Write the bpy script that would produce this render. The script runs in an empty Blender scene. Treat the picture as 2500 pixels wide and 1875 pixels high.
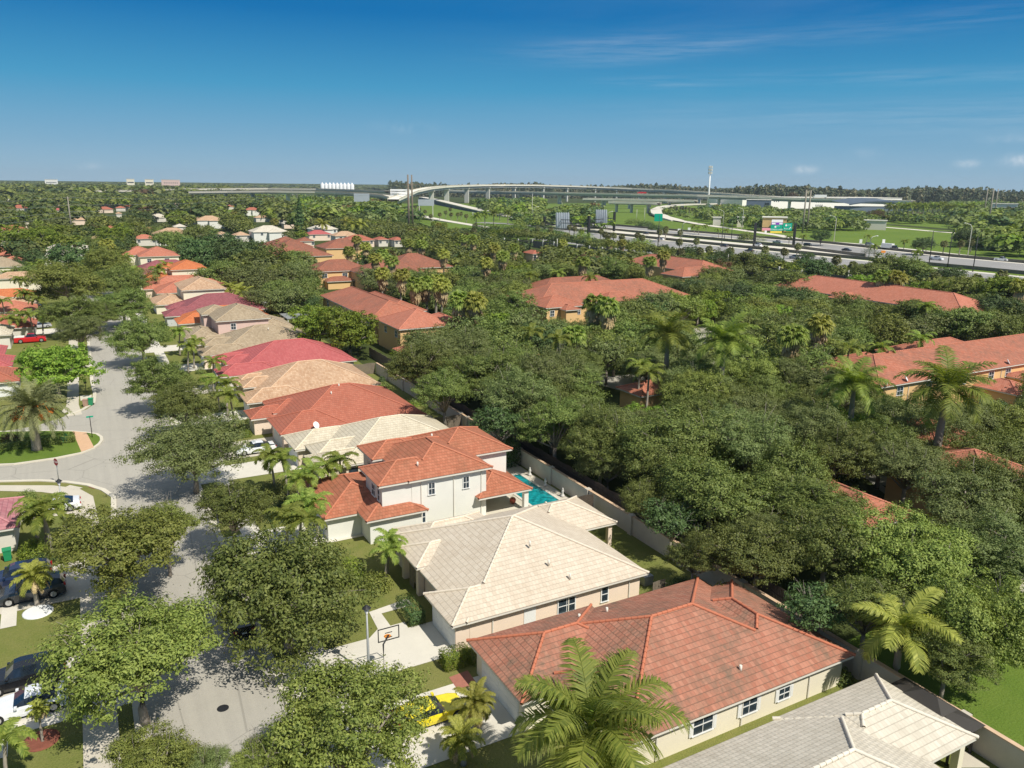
import bpy, math, random
import numpy as np
from mathutils import Matrix, Vector
# ---------------------------------------------------------------- camera
F=1915.;H=32.;YAW=math.radians(28.7);PIT=math.radians(14.2);ROL=math.radians(.66)
scene=bpy.context.scene
cd=bpy.data.cameras.new('camera'); cam=bpy.data.objects.new('camera',cd); scene.collection.objects.link(cam)
cd.sensor_width=36.; cd.lens=36.*F/2500.; cd.clip_start=.5; cd.clip_end=60000.
cam.matrix_world=Matrix.Translation((0,0,H))@Matrix.Rotation(-YAW,4,'Z')@Matrix.Rotation(math.pi/2-PIT,4,'X')@Matrix.Rotation(ROL,4,'Z')
scene.camera=cam
# ---------------------------------------------------------------- sky and sun
SUN_EL=math.radians(52); SUN_DIR=Vector((.30,-.955,0)).normalized()   # horizontal direction towards the sun
world=bpy.data.worlds.new('World'); scene.world=world; world.use_nodes=True
wn=world.node_tree; wn.nodes.clear()
sky=wn.nodes.new('ShaderNodeTexSky'); sky.sky_type='NISHITA'; sky.sun_disc=False
sky.sun_elevation=SUN_EL; sky.sun_rotation=math.atan2(SUN_DIR.x,SUN_DIR.y)
sky.air_density=1.0; sky.dust_density=.0; sky.ozone_density=2.5; sky.altitude=0
hs=wn.nodes.new('ShaderNodeHueSaturation'); hs.inputs['Saturation'].default_value=1.35; hs.inputs['Hue'].default_value=.485
# thin cirrus streaks, part of the sky itself
tc=wn.nodes.new('ShaderNodeTexCoord'); mp=wn.nodes.new('ShaderNodeMapping'); mp.inputs['Scale'].default_value=(1.2,1.2,14.)
mp.inputs['Rotation'].default_value=(0.05,-.06,0)
nz=wn.nodes.new('ShaderNodeTexNoise'); nz.inputs['Scale'].default_value=1.6; nz.inputs['Detail'].default_value=7; nz.inputs['Roughness'].default_value=.62; nz.inputs['Distortion'].default_value=.4
cr=wn.nodes.new('ShaderNodeValToRGB'); cr.color_ramp.elements[0].position=.47; cr.color_ramp.elements[1].position=.78
cr.color_ramp.elements[1].color=(.14,.14,.14,1)
mx=wn.nodes.new('ShaderNodeMixRGB'); mx.inputs[2].default_value=(5.2,6.0,6.8,1)
sx=wn.nodes.new('ShaderNodeSeparateXYZ'); mr=wn.nodes.new('ShaderNodeMapRange'); mr.inputs[1].default_value=.02; mr.inputs[2].default_value=.12; mr.inputs[3].default_value=.15
mr2=wn.nodes.new('ShaderNodeMapRange'); mr2.inputs[1].default_value=.35; mr2.inputs[2].default_value=.85
ml=wn.nodes.new('ShaderNodeMath'); ml.operation='MULTIPLY'; ml2=wn.nodes.new('ShaderNodeMath'); ml2.operation='MULTIPLY'
def wm(op,a,b=None,cl=False):
    n=wn.nodes.new('ShaderNodeMath'); n.operation=op; n.use_clamp=cl
    for i,v in ((0,a),(1,b)):
        if v is None: continue
        if isinstance(v,(int,float)): n.inputs[i].default_value=v
        else: wn.links.new(v,n.inputs[i])
    return n.outputs[0]
sy=wn.nodes.new('ShaderNodeSeparateXYZ'); wn.links.new(tc.outputs['Generated'],sy.inputs[0])
AZ=wm('ARCTAN2',sy.outputs['X'],sy.outputs['Y']); EL=wm('ARCSINE',sy.outputs['Z'])
n2=wn.nodes.new('ShaderNodeTexNoise'); n2.inputs['Scale'].default_value=38; n2.inputs['Detail'].default_value=6; n2.inputs['Roughness'].default_value=.65; wn.links.new(tc.outputs['Generated'],n2.inputs['Vector'])
m3=wn.nodes.new('ShaderNodeMapping'); m3.inputs['Scale'].default_value=(3,3,60); m3.inputs['Rotation'].default_value=(.03,-.05,0); wn.links.new(tc.outputs['Generated'],m3.inputs[0])
n3=wn.nodes.new('ShaderNodeTexNoise'); n3.inputs['Scale'].default_value=3.; n3.inputs['Detail'].default_value=8; n3.inputs['Roughness'].default_value=.68; wn.links.new(m3.outputs[0],n3.inputs['Vector'])
def dirof(dx,dy):
    a=dx*1.1302-1250.; b=dy*1.1302-937.5; u=a*math.cos(ROL)+b*math.sin(ROL); v=-a*math.sin(ROL)+b*math.cos(ROL)
    fx=F*math.cos(PIT)-v*math.sin(PIT); dz=-(F*math.sin(PIT)+v*math.cos(PIT)); return math.atan2(u*math.cos(YAW)+fx*math.sin(YAW),-u*math.sin(YAW)+fx*math.cos(YAW)), math.atan2(dz,math.hypot(u,fx))
tot=None
for (cx_,cy_,wx_,wy_,amp,slp,kind) in [(1290,98,200,16,.34,-.10,1),(1450,112,190,14,.42,-.09,1),(1435,180,100,9,.42,.02,1),(1900,60,300,22,.22,-.05,1),(1960,165,330,14,.28,.03,1),(1750,250,450,26,.16,.02,1),(2200,255,300,40,.2,0,1),(1740,366,17,7,.75,0,0),(2090,353,16,6,.75,0,0),(2200,345,24,9,.9,0,0),(194,358,16,7,.4,0,0),(875,275,50,10,.2,0,0),(1870,331,24,8,.15,0,0),(2175,300,40,8,.25,0,0)]:
    a0,e0=dirof(cx_,cy_); sa=wx_*1.13/F; se=wy_*1.13/F
    da=wm('SUBTRACT',AZ,a0); de=wm('SUBTRACT',wm('SUBTRACT',EL,e0),wm('MULTIPLY',da,-slp))
    q=wm('ADD',wm('POWER',wm('ABSOLUTE',wm('DIVIDE',da,sa)),2.),wm('POWER',wm('ABSOLUTE',wm('DIVIDE',de,se)),2.))
    g=wm('EXPONENT',wm('MULTIPLY',q,-1.)); nn_=(n3 if kind else n2).outputs[0]
    g=wm('MULTIPLY',wm('MULTIPLY',g,wm('MULTIPLY',wm('SUBTRACT',nn_,.36),3.2,True)),amp*(.42 if kind else 1)); tot=g if tot is None else wm('ADD',tot,g,True)
bg=wn.nodes.new('ShaderNodeBackground'); bg.inputs['Strength'].default_value=.09; wo=wn.nodes.new('ShaderNodeOutputWorld')
L=wn.links.new
L(tc.outputs['Generated'],mp.inputs[0]); L(mp.outputs[0],nz.inputs['Vector']); L(nz.outputs[0],cr.inputs[0])
L(tc.outputs['Generated'],sx.inputs[0]); L(sx.outputs['Z'],mr.inputs[0]); L(sx.outputs['X'],mr2.inputs[0])
L(cr.outputs[0],ml.inputs[0]); L(mr.outputs[0],ml.inputs[1]); L(ml.outputs[0],ml2.inputs[0]); L(mr2.outputs[0],ml2.inputs[1])

gr=wn.nodes.new('ShaderNodeValToRGB'); e=gr.color_ramp.elements
for p_,c_ in ((0.,(.30,.49,.66)),(.045,(.19,.41,.62)),(.11,(.055,.325,.58)),(.19,(.0,.165,.455)),(.32,(.02,.16,.42)),(.42,(.22,.30,.44)),(1.,(.34,.38,.44))):  # upper stops, outside the view, made brighter and whiter as added fill light
    el=e[0] if p_==0 else (e[-1] if p_==1. else e.new(p_)); el.position=p_; el.color=(*c_,1)
gs=wn.nodes.new('ShaderNodeVectorMath'); gs.operation='SCALE'; gs.inputs['Scale'].default_value=8.6
gm=wn.nodes.new('ShaderNodeMixRGB'); gm.inputs[0].default_value=.94
L(sx.outputs['Z'],gr.inputs[0]); L(gr.outputs[0],gs.inputs[0]); L(sky.outputs[0],hs.inputs['Color']); L(hs.outputs[0],gm.inputs[1]); L(gs.outputs[0],gm.inputs[2]); L(gm.outputs[0],mx.inputs[1]); L(ml2.outputs[0],mx.inputs[0]); mxb=wn.nodes.new('ShaderNodeMixRGB'); mxb.inputs[2].default_value=(6.6,7.2,7.8,1); L(tot,mxb.inputs[0]); L(mx.outputs[0],mxb.inputs[1]); L(mxb.outputs[0],bg.inputs[0]); L(bg.outputs[0],wo.inputs[0])
sd=bpy.data.lights.new('sun','SUN'); sd.energy=4.2; sd.angle=math.radians(.53); sd.color=(1.,.955,.85)
so=bpy.data.objects.new('sun',sd); scene.collection.objects.link(so)
sv=Vector((SUN_DIR.x*math.cos(SUN_EL),SUN_DIR.y*math.cos(SUN_EL),math.sin(SUN_EL)))
so.rotation_euler=sv.to_track_quat('Z','Y').to_euler(); so.location=(0,-50,120)
vs=scene.view_settings; vs.view_transform='Standard'; vs.look='None'; vs.exposure=.29; vs.gamma=1; vs.use_curve_mapping=False
HAZE=.00007
scene.render.engine='CYCLES'; scene.cycles.max_bounces=6; scene.cycles.diffuse_bounces=3; scene.cycles.glossy_bounces=2; scene.cycles.transmission_bounces=3; scene.cycles.transparent_max_bounces=4; scene.cycles.volume_bounces=0
scene.cycles.caustics_reflective=False; scene.cycles.caustics_refractive=False
col=scene.collection
rnd=random.Random(7)
# ---------------------------------------------------------------- helpers
FR={'P':(0,0,1.),'D':(0,0,1.1302),'z4':(800,1000,.36166),'z3':(450,1400,.33906),'z5':(1100,1400,.33906),'z6':(1800,1250,.37675),
 'zl':(0,800,.28933),'zb':(600,800,.28933),'t1':(0,400,.28933),'t2':(600,400,.28933),'z12':(1200,400,.29837),'z14':(1840,400,.29837),
 'zr':(1200,800,.29837),'z18':(1840,800,.29837),'h1':(900,420,.18083),'h2':(1250,420,.18083),'h3':(1600,440,.18083),'h4':(1950,440,.24864),
 'fl':(0,420,.22604),'fm':(450,420,.22604),'za':(0,1200,.24108),'zc':(0,1500,.22604),'q':(0,600,.12658)}
def ray(f,x,y):
    ox,oy,s=FR[f]; a=ox+x*s-1250.; b=oy+y*s-937.5
    u=a*math.cos(ROL)+b*math.sin(ROL); v=-a*math.sin(ROL)+b*math.cos(ROL)
    fx=F*math.cos(PIT)-v*math.sin(PIT); dz=-(F*math.sin(PIT)+v*math.cos(PIT))
    return (u*math.cos(YAW)+fx*math.sin(YAW), -u*math.sin(YAW)+fx*math.cos(YAW), dz)
def G(f,x,y,h=0.):
    """ground position (at height h) seen in the photograph at a point of one of its enlarged crops"""
    r=ray(f,x,y); t=(h-H)/r[2]; return (r[0]*t,r[1]*t)
def GD(f,x,y,d):
    """point at horizontal distance d along that sight line"""
    r=ray(f,x,y); t=d/math.hypot(r[0],r[1]); return (r[0]*t,r[1]*t,H+r[2]*t)
class MB:
    def __init__(s): s.v=[];s.f=[];s.m=[];s.uv=[];s.sm=[]
    def poly(s,pts,mi=0,uv=None,smooth=False):
        n=len(s.v); s.v+=[tuple(p) for p in pts]; s.f.append(tuple(range(n,n+len(pts)))); s.m.append(mi); s.uv.append(uv); s.sm.append(smooth)
    def box(s,x0,x1,y0,y1,z0,z1,mi=0):
        if x0>x1:x0,x1=x1,x0
        if y0>y1:y0,y1=y1,y0
        P=[(x0,y0,z0),(x1,y0,z0),(x1,y1,z0),(x0,y1,z0),(x0,y0,z1),(x1,y0,z1),(x1,y1,z1),(x0,y1,z1)]
        for q in ((0,3,2,1),(4,5,6,7),(0,1,5,4),(1,2,6,5),(2,3,7,6),(3,0,4,7)): s.poly([P[i] for i in q],mi)
    def prism(s,pts,z0,z1,mi=0,bottom=False):
        a=sum(pts[i][0]*pts[(i+1)%len(pts)][1]-pts[(i+1)%len(pts)][0]*pts[i][1] for i in range(len(pts)))
        if a<0: pts=pts[::-1]
        s.poly([(x,y,z1) for x,y in pts],mi)
        if bottom: s.poly([(x,y,z0) for x,y in pts[::-1]],mi)
        for i in range(len(pts)):
            a,b=pts[i],pts[(i+1)%len(pts)]; s.poly([(*a,z0),(*b,z0),(*b,z1),(*a,z1)],mi)
    def tube(s,path,rad,n=8,mi=0,cap=True,smooth=True):
        path=[Vector(p) for p in path]
        if not hasattr(rad,'__len__'): rad=[rad]*len(path)
        rings=[]
        for i,p in enumerate(path):
            d=(path[min(i+1,len(path)-1)]-path[max(i-1,0)]).normalized()
            a=d.cross(Vector((0,0,1)));
            if a.length<.05: a=d.cross(Vector((1,0,0)))
            a.normalize(); b=d.cross(a)
            base=len(s.v)
            for k in range(n):
                t=2*math.pi*k/n; s.v.append(tuple(p+(a*math.cos(t)+b*math.sin(t))*rad[i]))
            rings.append(base)
        for i in range(len(rings)-1):
            for k in range(n):
                s.f.append((rings[i]+k,rings[i]+(k+1)%n,rings[i+1]+(k+1)%n,rings[i+1]+k)); s.m.append(mi); s.uv.append(None); s.sm.append(smooth)
        if cap:
            for r,fl in ((rings[0],1),(rings[-1],0)):
                q=list(range(r,r+n)); q=q[::-1] if fl else q
                s.f.append(tuple(q)); s.m.append(mi); s.uv.append(None); s.sm.append(False)
    def lathe(s,c,prof,n=16,mi=0):
        rings=[]
        for r,z in prof:
            b=len(s.v); rings.append(b)
            for k in range(n): t=2*math.pi*k/n; s.v.append((c[0]+r*math.cos(t),c[1]+r*math.sin(t),c[2]+z))
        for i in range(len(rings)-1):
            for k in range(n): s.f.append((rings[i]+k,rings[i]+(k+1)%n,rings[i+1]+(k+1)%n,rings[i+1]+k)); s.m.append(mi); s.uv.append(None); s.sm.append(True)
        s.f.append(tuple(range(rings[-1],rings[-1]+n))); s.m.append(mi); s.uv.append(None); s.sm.append(False)
    def mesh(s,name,mats):
        me=bpy.data.meshes.new(name); me.from_pydata(s.v,[],s.f)
        for m in (mats if isinstance(mats,(list,tuple)) else [mats]): me.materials.append(m)
        me.polygons.foreach_set('material_index',s.m); me.polygons.foreach_set('use_smooth',s.sm)
        if any(u is not None for u in s.uv):
            ul=me.uv_layers.new(name='UVMap'); fl=[]
            for f,u in zip(s.f,s.uv): fl+= [c for p in (u if u else [(0,0)]*len(f)) for c in p]
            ul.data.foreach_set('uv',fl)
        me.update(); return me
    def build(s,name,mats,parent=None,loc=None,rz=0):
        o=bpy.data.objects.new(name,s.mesh(name,mats)); col.objects.link(o)
        if parent: o.parent=parent
        if loc: o.location=loc
        if rz: o.rotation_euler[2]=rz
        return o
def tag(o,label=None,cat=None,group=None,kind=None):
    if label: o['label']=label
    if cat: o['category']=cat
    if group: o['group']=group
    if kind: o['kind']=kind
    return o
def empty(name,loc=(0,0,0),rz=0,label=None,cat=None,group=None):
    o=bpy.data.objects.new(name,None); col.objects.link(o); o.location=loc; o.rotation_euler[2]=rz; o.empty_display_size=.3
    return tag(o,label,cat,group)
KIDS={}
def copy_tree(o,parent=None):
    c=o.copy(); col.objects.link(c)
    if parent: c.parent=parent
    for ch in list(o.children): copy_tree(ch,c)
    return c
def npmesh(name,verts,quads,mats,mi=None,tris=False):
    me=bpy.data.meshes.new(name); k=3 if tris else 4
    me.vertices.add(len(verts)); me.vertices.foreach_set('co',np.asarray(verts,dtype=np.float32).ravel())
    nf=len(quads); me.loops.add(nf*k); me.loops.foreach_set('vertex_index',np.asarray(quads,dtype=np.int32).ravel())
    me.polygons.add(nf); me.polygons.foreach_set('loop_start',np.arange(0,nf*k,k,dtype=np.int32)); me.polygons.foreach_set('loop_total',np.full(nf,k,dtype=np.int32))
    for m in mats: me.materials.append(m)
    if mi is not None: me.polygons.foreach_set('material_index',np.asarray(mi,dtype=np.int32))
    me.update(calc_edges=True); return me
# ---------------------------------------------------------------- materials
def nt(name,rough=.8,spec=.3):
    m=bpy.data.materials.new(name); m.use_nodes=True; t=m.node_tree; b=t.nodes['Principled BSDF']
    b.inputs['Roughness'].default_value=rough; b.inputs['Specular IOR Level'].default_value=spec; return m,t,b
def N(t,typ,**k):
    n=t.nodes.new('ShaderNode'+typ)
    for a,v in k.items():
        if a.startswith('i_'): n.inputs[a[2:].replace('_',' ')].default_value=v
        else: setattr(n,a,v)
    return n
def noise(t,scale,detail=4,rough=.55,coord='Object',vec=None):
    n=N(t,'TexNoise'); n.inputs['Scale'].default_value=scale; n.inputs['Detail'].default_value=detail; n.inputs['Roughness'].default_value=rough
    if vec is None:
        if coord=='World': g=N(t,'NewGeometry'); vec=g.outputs['Position']
        else: g=N(t,'TexCoord'); vec=g.outputs[coord]
    t.links.new(vec,n.inputs['Vector']); return n.outputs['Fac']
def ramp(t,fac,stops):
    r=N(t,'ValToRGB'); e=r.color_ramp.elements
    while len(e)<len(stops): e.new(.5)
    for el,(p,c) in zip(e,stops): el.position=p; el.color=(*c,1) if len(c)==3 else c
    t.links.new(fac,r.inputs[0]); return r.outputs[0]
def mixc(t,fac,a,b,mode='MIX'):
    m=N(t,'MixRGB',blend_type=mode)
    for i,v in ((0,fac),(1,a),(2,b)):
        if hasattr(v,'is_output') or isinstance(v,bpy.types.NodeSocket): t.links.new(v,m.inputs[i])
        else: m.inputs[i].default_value=v if i==0 else ((*v,1) if len(v)==3 else v)
    return m.outputs[0]
def math_(t,op,a,b=None,clamp=False):
    m=N(t,'Math',operation=op,use_clamp=clamp)
    for i,v in ((0,a),(1,b)):
        if v is None: continue
        if isinstance(v,(int,float)): m.inputs[i].default_value=v
        else: t.links.new(v,m.inputs[i])
    return m.outputs[0]
def bump(t,b,h,strength=.5,dist=.05):
    n=N(t,'Bump'); n.inputs['Strength'].default_value=strength; n.inputs['Distance'].default_value=dist
    t.links.new(h,n.inputs['Height']); t.links.new(n.outputs[0],b.inputs['Normal'])
def S(c,k): return tuple(min(1,v*k) for v in c)
def plain(name,c,rough=.8,spec=.3,var=.12,scale=1.5,metal=0,coord='World',bmp=0,fine=30):
    m,t,b=nt(name,rough,spec); b.inputs['Metallic'].default_value=metal
    f=noise(t,scale,5,.6,coord); f2=noise(t,fine,2,.5,coord)
    c1=ramp(t,f,[(.3,S(c,1-var)),(.7,S(c,1+var))]); c2=mixc(t,.5*min(1,var*4),c1,ramp(t,f2,[(.3,S(c,.8)),(.7,S(c,1.15))]))
    t.links.new(c2,b.inputs['Base Color'])
    if bmp: bump(t,b,f2,bmp,.02)
    return m
def tile_mat(name,c,c2,dirt,dirt_amt=.5,row=.4,colw=.28,line=.45,cap=False):
    """concrete roof tiles: UV is metres along the eave / up the slope"""
    m,t,b=nt(name,.75,.25)
    uv=N(t,'UVMap'); sp=N(t,'SeparateXYZ'); t.links.new(uv.outputs[0],sp.inputs[0])
    v=math_(t,'DIVIDE',sp.outputs[1],row); r=math_(t,'FLOOR',v); fr=math_(t,'FRACT',v)
    off=math_(t,'MULTIPLY',math_(t,'MODULO',r,2.),.5)
    u=math_(t,'ADD',math_(t,'DIVIDE',sp.outputs[0],colw),off); cu=math_(t,'FLOOR',u); fu=math_(t,'FRACT',u)
    cb=N(t,'CombineXYZ'); t.links.new(cu,cb.inputs[0]); t.links.new(r,cb.inputs[1])
    wn_=N(t,'TexWhiteNoise'); wn_.noise_dimensions='2D'; t.links.new(cb.outputs[0],wn_.inputs['Vector'])
    col1=mixc(t,wn_.outputs['Value'],c,c2)
    n1=noise(t,.22,5,.6,'World'); n2=noise(t,1.6,6,.7,'World')
    d=math_(t,'MULTIPLY',ramp(t,n1,[(.38,(0,0,0)),(.6,(1,1,1))]),ramp(t,n2,[(.35,(0,0,0)),(.7,(1,1,1))]))
    col2=mixc(t,math_(t,'MULTIPLY',d,dirt_amt,True),col1,dirt)
    # streaks run down the slope
    mp=N(t,'Mapping'); mp.inputs['Scale'].default_value=(2.2,.25,1); t.links.new(uv.outputs[0],mp.inputs[0])
    ns=noise(t,1.3,4,.6,vec=mp.outputs[0]); st=ramp(t,ns,[(.5,(0,0,0)),(.72,(1,1,1))])
    col3=mixc(t,math_(t,'MULTIPLY',st,dirt_amt*.5,True),col2,dirt)
    # overlap joint between courses and thin joint between tiles
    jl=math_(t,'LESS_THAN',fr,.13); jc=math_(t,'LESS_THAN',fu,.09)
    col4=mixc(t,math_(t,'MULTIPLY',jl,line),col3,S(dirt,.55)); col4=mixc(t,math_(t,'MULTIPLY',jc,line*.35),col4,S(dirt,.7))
    t.links.new(col4,b.inputs['Base Color'])
    hgt=math_(t,'ADD',math_(t,'MULTIPLY',math_(t,'SUBTRACT',1.,fr),.6),math_(t,'MULTIPLY',math_(t,'SINE',math_(t,'MULTIPLY',u,6.2832)),.5))
    bump(t,b,hgt,.55,.035)
    return m
def glassy(name,c=(.03,.045,.06)):
    m,t,b=nt(name,.08,.6); f=noise(t,2.,2,.5,'World'); t.links.new(ramp(t,f,[(.3,S(c,.6)),(.7,S(c,1.5))]),b.inputs['Base Color']); return m
def leafm(name,c1,c2,c3,trans=.22,hue=.016):
    m,t,b=nt(name,.55,.25)
    g=N(t,'NewGeometry'); oi=N(t,'ObjectInfo')
    f=noise(t,.55,3,.6,'World')
    a=ramp(t,g.outputs['Random Per Island'],[(0,c1),(.55,c2),(1,c3)])
    a=mixc(t,math_(t,'MULTIPLY',ramp(t,f,[(.35,(0,0,0)),(.7,(1,1,1))]),.5),a,c3)
    h=N(t,'HueSaturation'); t.links.new(a,h.inputs['Color'])
    t.links.new(math_(t,'ADD',math_(t,'MULTIPLY',oi.outputs['Random'],hue*2),.5-hue),h.inputs['Hue'])
    t.links.new(math_(t,'ADD',math_(t,'MULTIPLY',oi.outputs['Random'],.5),.75),h.inputs['Value'])
    h.inputs['Saturation'].default_value=.95
    t.links.new(h.outputs[0],b.inputs['Base Color'])
    tr=N(t,'BsdfTranslucent'); t.links.new(mixc(t,1.,h.outputs[0],(1.25,1.3,.5),'MULTIPLY'),tr.inputs['Color'])
    ms=N(t,'MixShader'); ms.inputs[0].default_value=trans; out=t.nodes['Material Output']
    t.links.new(b.outputs[0],ms.inputs[1]); t.links.new(tr.outputs[0],ms.inputs[2]); t.links.new(ms.outputs[0],out.inputs[0]); return m
M={}
M['asphalt']=plain('asphalt',(.46,.43,.375),.9,.2,.06,.12,fine=6)
m,t,b=nt('street_asphalt',.9,.2)
f1=noise(t,.10,5,.6,'World'); f2=noise(t,1.1,5,.7,'World'); f3=noise(t,14,3,.6,'World')
mp_=N(t,'Mapping'); mp_.inputs['Scale'].default_value=(1.6,.06,1); g_=N(t,'NewGeometry'); t.links.new(g_.outputs['Position'],mp_.inputs[0]); f4=noise(t,1.,4,.6,vec=mp_.outputs[0])
vo=N(t,'TexVoronoi'); vo.feature='DISTANCE_TO_EDGE'; vo.inputs['Scale'].default_value=.16; t.links.new(g_.outputs['Position'],vo.inputs['Vector'])
c=ramp(t,f1,[(.3,(.36,.335,.285)),(.7,(.43,.40,.345))]); c=mixc(t,.5,c,ramp(t,f2,[(.3,(.33,.31,.27)),(.7,(.46,.43,.37))])); c=mixc(t,.4,c,ramp(t,f4,[(.35,(.33,.305,.27)),(.65,(.45,.42,.36))])); c=mixc(t,.35,c,ramp(t,f3,[(.3,(.30,.28,.24)),(.7,(.50,.47,.41))]))
c=mixc(t,math_(t,'MULTIPLY',math_(t,'LESS_THAN',vo.outputs['Distance'],.006),.35),c,(.16,.15,.13))
t.links.new(c,b.inputs['Base Color']); M['asphalt']=m
M['concrete']=plain('concrete',(.56,.51,.42),.9,.2,.07,.4,fine=12)
M['concrete2']=plain('concrete_white',(.63,.59,.51),.9,.2,.07,.5,fine=12)
M['kerb']=plain('kerb',(.62,.57,.47),.9,.2,.08,.8)
M['brick']=plain('paver_brick',(.62,.40,.25),.9,.2,.08,3.)
M['brick_red']=plain('paver_red',(.36,.15,.11),.9,.2,.15,4.)
M['hwy']=plain('highway_asphalt',(.30,.29,.28),.9,.2,.10,.05,fine=1.5)
M['hwyl']=plain('highway_concrete',(.66,.61,.52),.9,.2,.08,.05,fine=1.5)
M['dark_barrier']=plain('dark_barrier',(.17,.155,.135),.9,.2,.2,.3)
M['bridge']=plain('bridge_concrete',(.82,.77,.66),.9,.2,.08,.05)
M['pier']=plain('pier_concrete',(.62,.60,.54),.9,.2,.06,.05)
M['water']=glassy('pool_water',(.01,.24,.26)); M['water'].node_tree.nodes['Principled BSDF'].inputs['Roughness'].default_value=.05
m,t,b=nt('lawn_grass',.95,.1)
f1=noise(t,.07,5,.6,'World'); f2=noise(t,.6,5,.7,'World'); f3=noise(t,9,3,.6,'World')
c=ramp(t,f1,[(.3,(.13,.165,.035)),(.5,(.20,.205,.055)),(.7,(.30,.24,.10))])
c=mixc(t,.45,c,ramp(t,f2,[(.3,(.10,.15,.03)),(.7,(.30,.25,.11))])); c=mixc(t,.35,c,ramp(t,f3,[(.3,(.05,.085,.014)),(.75,(.24,.26,.07))]))
t.links.new(c,b.inputs['Base Color']); bump(t,b,f3,.8,.08); M['grass']=m
m,t,b=nt('mown_grass',.95,.1)
f1=noise(t,.03,5,.6,'World'); f2=noise(t,.3,5,.7,'World'); f3=noise(t,7,3,.6,'World')
c=ramp(t,f1,[(.3,(.09,.17,.02)),(.7,(.16,.23,.035))]); c=mixc(t,.4,c,ramp(t,f2,[(.3,(.08,.14,.02)),(.7,(.19,.23,.05))])); c=mixc(t,.25,c,ramp(t,f3,[(.3,(.05,.09,.015)),(.75,(.22,.28,.06))]))
t.links.new(c,b.inputs['Base Color']); bump(t,b,f3,.8,.08); M['grass2']=m
m,t,b=nt('undergrowth',.95,.1)
f1=noise(t,.02,5,.6,'World'); f2=noise(t,.25,5,.7,'World')
c=ramp(t,f1,[(.3,(.035,.055,.016)),(.7,(.07,.09,.025))]); c=mixc(t,.5,c,ramp(t,f2,[(.3,(.025,.04,.012)),(.7,(.10,.11,.035))]))
t.links.new(c,b.inputs['Base Color']); M['under']=m
M['oak']=leafm('oak_leaves',(.068,.106,.020),(.138,.186,.036),(.245,.280,.064))
M['oakg']=leafm('greyish_oak_leaves',(.078,.110,.030),(.148,.186,.050),(.240,.270,.086))
M['oaky']=leafm('yellow_green_leaves',(.090,.130,.018),(.185,.235,.036),(.31,.34,.07))
M['brt']=leafm('bright_leaves',(.075,.14,.012),(.17,.26,.022),(.30,.38,.035),.3)
M['dark']=leafm('dark_leaves',(.032,.068,.018),(.064,.115,.029),(.115,.165,.047),.15)
M['red_leaf']=leafm('reddish_leaves',(.10,.05,.02),(.16,.08,.03),(.12,.10,.03))
M['palm']=leafm('palm_fronds',(.085,.145,.018),(.19,.26,.032),(.34,.38,.07),.35)
M['palmy']=leafm('yellow_palm_fronds',(.14,.17,.02),(.28,.29,.04),(.42,.40,.08),.35)
M['datep']=leafm('date_palm_fronds',(.14,.175,.065),(.26,.30,.12),(.38,.40,.17),.2)
M['dead']=leafm('dead_fronds',(.26,.17,.08),(.42,.30,.15),(.55,.41,.23),.15,.01)
M['bark']=plain('bark',(.30,.26,.22),.95,.1,.25,3.,coord='Object')
M['palmbark']=plain('palm_bark',(.33,.29,.24),.95,.1,.2,2.,coord='Object')
M['white_paint']=plain('white_paint',(.80,.80,.78),.5,.4,.03,.6)
M['trim']=plain('cream_trim',(.72,.68,.60),.7,.3,.04,.6)
M['dtrim']=plain('dark_trim',(.05,.045,.04),.7,.3,.1,1.)
M['glass']=glassy('window_glass')
M['metal']=plain('grey_metal',(.35,.36,.36),.5,.5,.08,1.,metal=.3)
M['black']=plain('black_metal',(.02,.02,.022),.5,.4,.2,2.)
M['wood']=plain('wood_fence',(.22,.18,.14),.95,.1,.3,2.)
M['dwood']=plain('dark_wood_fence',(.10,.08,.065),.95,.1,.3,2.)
M['pole']=plain('wood_pole',(.30,.27,.22),.95,.1,.15,.6)
M['wallb']=plain('boundary_wall',(.56,.50,.42),.9,.2,.12,.5)
M['wallcap']=plain('wall_cap',(.60,.42,.28),.9,.2,.1,1.)
M['mulch']=plain('mulch',(.22,.08,.055),.95,.1,.3,4.)
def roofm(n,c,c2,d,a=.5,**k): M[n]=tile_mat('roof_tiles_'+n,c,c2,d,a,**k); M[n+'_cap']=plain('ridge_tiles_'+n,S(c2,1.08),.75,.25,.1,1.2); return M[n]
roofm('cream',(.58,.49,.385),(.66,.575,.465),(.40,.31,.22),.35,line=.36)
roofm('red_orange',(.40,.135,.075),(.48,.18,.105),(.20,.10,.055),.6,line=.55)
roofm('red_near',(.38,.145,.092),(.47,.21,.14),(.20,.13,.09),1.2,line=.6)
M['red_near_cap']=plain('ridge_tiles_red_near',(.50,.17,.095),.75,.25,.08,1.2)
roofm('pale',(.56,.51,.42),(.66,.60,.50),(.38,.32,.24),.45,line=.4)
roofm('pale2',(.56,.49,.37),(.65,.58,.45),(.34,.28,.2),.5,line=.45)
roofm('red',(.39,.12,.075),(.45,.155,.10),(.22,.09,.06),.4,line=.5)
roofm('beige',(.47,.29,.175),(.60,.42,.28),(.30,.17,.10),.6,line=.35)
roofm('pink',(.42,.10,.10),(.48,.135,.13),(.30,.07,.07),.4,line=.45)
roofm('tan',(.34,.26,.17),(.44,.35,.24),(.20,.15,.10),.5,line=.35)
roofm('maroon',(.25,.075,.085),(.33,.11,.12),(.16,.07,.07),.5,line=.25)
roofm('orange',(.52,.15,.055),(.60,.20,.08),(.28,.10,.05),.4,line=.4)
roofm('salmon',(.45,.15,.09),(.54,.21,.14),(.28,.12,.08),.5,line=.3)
roofm('brownred',(.29,.10,.06),(.36,.14,.09),(.15,.085,.06),.9,line=.3)
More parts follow.
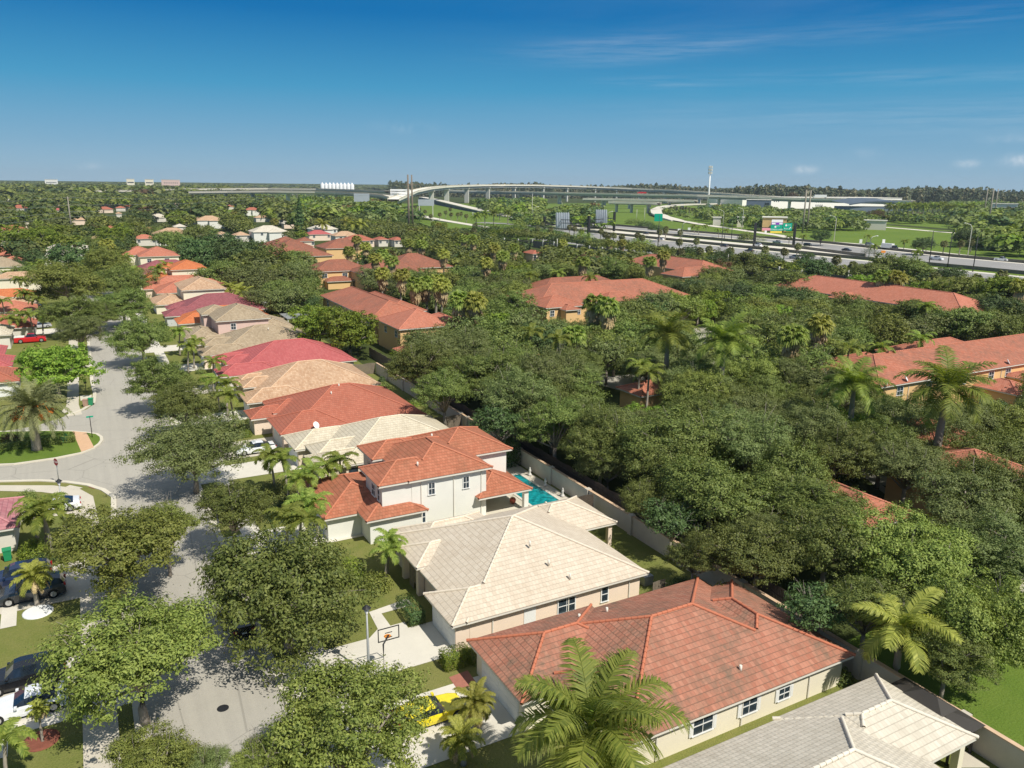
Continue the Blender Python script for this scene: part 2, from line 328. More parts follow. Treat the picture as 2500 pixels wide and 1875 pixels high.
roofm('pinkmauve',(.40,.15,.17),(.50,.23,.24),(.26,.12,.13),.5,line=.45)
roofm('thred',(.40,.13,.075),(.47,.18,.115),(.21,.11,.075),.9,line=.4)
WALL={}
for n,c in dict(white=(.78,.77,.71),peach=(.82,.66,.53),beige=(.76,.64,.50),cream=(.80,.73,.58),yellow=(.76,.50,.24),pink=(.68,.50,.44),grey=(.55,.56,.55),offwhite=(.70,.66,.58),orange=(.62,.30,.12)).items():
    WALL[n]=plain('stucco_'+n,c,.9,.15,.04,.5,bmp=.15)
# ---------------------------------------------------------------- setting: ground, streets, lawns
def sheet(name,pts,z,mat,th=None,kind='structure',label=None,cat=None):
    mb=MB()
    if th: mb.prism(pts,z-th,z)
    else:
        a=sum(pts[i][0]*pts[(i+1)%len(pts)][1]-pts[(i+1)%len(pts)][0]*pts[i][1] for i in range(len(pts)))
        if a<0: pts=pts[::-1]
        mb.poly([(x,y,z) for x,y in pts])
    o=mb.build(name,M[mat]); tag(o,label,cat,kind=kind); return o
def rect(x0,x1,y0,y1): return [(x0,y0),(x1,y0),(x1,y1),(x0,y1)]
mb=MB(); mb.poly([(-22000,-3000,0),(25000,-3000,0),(25000,40000,0),(-22000,40000,0)]); tag(mb.build('ground',M['under']),kind='structure')
sheet('lawn',rect(-60,43.2,-10,420),.004,'grass')
sheet('common_lawn',rect(43.6,62,-10,33),.004,'grass2')
GP=lambda f,l:[G(f,x,y) for x,y in l]
# street: main carriageway and the branch round the island
street=[(.1,-5),(8.4,-5),(8.4,420),(-.4,420),(-.4,148),(-.6,135)]+GP('zl',[(800,640),(730,690),(560,745),(300,830),(0,880)])+[(-40,121),(-40,93),]+GP('zl',[(0,1290),(330,1290),(560,1300),(740,1325),(870,1365),(960,1425)])+[(.1,84)]
sheet('street',street,.012,'asphalt')
isl=GP('zl',[(0,1165),(120,1160),(470,1110),(690,1065),(800,1020),(850,985),(872,955),(868,925),(830,900),(740,886),(610,876),(420,872),(220,876),(0,880)])
isl=[(-40,103)]+isl+[(-40,115)]
sheet('island_kerb',isl,.14,'kerb',.16)
def inset(p,d):
    cx=sum(a for a,b in p)/len(p);cy=sum(b for a,b in p)/len(p); out=[]
    n=len(p)
    ar=sum(p[i][0]*p[(i+1)%n][1]-p[(i+1)%n][0]*p[i][1] for i in range(n)); sg=1 if ar>0 else -1
    for i in range(n):
        a=Vector(p[i-1]);b=Vector(p[i]);c=Vector(p[(i+1)%n]); e1=(b-a).normalized();e2=(c-b).normalized()
        nn=(Vector((-e1.y,e1.x))+Vector((-e2.y,e2.x)))
        nn=nn.normalized() if nn.length>.01 else Vector((0,0)); q=b+nn*d*sg; out.append((q.x,q.y))
    return out
sheet('island_lawn',inset(isl,.35),.146,'grass2')
sheet('island_path',GP('zl',[(612,882),(730,892),(795,1018),(688,1058)]),.152,'brick')
# left verge: pale pavement band, grass insets
side=GP('zl',[(0,1300),(330,1292),(560,1304),(740,1330),(860,1370),(950,1430)])+[(.0,84),(.0,-5),(-2.6,-5),(-2.6,76)]+GP('zl',[(750,1440),(700,1390),(600,1365),(400,1345),(0,1352)])
side=[(-30,91.6)]+side+[(-30,88.5)]
def strip(name,pts,w,z,mat,th=None):
    L_=[];R_=[]
    for i,p in enumerate(pts):
        a=Vector(pts[max(0,i-1)][:2]);b=Vector(pts[min(len(pts)-1,i+1)][:2]); d=(b-a).normalized(); n=Vector((-d.y,d.x))*w/2
        L_.append((p[0]+n.x,p[1]+n.y)); R_.append((p[0]-n.x,p[1]-n.y))
    mb=MB(); zz=[(p[2] if len(p)>2 else 0)+z for p in pts]
    for i in range(len(pts)-1):
        mb.poly([(*R_[i],zz[i]),(*R_[i+1],zz[i+1]),(*L_[i+1],zz[i+1]),(*L_[i],zz[i])])
        if th:
            mb.poly([(*R_[i],zz[i]-th),(*R_[i+1],zz[i+1]-th),(*R_[i+1],zz[i+1]),(*R_[i],zz[i])]); mb.poly([(*L_[i+1],zz[i+1]-th),(*L_[i],zz[i]-th),(*L_[i],zz[i]),(*L_[i+1],zz[i+1])])
            mb.poly([(*L_[i],zz[i]-th),(*L_[i+1],zz[i+1]-th),(*R_[i+1],zz[i+1]-th),(*R_[i],zz[i]-th)])
    if th:
        for i in (0,-1): mb.poly([(*R_[i],zz[i]-th),(*L_[i],zz[i]-th),(*L_[i],zz[i]),(*R_[i],zz[i])])
    return tag(mb.build(name,M[mat]),kind='structure')
kerbL=[(-40,92.2)]+GP('zl',[(0,1300),(330,1292),(560,1304),(740,1328),(870,1370),(960,1430)])+[(.05,80),(.05,-5)]
strip('kerb',kerbL,.5,.1,'kerb',.12)
strip('sidewalk',[(-40,90.0)]+GP('zl',[(0,1355),(400,1360),(600,1385),(700,1440)])+[(-2.1,79),(-2.0,70),(-2.0,-5)],1.9,.03,'concrete')
strip('kerb',[(8.55,-5),(8.55,420)],.5,.1,'kerb',.12)
strip('sidewalk',[(11.3,-5),(11.3,420)],1.7,.03,'concrete2')
sheet('sidewalk_crossing',GP('zl',[(590,1330),(700,1352),(640,1372),(545,1350)]),.035,'concrete')
o=MB(); o.poly([(*p,.045) for p in GP('zl',[(745,1345),(790,1328),(828,1345),(795,1362)])][::-1]); tag(o.build('ramp_plate',M['brick_red']),'dark red tactile paving plate set in the corner pavement by the street','paving plate')
# left side further up
sheet('driveway_path',GP('zl',[(565,380),(655,380),(668,600),(650,650),(600,700),(540,725),(515,715),(575,640)]),.041,'concrete')
kerbL2=GP('zl',[(560,748),(700,692),(790,635),(800,560),(775,450),(770,395)])+[(-.5,160),(-.5,420)]
strip('kerb',kerbL2,.5,.1,'kerb',.12)
strip('sidewalk',[(-3.0,122),(-3.4,128),(-3.2,150),(-3.2,420)],1.6,.03,'concrete')
sheet('sidewalk_crossing',GP('zl',[(675,575),(775,568),(770,610),(680,618)]),.035,'concrete2')
sheet('driveway',rect(-16,-.6,193,200),.02,'concrete2'); sheet('driveway',rect(-9,-.6,150,156),.02,'concrete')
# driveways, right side  (x from kerb to garage)
for i,(y0,y1,m_) in enumerate([(44.6,49.3,'concrete2'),(35.3,41.6,'concrete2'),(66,71.5,'concrete2'),(86.5,91.5,'concrete2'),(93.3,100,'concrete'),(109.5,114.5,'concrete2'),(126.5,132,'concrete'),(143.5,149.5,'concrete2'),(163,169,'concrete2'),(20,26,'concrete2')]):
    sheet('driveway',rect(8.8,20.5,y0,y1),.024+.0007*i,m_)
sheet('front_path',GP('z3',[(1330,280),(1600,185),(1650,225),(1420,290),(1485,380),(1395,405)]),.028,'concrete2')
sheet('driveway_apron',GP('z3',[(1390,405),(1585,350),(1650,455),(1500,520),(1330,470)]),.0235,'concrete2')
sheet('paver_patch',GP('z3',[(1905,750),(2040,700),(2110,800),(1975,850)]),.03,'brick_red')
# left driveways
sheet('driveway',rect(-12,-.2,65.3,72.4),.026,'concrete'); sheet('driveway',rect(-14,-.2,49.2,56.6),.0265,'concrete2'); sheet('driveway',rect(-9,-1.8,84.1,88.6),.0262,'concrete')
sheet('front_path',GP('za',[(20,1180),(175,1165),(165,1360),(0,1395)]),.0275,'concrete2')
sheet('front_path',GP('zc',[(0,1240),(100,1245),(80,1540),(0,1560)]),.0277,'concrete2')
sheet('back_path',GP('z6',[(1460,1540),(1640,1659),(1430,1659),(1400,1560)]),.03,'concrete')
# pool
sheet('pool_deck',[(32,61.5),(42.7,61.5),(42.7,79),(36,79),(36,76),(32,76)],.03,'concrete')
sheet('patio',rect(32.2,37.2,64,70.5),.036,'kerb')
pool=[(38.1,62.6),(41.3,62.6),(41.3,73.5),(38.1,73.5)]
mb=MB(); mb.poly([(x,y,.046) for x,y in pool]); tag(mb.build('pool_water',M['water']),kind='structure')
mb=MB()
for a,b,c,d in ((37.8,38.1,62.3,73.8),(41.3,41.6,62.3,73.8),(38.1,41.3,62.3,62.6),(38.1,41.3,73.5,73.8)): mb.box(a,b,c,d,.02,.1)
tag(mb.build('pool_coping',M['concrete2']),'pale concrete coping around the turquoise swimming pool','pool edge')
# townhouse roads behind the trees
for i,p in enumerate([GP('zr',[(720,350),(900,385),(1250,450),(1430,480),(1560,540),(1500,600),(1250,560),(1000,500),(780,440)]),rect(100,146,122,140),rect(76,92,40,108),[(86,96),(104,96),(140,128),(128,136)],GP('z18',[(960,1220),(1200,1400),(1180,1430),(1080,1370),(940,1250)])]):
    sheet('estate_road',p,.01+.0011*i,'asphalt')
sheet('path',GP('z6',[(1830,440),(1858,430),(1858,700),(1835,660)])+[],.02,'concrete')
# manhole
mb=MB(); c=G('z3',278,972); mb.lathe((c[0],c[1],.0),[(.36,.012),(.36,.022),(.30,.024),(.30,.02)],24); tag(mb.build('manhole_cover',M['black']),'round dark manhole cover in the pale street beside the big foreground tree','manhole cover')
# ---------------------------------------------------------------- house builder
SL=.42
def hipblock(rb,cb,tb,x0,x1,y0,y1,ze,s=SL,others=()):
    w,d=x1-x0,y1-y0; k=min(w,d)/2; zr=ze+s*k
    if w>=d: a=(x0+k,(y0+y1)/2,zr); b=(x1-k,(y0+y1)/2,zr)
    else: a=((x0+x1)/2,y0+k,zr); b=((x0+x1)/2,y1-k,zr)
    c=[(x0,y0,ze),(x1,y0,ze),(x1,y1,ze),(x0,y1,ze)]; sl=math.hypot(1,s)
    def face(pts,ax):
        o=pts[0]; uv=[]
        for p in pts:
            uv.append(((p[0] if ax in 'SN' else p[1]), (abs(p[1]-(y0 if ax=='S' else y1)) if ax in 'SN' else abs(p[0]-(x0 if ax=='W' else x1)))*sl))
        rb.poly(pts,0,uv)
    def dd(l):
        o=[]
        for p in l:
            if not o or (Vector(o[-1])-Vector(p)).length>.01: o.append(p)
        return o
    if w>=d: face(dd([c[0],c[1],b,a]),'S'); face(dd([c[2],c[3],a,b]),'N'); face([c[1],c[2],b],'E'); face([c[3],c[0],a],'W')
    else: face([c[0],c[1],a],'S'); face([c[2],c[3],b],'N'); face(dd([c[1],c[2],b,a]),'E'); face(dd([c[3],c[0],a,b]),'W')
    segs=[(c[0],a),(c[3],a if w>=d else b),(c[1],b if w>=d else a),(c[2],b)]
    if (Vector(a)-Vector(b)).length>.1: segs.append((a,b))
    for p,q in segs:
        p=Vector(p);q=Vector(q);n=max(1,int((q-p).length/.42)); u=Vector((0,0,.015)); cur=None
        for i in range(n):
            m=p.lerp(q,(i+.5)/n); hid=False
            for o in others:
                e=min(m.x-o[0],o[1]-m.x,m.y-o[2],o[3]-m.y)
                if e>.12 and m.z<o[4]+s*e+.07: hid=True
            if hid: cur=None; continue
            if cur is None: cur=MB(); cb.append(cur)
            cur.tube([p.lerp(q,i/n)+u,p.lerp(q,(i+1.04)/n)+u],[.12,.095],6,cap=False)
    tb.box(x0+.04,x1-.04,y0+.04,y1-.04,ze-.2,ze-.012)
def wmove(mb,o): mb.v=[(a-o[0],b-o[1],c-o[2]) for a,b,c in mb.v]
def window(root,loc,x,y,z,w,h,face,frame='white_paint',name='window',lites=2,shutter=False):
    """x,y: point on the wall plane, window centre along the wall"""
    mb=MB(); pb=MB(); t=.07
    def bx(b,u0,u1,v0,v1,d0,d1):
        if face=='S': b.box(x+u0,x+u1,y-d1,y-d0,z+v0,z+v1)
        elif face=='N': b.box(x+u0,x+u1,y+d0,y+d1,z+v0,z+v1)
        elif face=='W': b.box(x-d1,x-d0,y+u0,y+u1,z+v0,z+v1)
        else: b.box(x+d0,x+d1,y+u0,y+u1,z+v0,z+v1)
    bx(mb,-w/2-t,-w/2+.02,-.0,h,.002,.07); bx(mb,w/2-.02,w/2+t,0,h,.002,.07); bx(mb,-w/2-t,w/2+t,h,h+t,.002,.075); bx(mb,-w/2-t-.03,w/2+t+.03,-t,0,.002,.11)
    bx(mb,-w/2+.02,w/2-.02,h*.5-.025,h*.5+.025,.03,.06)
    for k in range(1,lites): u=-w/2+w*k/lites; bx(mb,u-.02,u+.02,0,h*.5-.025,.032,.058); bx(mb,u-.02,u+.02,h*.5+.025,h,.032,.058)
    if shutter: bx(mb,-w/2-t-.22,-w/2-t-.005,-.02,h+.02,.002,.08); bx(mb,w/2+t+.005,w/2+t+.22,-.02,h+.02,.002,.08)
    bx(pb,-w/2+.02,w/2-.02,0.0,h,.004,.03)
    wmove(mb,loc); wmove(pb,loc); f=mb.build(name,M[frame],root); p=pb.build('pane',M['glass'],f); return f
def panel(root,loc,name,x,y,w,z0,z1,face,mat,ribs=0,label=None):
    mb=MB()
    def bx(u0,u1,v0,v1,d0,d1):
        if face=='S': mb.box(x+u0,x+u1,y-d1,y-d0,v0,v1)
        else: mb.box(x-d1,x-d0,y+u0,y+u1,v0,v1)
    bx(-w/2,w/2,z0,z1,.002,.04)
    for k in range(ribs):
        h=(z1-z0)/ribs
        for j in range(4): bx(-w/2+w*j/4+.08,-w/2+w*(j+1)/4-.08,z0+h*k+.08,z0+h*(k+1)-.08,.04,.055)
    wmove(mb,loc); o=mb.build(name,M[mat],root)
    if label: o['label']=label
    return o
def house(name,label,blocks,rf,wl,wins=(),garages=(),doors=(),posts=(),cat='house',group=None,trim='trim',inset_=.5,extra=None,vents=()):
    """blocks: (x0,x1,y0,y1,eave height[,walls?[,floor z]]) eave outlines"""
    x0=min(b[0] for b in blocks);x1=max(b[1] for b in blocks);y0=min(b[2] for b in blocks);y1=max(b[3] for b in blocks)
    loc=((x0+x1)/2,(y0+y1)/2,0); root=empty(name,loc,label=label,cat=cat,group=group)
    rb,tb,wb=MB(),MB(),MB(); caps=[]
    for i,b in enumerate(blocks):
        cb=[]; e=.006*i; hipblock(rb,cb,tb,b[0]-e,b[1]+e,b[2]-e,b[3]+e,b[4]+e,others=[o for o in blocks if o is not b]); caps+=cb
        if len(b)<6 or b[5]:
            k=inset_-.004*i; z0=b[6] if len(b)>6 else 0; wb.box(b[0]+k,b[1]-k,b[2]+k,b[3]-k,z0+.001*i,b[4]-.1-.003*i)
    for m_ in (rb,tb,wb,*caps): wmove(m_,loc)
    wb.build('wall',WALL[wl],root); r=rb.build('roof',M[rf],root); [c_.build('ridge_cap',M[rf+'_cap'],r) for c_ in caps]; tb.build('eave',M[trim],r)
    for w in wins: window(root,loc,*w[:6],**(w[6] if len(w)>6 else {}))
    for g in garages: panel(root,loc,'garage_door',*g,ribs=4)
    for d in doors: panel(root,loc,'door',*d)
    for px,py,z1,s in posts:
        mb=MB(); mb.box(px-s,px+s,py-s,py+s,0,z1); wmove(mb,loc); mb.build('column',WALL[wl],root)
    if y0<95 and x0>10 and len(blocks)>2:
        b0=blocks[0]; ya=b0[2]+.5
        for k_,fx in enumerate((.12,.55,.93)):
            px=b0[0]+.5+fx*(b0[1]-b0[0]-1); mb=MB(); mb.box(px-.04,px+.04,ya-.09,ya-.012,.1,b0[4]-.25); wmove(mb,loc); mb.build('downpipe',M['trim'],root)
    for vx,vy,vz in vents:
        mb=MB(); mb.tube([(vx,vy,vz-.2),(vx,vy,vz+.25)],.09,8); wmove(mb,loc); mb.build('roof_vent',M['trim'],root)
    return root,loc
R_='right_row'
# foreground light-tiled house
house('house','single-storey house with weathered pale grey tile roof at the bottom right corner',[(19.5,37.1,15.6,26.9,2.35),(32.2,41.2,20.5,27.02,2.35,False),(20,30,8,20,2.35)],'pale','cream',
  posts=[(40.6,21.1,2.2,.22),(36.0,21.1,2.2,.2)],wins=[(38,26.4,1,1.2,1.0,'N')])
mb=MB(); 
house('house','large red tile house with dark weather stains, nearest on the right',[(23.5,39.8,29.1,42.0,2.35),(32.9,41.84,29.1,40.4,2.35),(20.0,30,34.9,42.4,2.35),(22.6,31,30.8,36.2,2.75)],'red_near','cream',
  wins=[(x,29.6,.75,w,h,'S',dict(shutter=True)) for x,w,h in ((29.3,1.5,1.15),(33.0,1.3,1.15),(36.0,.95,.8))],garages=[(20.5,38.6,5.0,.02,2.0,'W','white_paint')],
  vents=[(27.5,40.2,3.2),(29.6,39.9,3.3),(33.2,30.7,3.1)])
house('house','single-storey house with cream tile hip roof and pale pink walls in the foreground',[(20.9,36.9,44.4,60.3,2.35),(19.8,29,44.43,49.5,2.35),(20.6,30,53.0,57.2,2.62,False),(21.6,30,55.5,61.0,2.5),(32,40.3,53.4,60.2,2.35,False)],'cream','peach',
  wins=[(29.5,44.9,.65,1.5,1.15,'S'),(33.0,44.9,.65,.6,1.2,'S',dict(lites=1)),(21.7,51.6,.9,.8,.8,'W')],
  garages=[(20.3,47.0,4.0,.02,2.0,'W','white_paint')],doors=[(26.3,44.9,1.0,.02,1.95,'S','white_paint'),(21.0,55.0,.9,.02,2.0,'W','wood')],
  posts=[(21.1,53.5,2.42,.25),(21.1,56.7,2.42,.25),(39.8,53.9,2.2,.2),(36.5,60,2.2,.2)],vents=[(28.6,49.0,4.7),(29.2,47.1,3.8),(30.2,45.6,3.1)])
house('house','white two-storey house with orange-red tile roofs beside the pool',[(24.4,33.2,64.3,75.0,5.3),(21.5,29,64.35,70.0,5.3),(23.3,29.5,71.4,76.2,5.3),(29,37.5,68.2,76.6,5.3),(20.0,26.0,63.5,73.0,2.5),(16.8,24.5,66.0,76.0,2.35),(31.5,37.5,64.0,71.4,2.35,False)],'red_orange','white',
  wins=[(26.9,64.8,3.45,.62,1.15,'S'),(30.5,64.8,3.45,.62,1.15,'S'),(25.9,64.8,.75,.62,1.1,'S'),(22.0,67.2,3.4,.9,1.1,'W'),(22.0,65.7,3.4,.5,1.1,'W',dict(lites=1)),(23.8,73.8,3.4,.9,1.1,'W'),(34.5,68.7,.3,1.5,1.3,'S',dict(frame='dtrim'))],
  garages=[(17.3,70.8,4.6,.02,2.0,'W','white_paint')],posts=[(37.0,64.5,2.2,.24)],vents=[(30,72,6.7),(26,66,6.2)])
house('house','single-storey house with pale ivory tile roof behind the white two-storey house',[(22.5,38.4,79,92.3,2.35),(19.1,28,86.4,92.35,2.35),(20.4,28,82.2,87.0,2.6),(19.6,27,79.3,84,2.3)],'pale2','beige',
  wins=[(23.8,79.5,.8,.9,.9,'S',dict(frame='dtrim')),(29,79.5,.8,1.1,1.0,'S')],garages=[(19.6,89.4,4.2,.02,2.0,'W','white_paint')],doors=[(20.9,84.5,.9,.02,2,'W','wood')])
house('house','single-storey house with clean brick-red tile roof and two white roof vents',[(20,38.2,93.3,109.2,2.35),(18.9,28,92.9,100.4,2.35),(19.9,28,101.6,106.6,2.62),(17.0,26,101.2,105.6,2.3)],'red','peach',
  wins=[(25.5,93.8,.8,1.1,1,'S')],garages=[(19.4,96.6,4.6,.02,2.0,'W','peachdoor' if 'peachdoor' in M else 'trim')],vents=[(27.2,99.5,5.05),(28.7,101.0,5.6)])
house('house','single-storey house with mottled beige tile roof between two red roofs',[(20.4,38.3,111.8,126.2,2.35),(17.9,27,108.9,114.6,2.4),(18.9,27,117,121.5,2.62),(18.2,26,120,124.8,2.35)],'beige','peach',garages=[(18.4,111.8,4.4,.02,2.0,'W','white_paint')],wins=[(33,112.3,.8,1,1,'S')])
house('house','single-storey house with bright pinkish-red tile roof, red all over',[(20.5,40.2,129.4,144.2,2.35),(17.0,27,126.4,132.2,2.4),(19.0,27,134,138.6,2.62),(17.6,26,137,142,2.35)],'pink','offwhite',garages=[(17.5,129.3,4.4,.02,2.0,'W','white_paint')],wins=[(36,129.9,.8,1.4,1.1,'S'),(39.7,133,.8,1.2,1.1,'E')])
house('house','single-storey house with weathered tan tile roof beyond the pinkish-red roof',[(20.6,38.6,146.6,161.5,2.35),(16.7,26,144,149.6,2.4),(18.2,26,151.5,156,2.62),(17.2,25,154.8,159.8,2.35)],'tan','peach',garages=[(17.2,146.8,4.2,.02,2.0,'W','white_paint')],vents=[(30,152,4.9)])
house('house','two-storey pale pink house with tan tile roof halfway up the row',[(22,32.8,162.5,175.5,5.3),(20.6,27,172,179.5,5.3),(16.2,23,160.8,171,2.35),(30,38.5,164,178,2.35)],'tan','pink',wins=[(25.4,163.0,3.4,.95,1.15,'S'),(21.1,175,3.3,1.1,1.1,'W')],garages=[(16.7,166,4.6,.02,2.0,'W','white_paint')])
house('house','single-storey house with small orange barrel-tile wing in front of the maroon roof',[(16.6,27,178.6,186,2.6),(18.5,37,180.5,192.6,2.3)],'orange','peach',wins=[(21,179.1,.8,1.0,.9,'S',dict(frame='dtrim'))])
house('house','single-storey house with dark maroon shingle-like roof',[(18,38.5,194.4,210,2.4),(15.2,26,191.6,198.5,2.35),(16.6,25,201,206,2.6)],'maroon','grey',garages=[(15.7,195,4.8,.02,2.0,'W','white_paint')])
house('house','two-storey cream house with sandy tan roof beyond the maroon roof',[(21.4,32.3,213.8,230,5.3),(14.6,22.5,211,224,2.35),(30,38.5,216,229,2.35)],'beige','cream',wins=[(21.9,222,3.3,1.2,1.1,'W')],garages=[(15.1,216,4.8,.02,2.0,'W','white_paint')])
house('house','single-storey salmon-red roofed house half hidden behind the sandy two-storey roof',[(17,38.5,233,246,2.4),(14.6,25,243.5,252,2.4),(16,36,247,259,2.4)],'salmon','peach')
house('house','two-storey cream house with vivid orange tile roof',[(24,35.2,266,280,5.3),(14.5,26,262,276,2.35),(20.5,28,274,283,5.0)],'orange','cream',wins=[(24.5,272,3.3,1.2,1.1,'W')])
house('house','low house with dull maroon roof just before the far two-storey red roof',[(14,37,286,303,2.4)],'maroon','peach')
house('house','far two-storey cream house with coral-red roof near the end of the street',[(18.5,32.6,318,334,5.3),(13.5,26,330,346,5.0),(10.2,18,352,362,3.2)],'salmon','cream',wins=[(22,318.5,3.2,1.4,1.2,'S'),(28,318.5,3.2,1.6,1.2,'S')])
# left row
house('house','house with faded pinkish-mauve tile roof and pale walls at the left edge',[(-26,-7.3,76.7,84.4,2.35),(-30,-9.5,70.5,84,2.35)],'pinkmauve','offwhite')
house('house','left-row house with deep red tile roof behind the date palm',[(-34,-10.2,137.3,146.5,2.35)],'red','offwhite',garages=[(-12,137.8,3.0,.02,1.9,'S','white_paint')])
house('house','left-row house with pinkish tile roof left of the bright green tree',[(-34,-11.8,149.4,158,2.35),(-34,-13.4,156.5,167,2.6)],'pink','offwhite')
hh=G('P',31,820,2.35); house('house','left-row house with white tiled roof beside the red pickup',[(-36,hh[0],hh[1]-1.5,hh[1]+8.5,2.9)],'pale2','offwhite')
for i,(px,py,w,d,he,rf,wl,lb) in enumerate([(88.6,797.5,20,10,2.35,'red','offwhite','red roof with white gutter just behind the red pickup'),(91,757,20,9,2.35,'salmon','peach','coral roof between two palms at the left edge'),(78.5,741.5,6,6,2.9,'beige','pink','small salmon-tan hip roof over a narrow pink wall'),(52,745,18,9,2.9,'beige','peach','flat-looking tan roof left of the round street trees'),(96,722,16,8,2.35,'orange','peach','orange-tan ribbed roof behind two small palms'),(19,694,16,10,2.6,'salmon','beige','salmon roof cut off by the left edge'),(101,677,12,7,4.4,'beige','cream','tall cream garage wall under a narrow tan roof'),(60.8,650,20,13,3.2,'tan','cream','wide tan roof with several hips at the far left'),(63,637,8,7,3.2,'salmon','peach','small coral roof among shrubs'),(25,616,14,10,4.5,'salmon','peach','pale coral roof left of the bright green tree')]):
    x,y=G('P',px,py,he); house('house','left-row house, '+lb,[(x-w,x,y,y+d,he)],rf,wl)
x,y=G('t1',370,735,5.3)
house('house','white two-storey house with grey roof facing down the end of the street',[(-12.4,-2,357,372,5.3),(-4,3.2,352,380,5.3),(-13.5,-4,352,358,3.0)],'pale','white',wins=[(-8,357.5,3.2,2.2,1.2,'S'),(-11,357.5,3.2,.8,1.2,'S')])
# townhouse blocks (two storeys, ochre walls) behind the trees
def winrow(y,xs,face='S',z=3.4,w=1.2,h=1.2): return [(x,y,z,w,h,face) if face in 'SN' else (y,x,z,w,h,face) for x in xs]
house('townhouse_block','long townhouse block with brown-red roof turning bright red at its near end',[(50.6,63,152.5,191,5.3),(57,66,160,186,5.0)],'thred','yellow',wins=winrow(51.1,[156,165,176,186],'W'),cat='townhouse')
house('townhouse_block','bright pinkish-red roofed end unit of the long townhouse block',[(51.4,63.8,138.8,152.45,5.32),(60,67,141,151,5.0)],'salmon','yellow',wins=winrow(51.9,[141.5,147.5],'W'),cat='townhouse')
house('garden_shed_porch','small red-roofed ochre porch below the bright red end unit',[(49.2,53.2,132.5,136.2,2.3)],'salmon','yellow',posts=[(49.7,133,2.2,.15)],cat='porch',inset_=.7)
house('townhouse_block','ochre townhouse with dusty red hip roof beyond the long block',[(63.2,82,244,258,5.3),(66,75,240.5,246,2.5)],'brownred','yellow',wins=[(66.5,244.5,3.3,1.6,1.2,'S'),(73,244.5,3.3,1.6,1.2,'S')],cat='townhouse')
house('townhouse_block','brown-red roof mostly behind tall fan palms in the middle distance',[(74.5,96,231,246,5.3),(88,110,243,262,5.3)],'brownred','yellow',cat='townhouse')
house('townhouse_block','ochre block with gabled arch entrance and brown-red roof at mid right',[(91,136,154,171.5,5.3),(90.8,101.5,150.4,160,5.3),(108,119.5,151.6,160,5.3),(94.5,98.5,147.9,154,4.9)],'thred','yellow',wins=winrow(150.9,[92.8,99.9],'S',3.3,1.1,1.2)+[(114,152.1,3.2,1.2,1.2,'S')],cat='townhouse')
house('townhouse_block','twin of the arch-entrance block with half red, half brown roof behind it',[(104.3,132,174.4,187,5.35)],'brownred','yellow',cat='townhouse')
house('townhouse_block','red-brown roofed block in front of the highway fence at centre right',[(175,190,194,236,5.3),(162,184,187.5,198,5.3)],'thred','yellow',wins=[(166,188.0,3.2,1.3,1.2,'S')],cat='townhouse')
house('townhouse_block','very long red roof running towards the right edge below the highway trees',[(171.5,187.5,104,160,5.3),(168,178,112,118,5.0),(168,178,132,138,5.0),(168,178,146,150,5.0)],'salmon','yellow',cat='townhouse')
house('townhouse_block','big clean terracotta roof with ochre walls at the right edge',[(96,150,68.3,81.6,5.3),(103,113,77,85,5.0),(118,136,77,86,5.3)],'thred','yellow',wins=winrow(68.8,[101,107.5,116,123,127.5],'S',3.5,1.3,1.2),cat='townhouse')
house('townhouse_wing','single-storey terracotta porch roofs below the ochre wall at the right edge',[(118.5,124.5,62,69.4,3.0),(127,135,58,69.4,3.6)],'salmon','yellow',cat='townhouse')
house('townhouse_block','shaded terracotta roof glimpsed through the oaks behind the boundary wall',[(72,84,38,50,3.9),(80,91,48.5,60,3.6)],'thred','yellow',cat='townhouse')
house('townhouse_block','terracotta roof peeping over the pale estate road',[(68,78,86,92,3.0)],'thred','yellow',cat='townhouse')
house('townhouse_block','roof corner among trees left of the pale estate road',[(61,67,108,116,4.0)],'thred','yellow',cat='townhouse')
house('townhouse_block','ochre townhouse hidden behind the oaks above the red stained roof',[(57,64,40,50,3.6)],'thred','yellow',cat='townhouse')
for (x0,x1,y0,y1,he,rf,lb) in [(60,86,302,330,5.0,'brownred','low brown-red townhouse roof, nearest of the three beyond the dark oaks'),(70,90,345,365,5.0,'brownred','brown-red roof in front of the pale two-storey house'),(92,112,335,352,5.0,'brownred','brown-red roof right of the round oak in the far townhouses')]:
    house('townhouse_block',lb,[(x0,x1,y0,y1,he)],rf,'yellow',cat='townhouse')
# patio covers behind the row
for x0,x1,y0,y1,lb in ((39,46,176,184,'white flat patio cover on posts behind the pale pink two-storey house'),(38.5,45,198,207,'greenish grey flat patio roof behind the maroon roof')):
    r=empty('patio_cover',((x0+x1)/2,(y0+y1)/2,0),label=lb,cat='patio cover'); a=MB(); a.box(x0,x1,y0,y1,2.5,2.62); wmove(a,r.location); a.build('roof_panel',M['metal' if y0<190 else 'white_paint'],r)
    for px in (x0+.2,x1-.2):
        for py in (y0+.2,y1-.2): a=MB(); a.box(px-.06,px+.06,py-.06,py+.06,0,2.5); wmove(a,r.location); a.build('post',M['white_paint'],r)
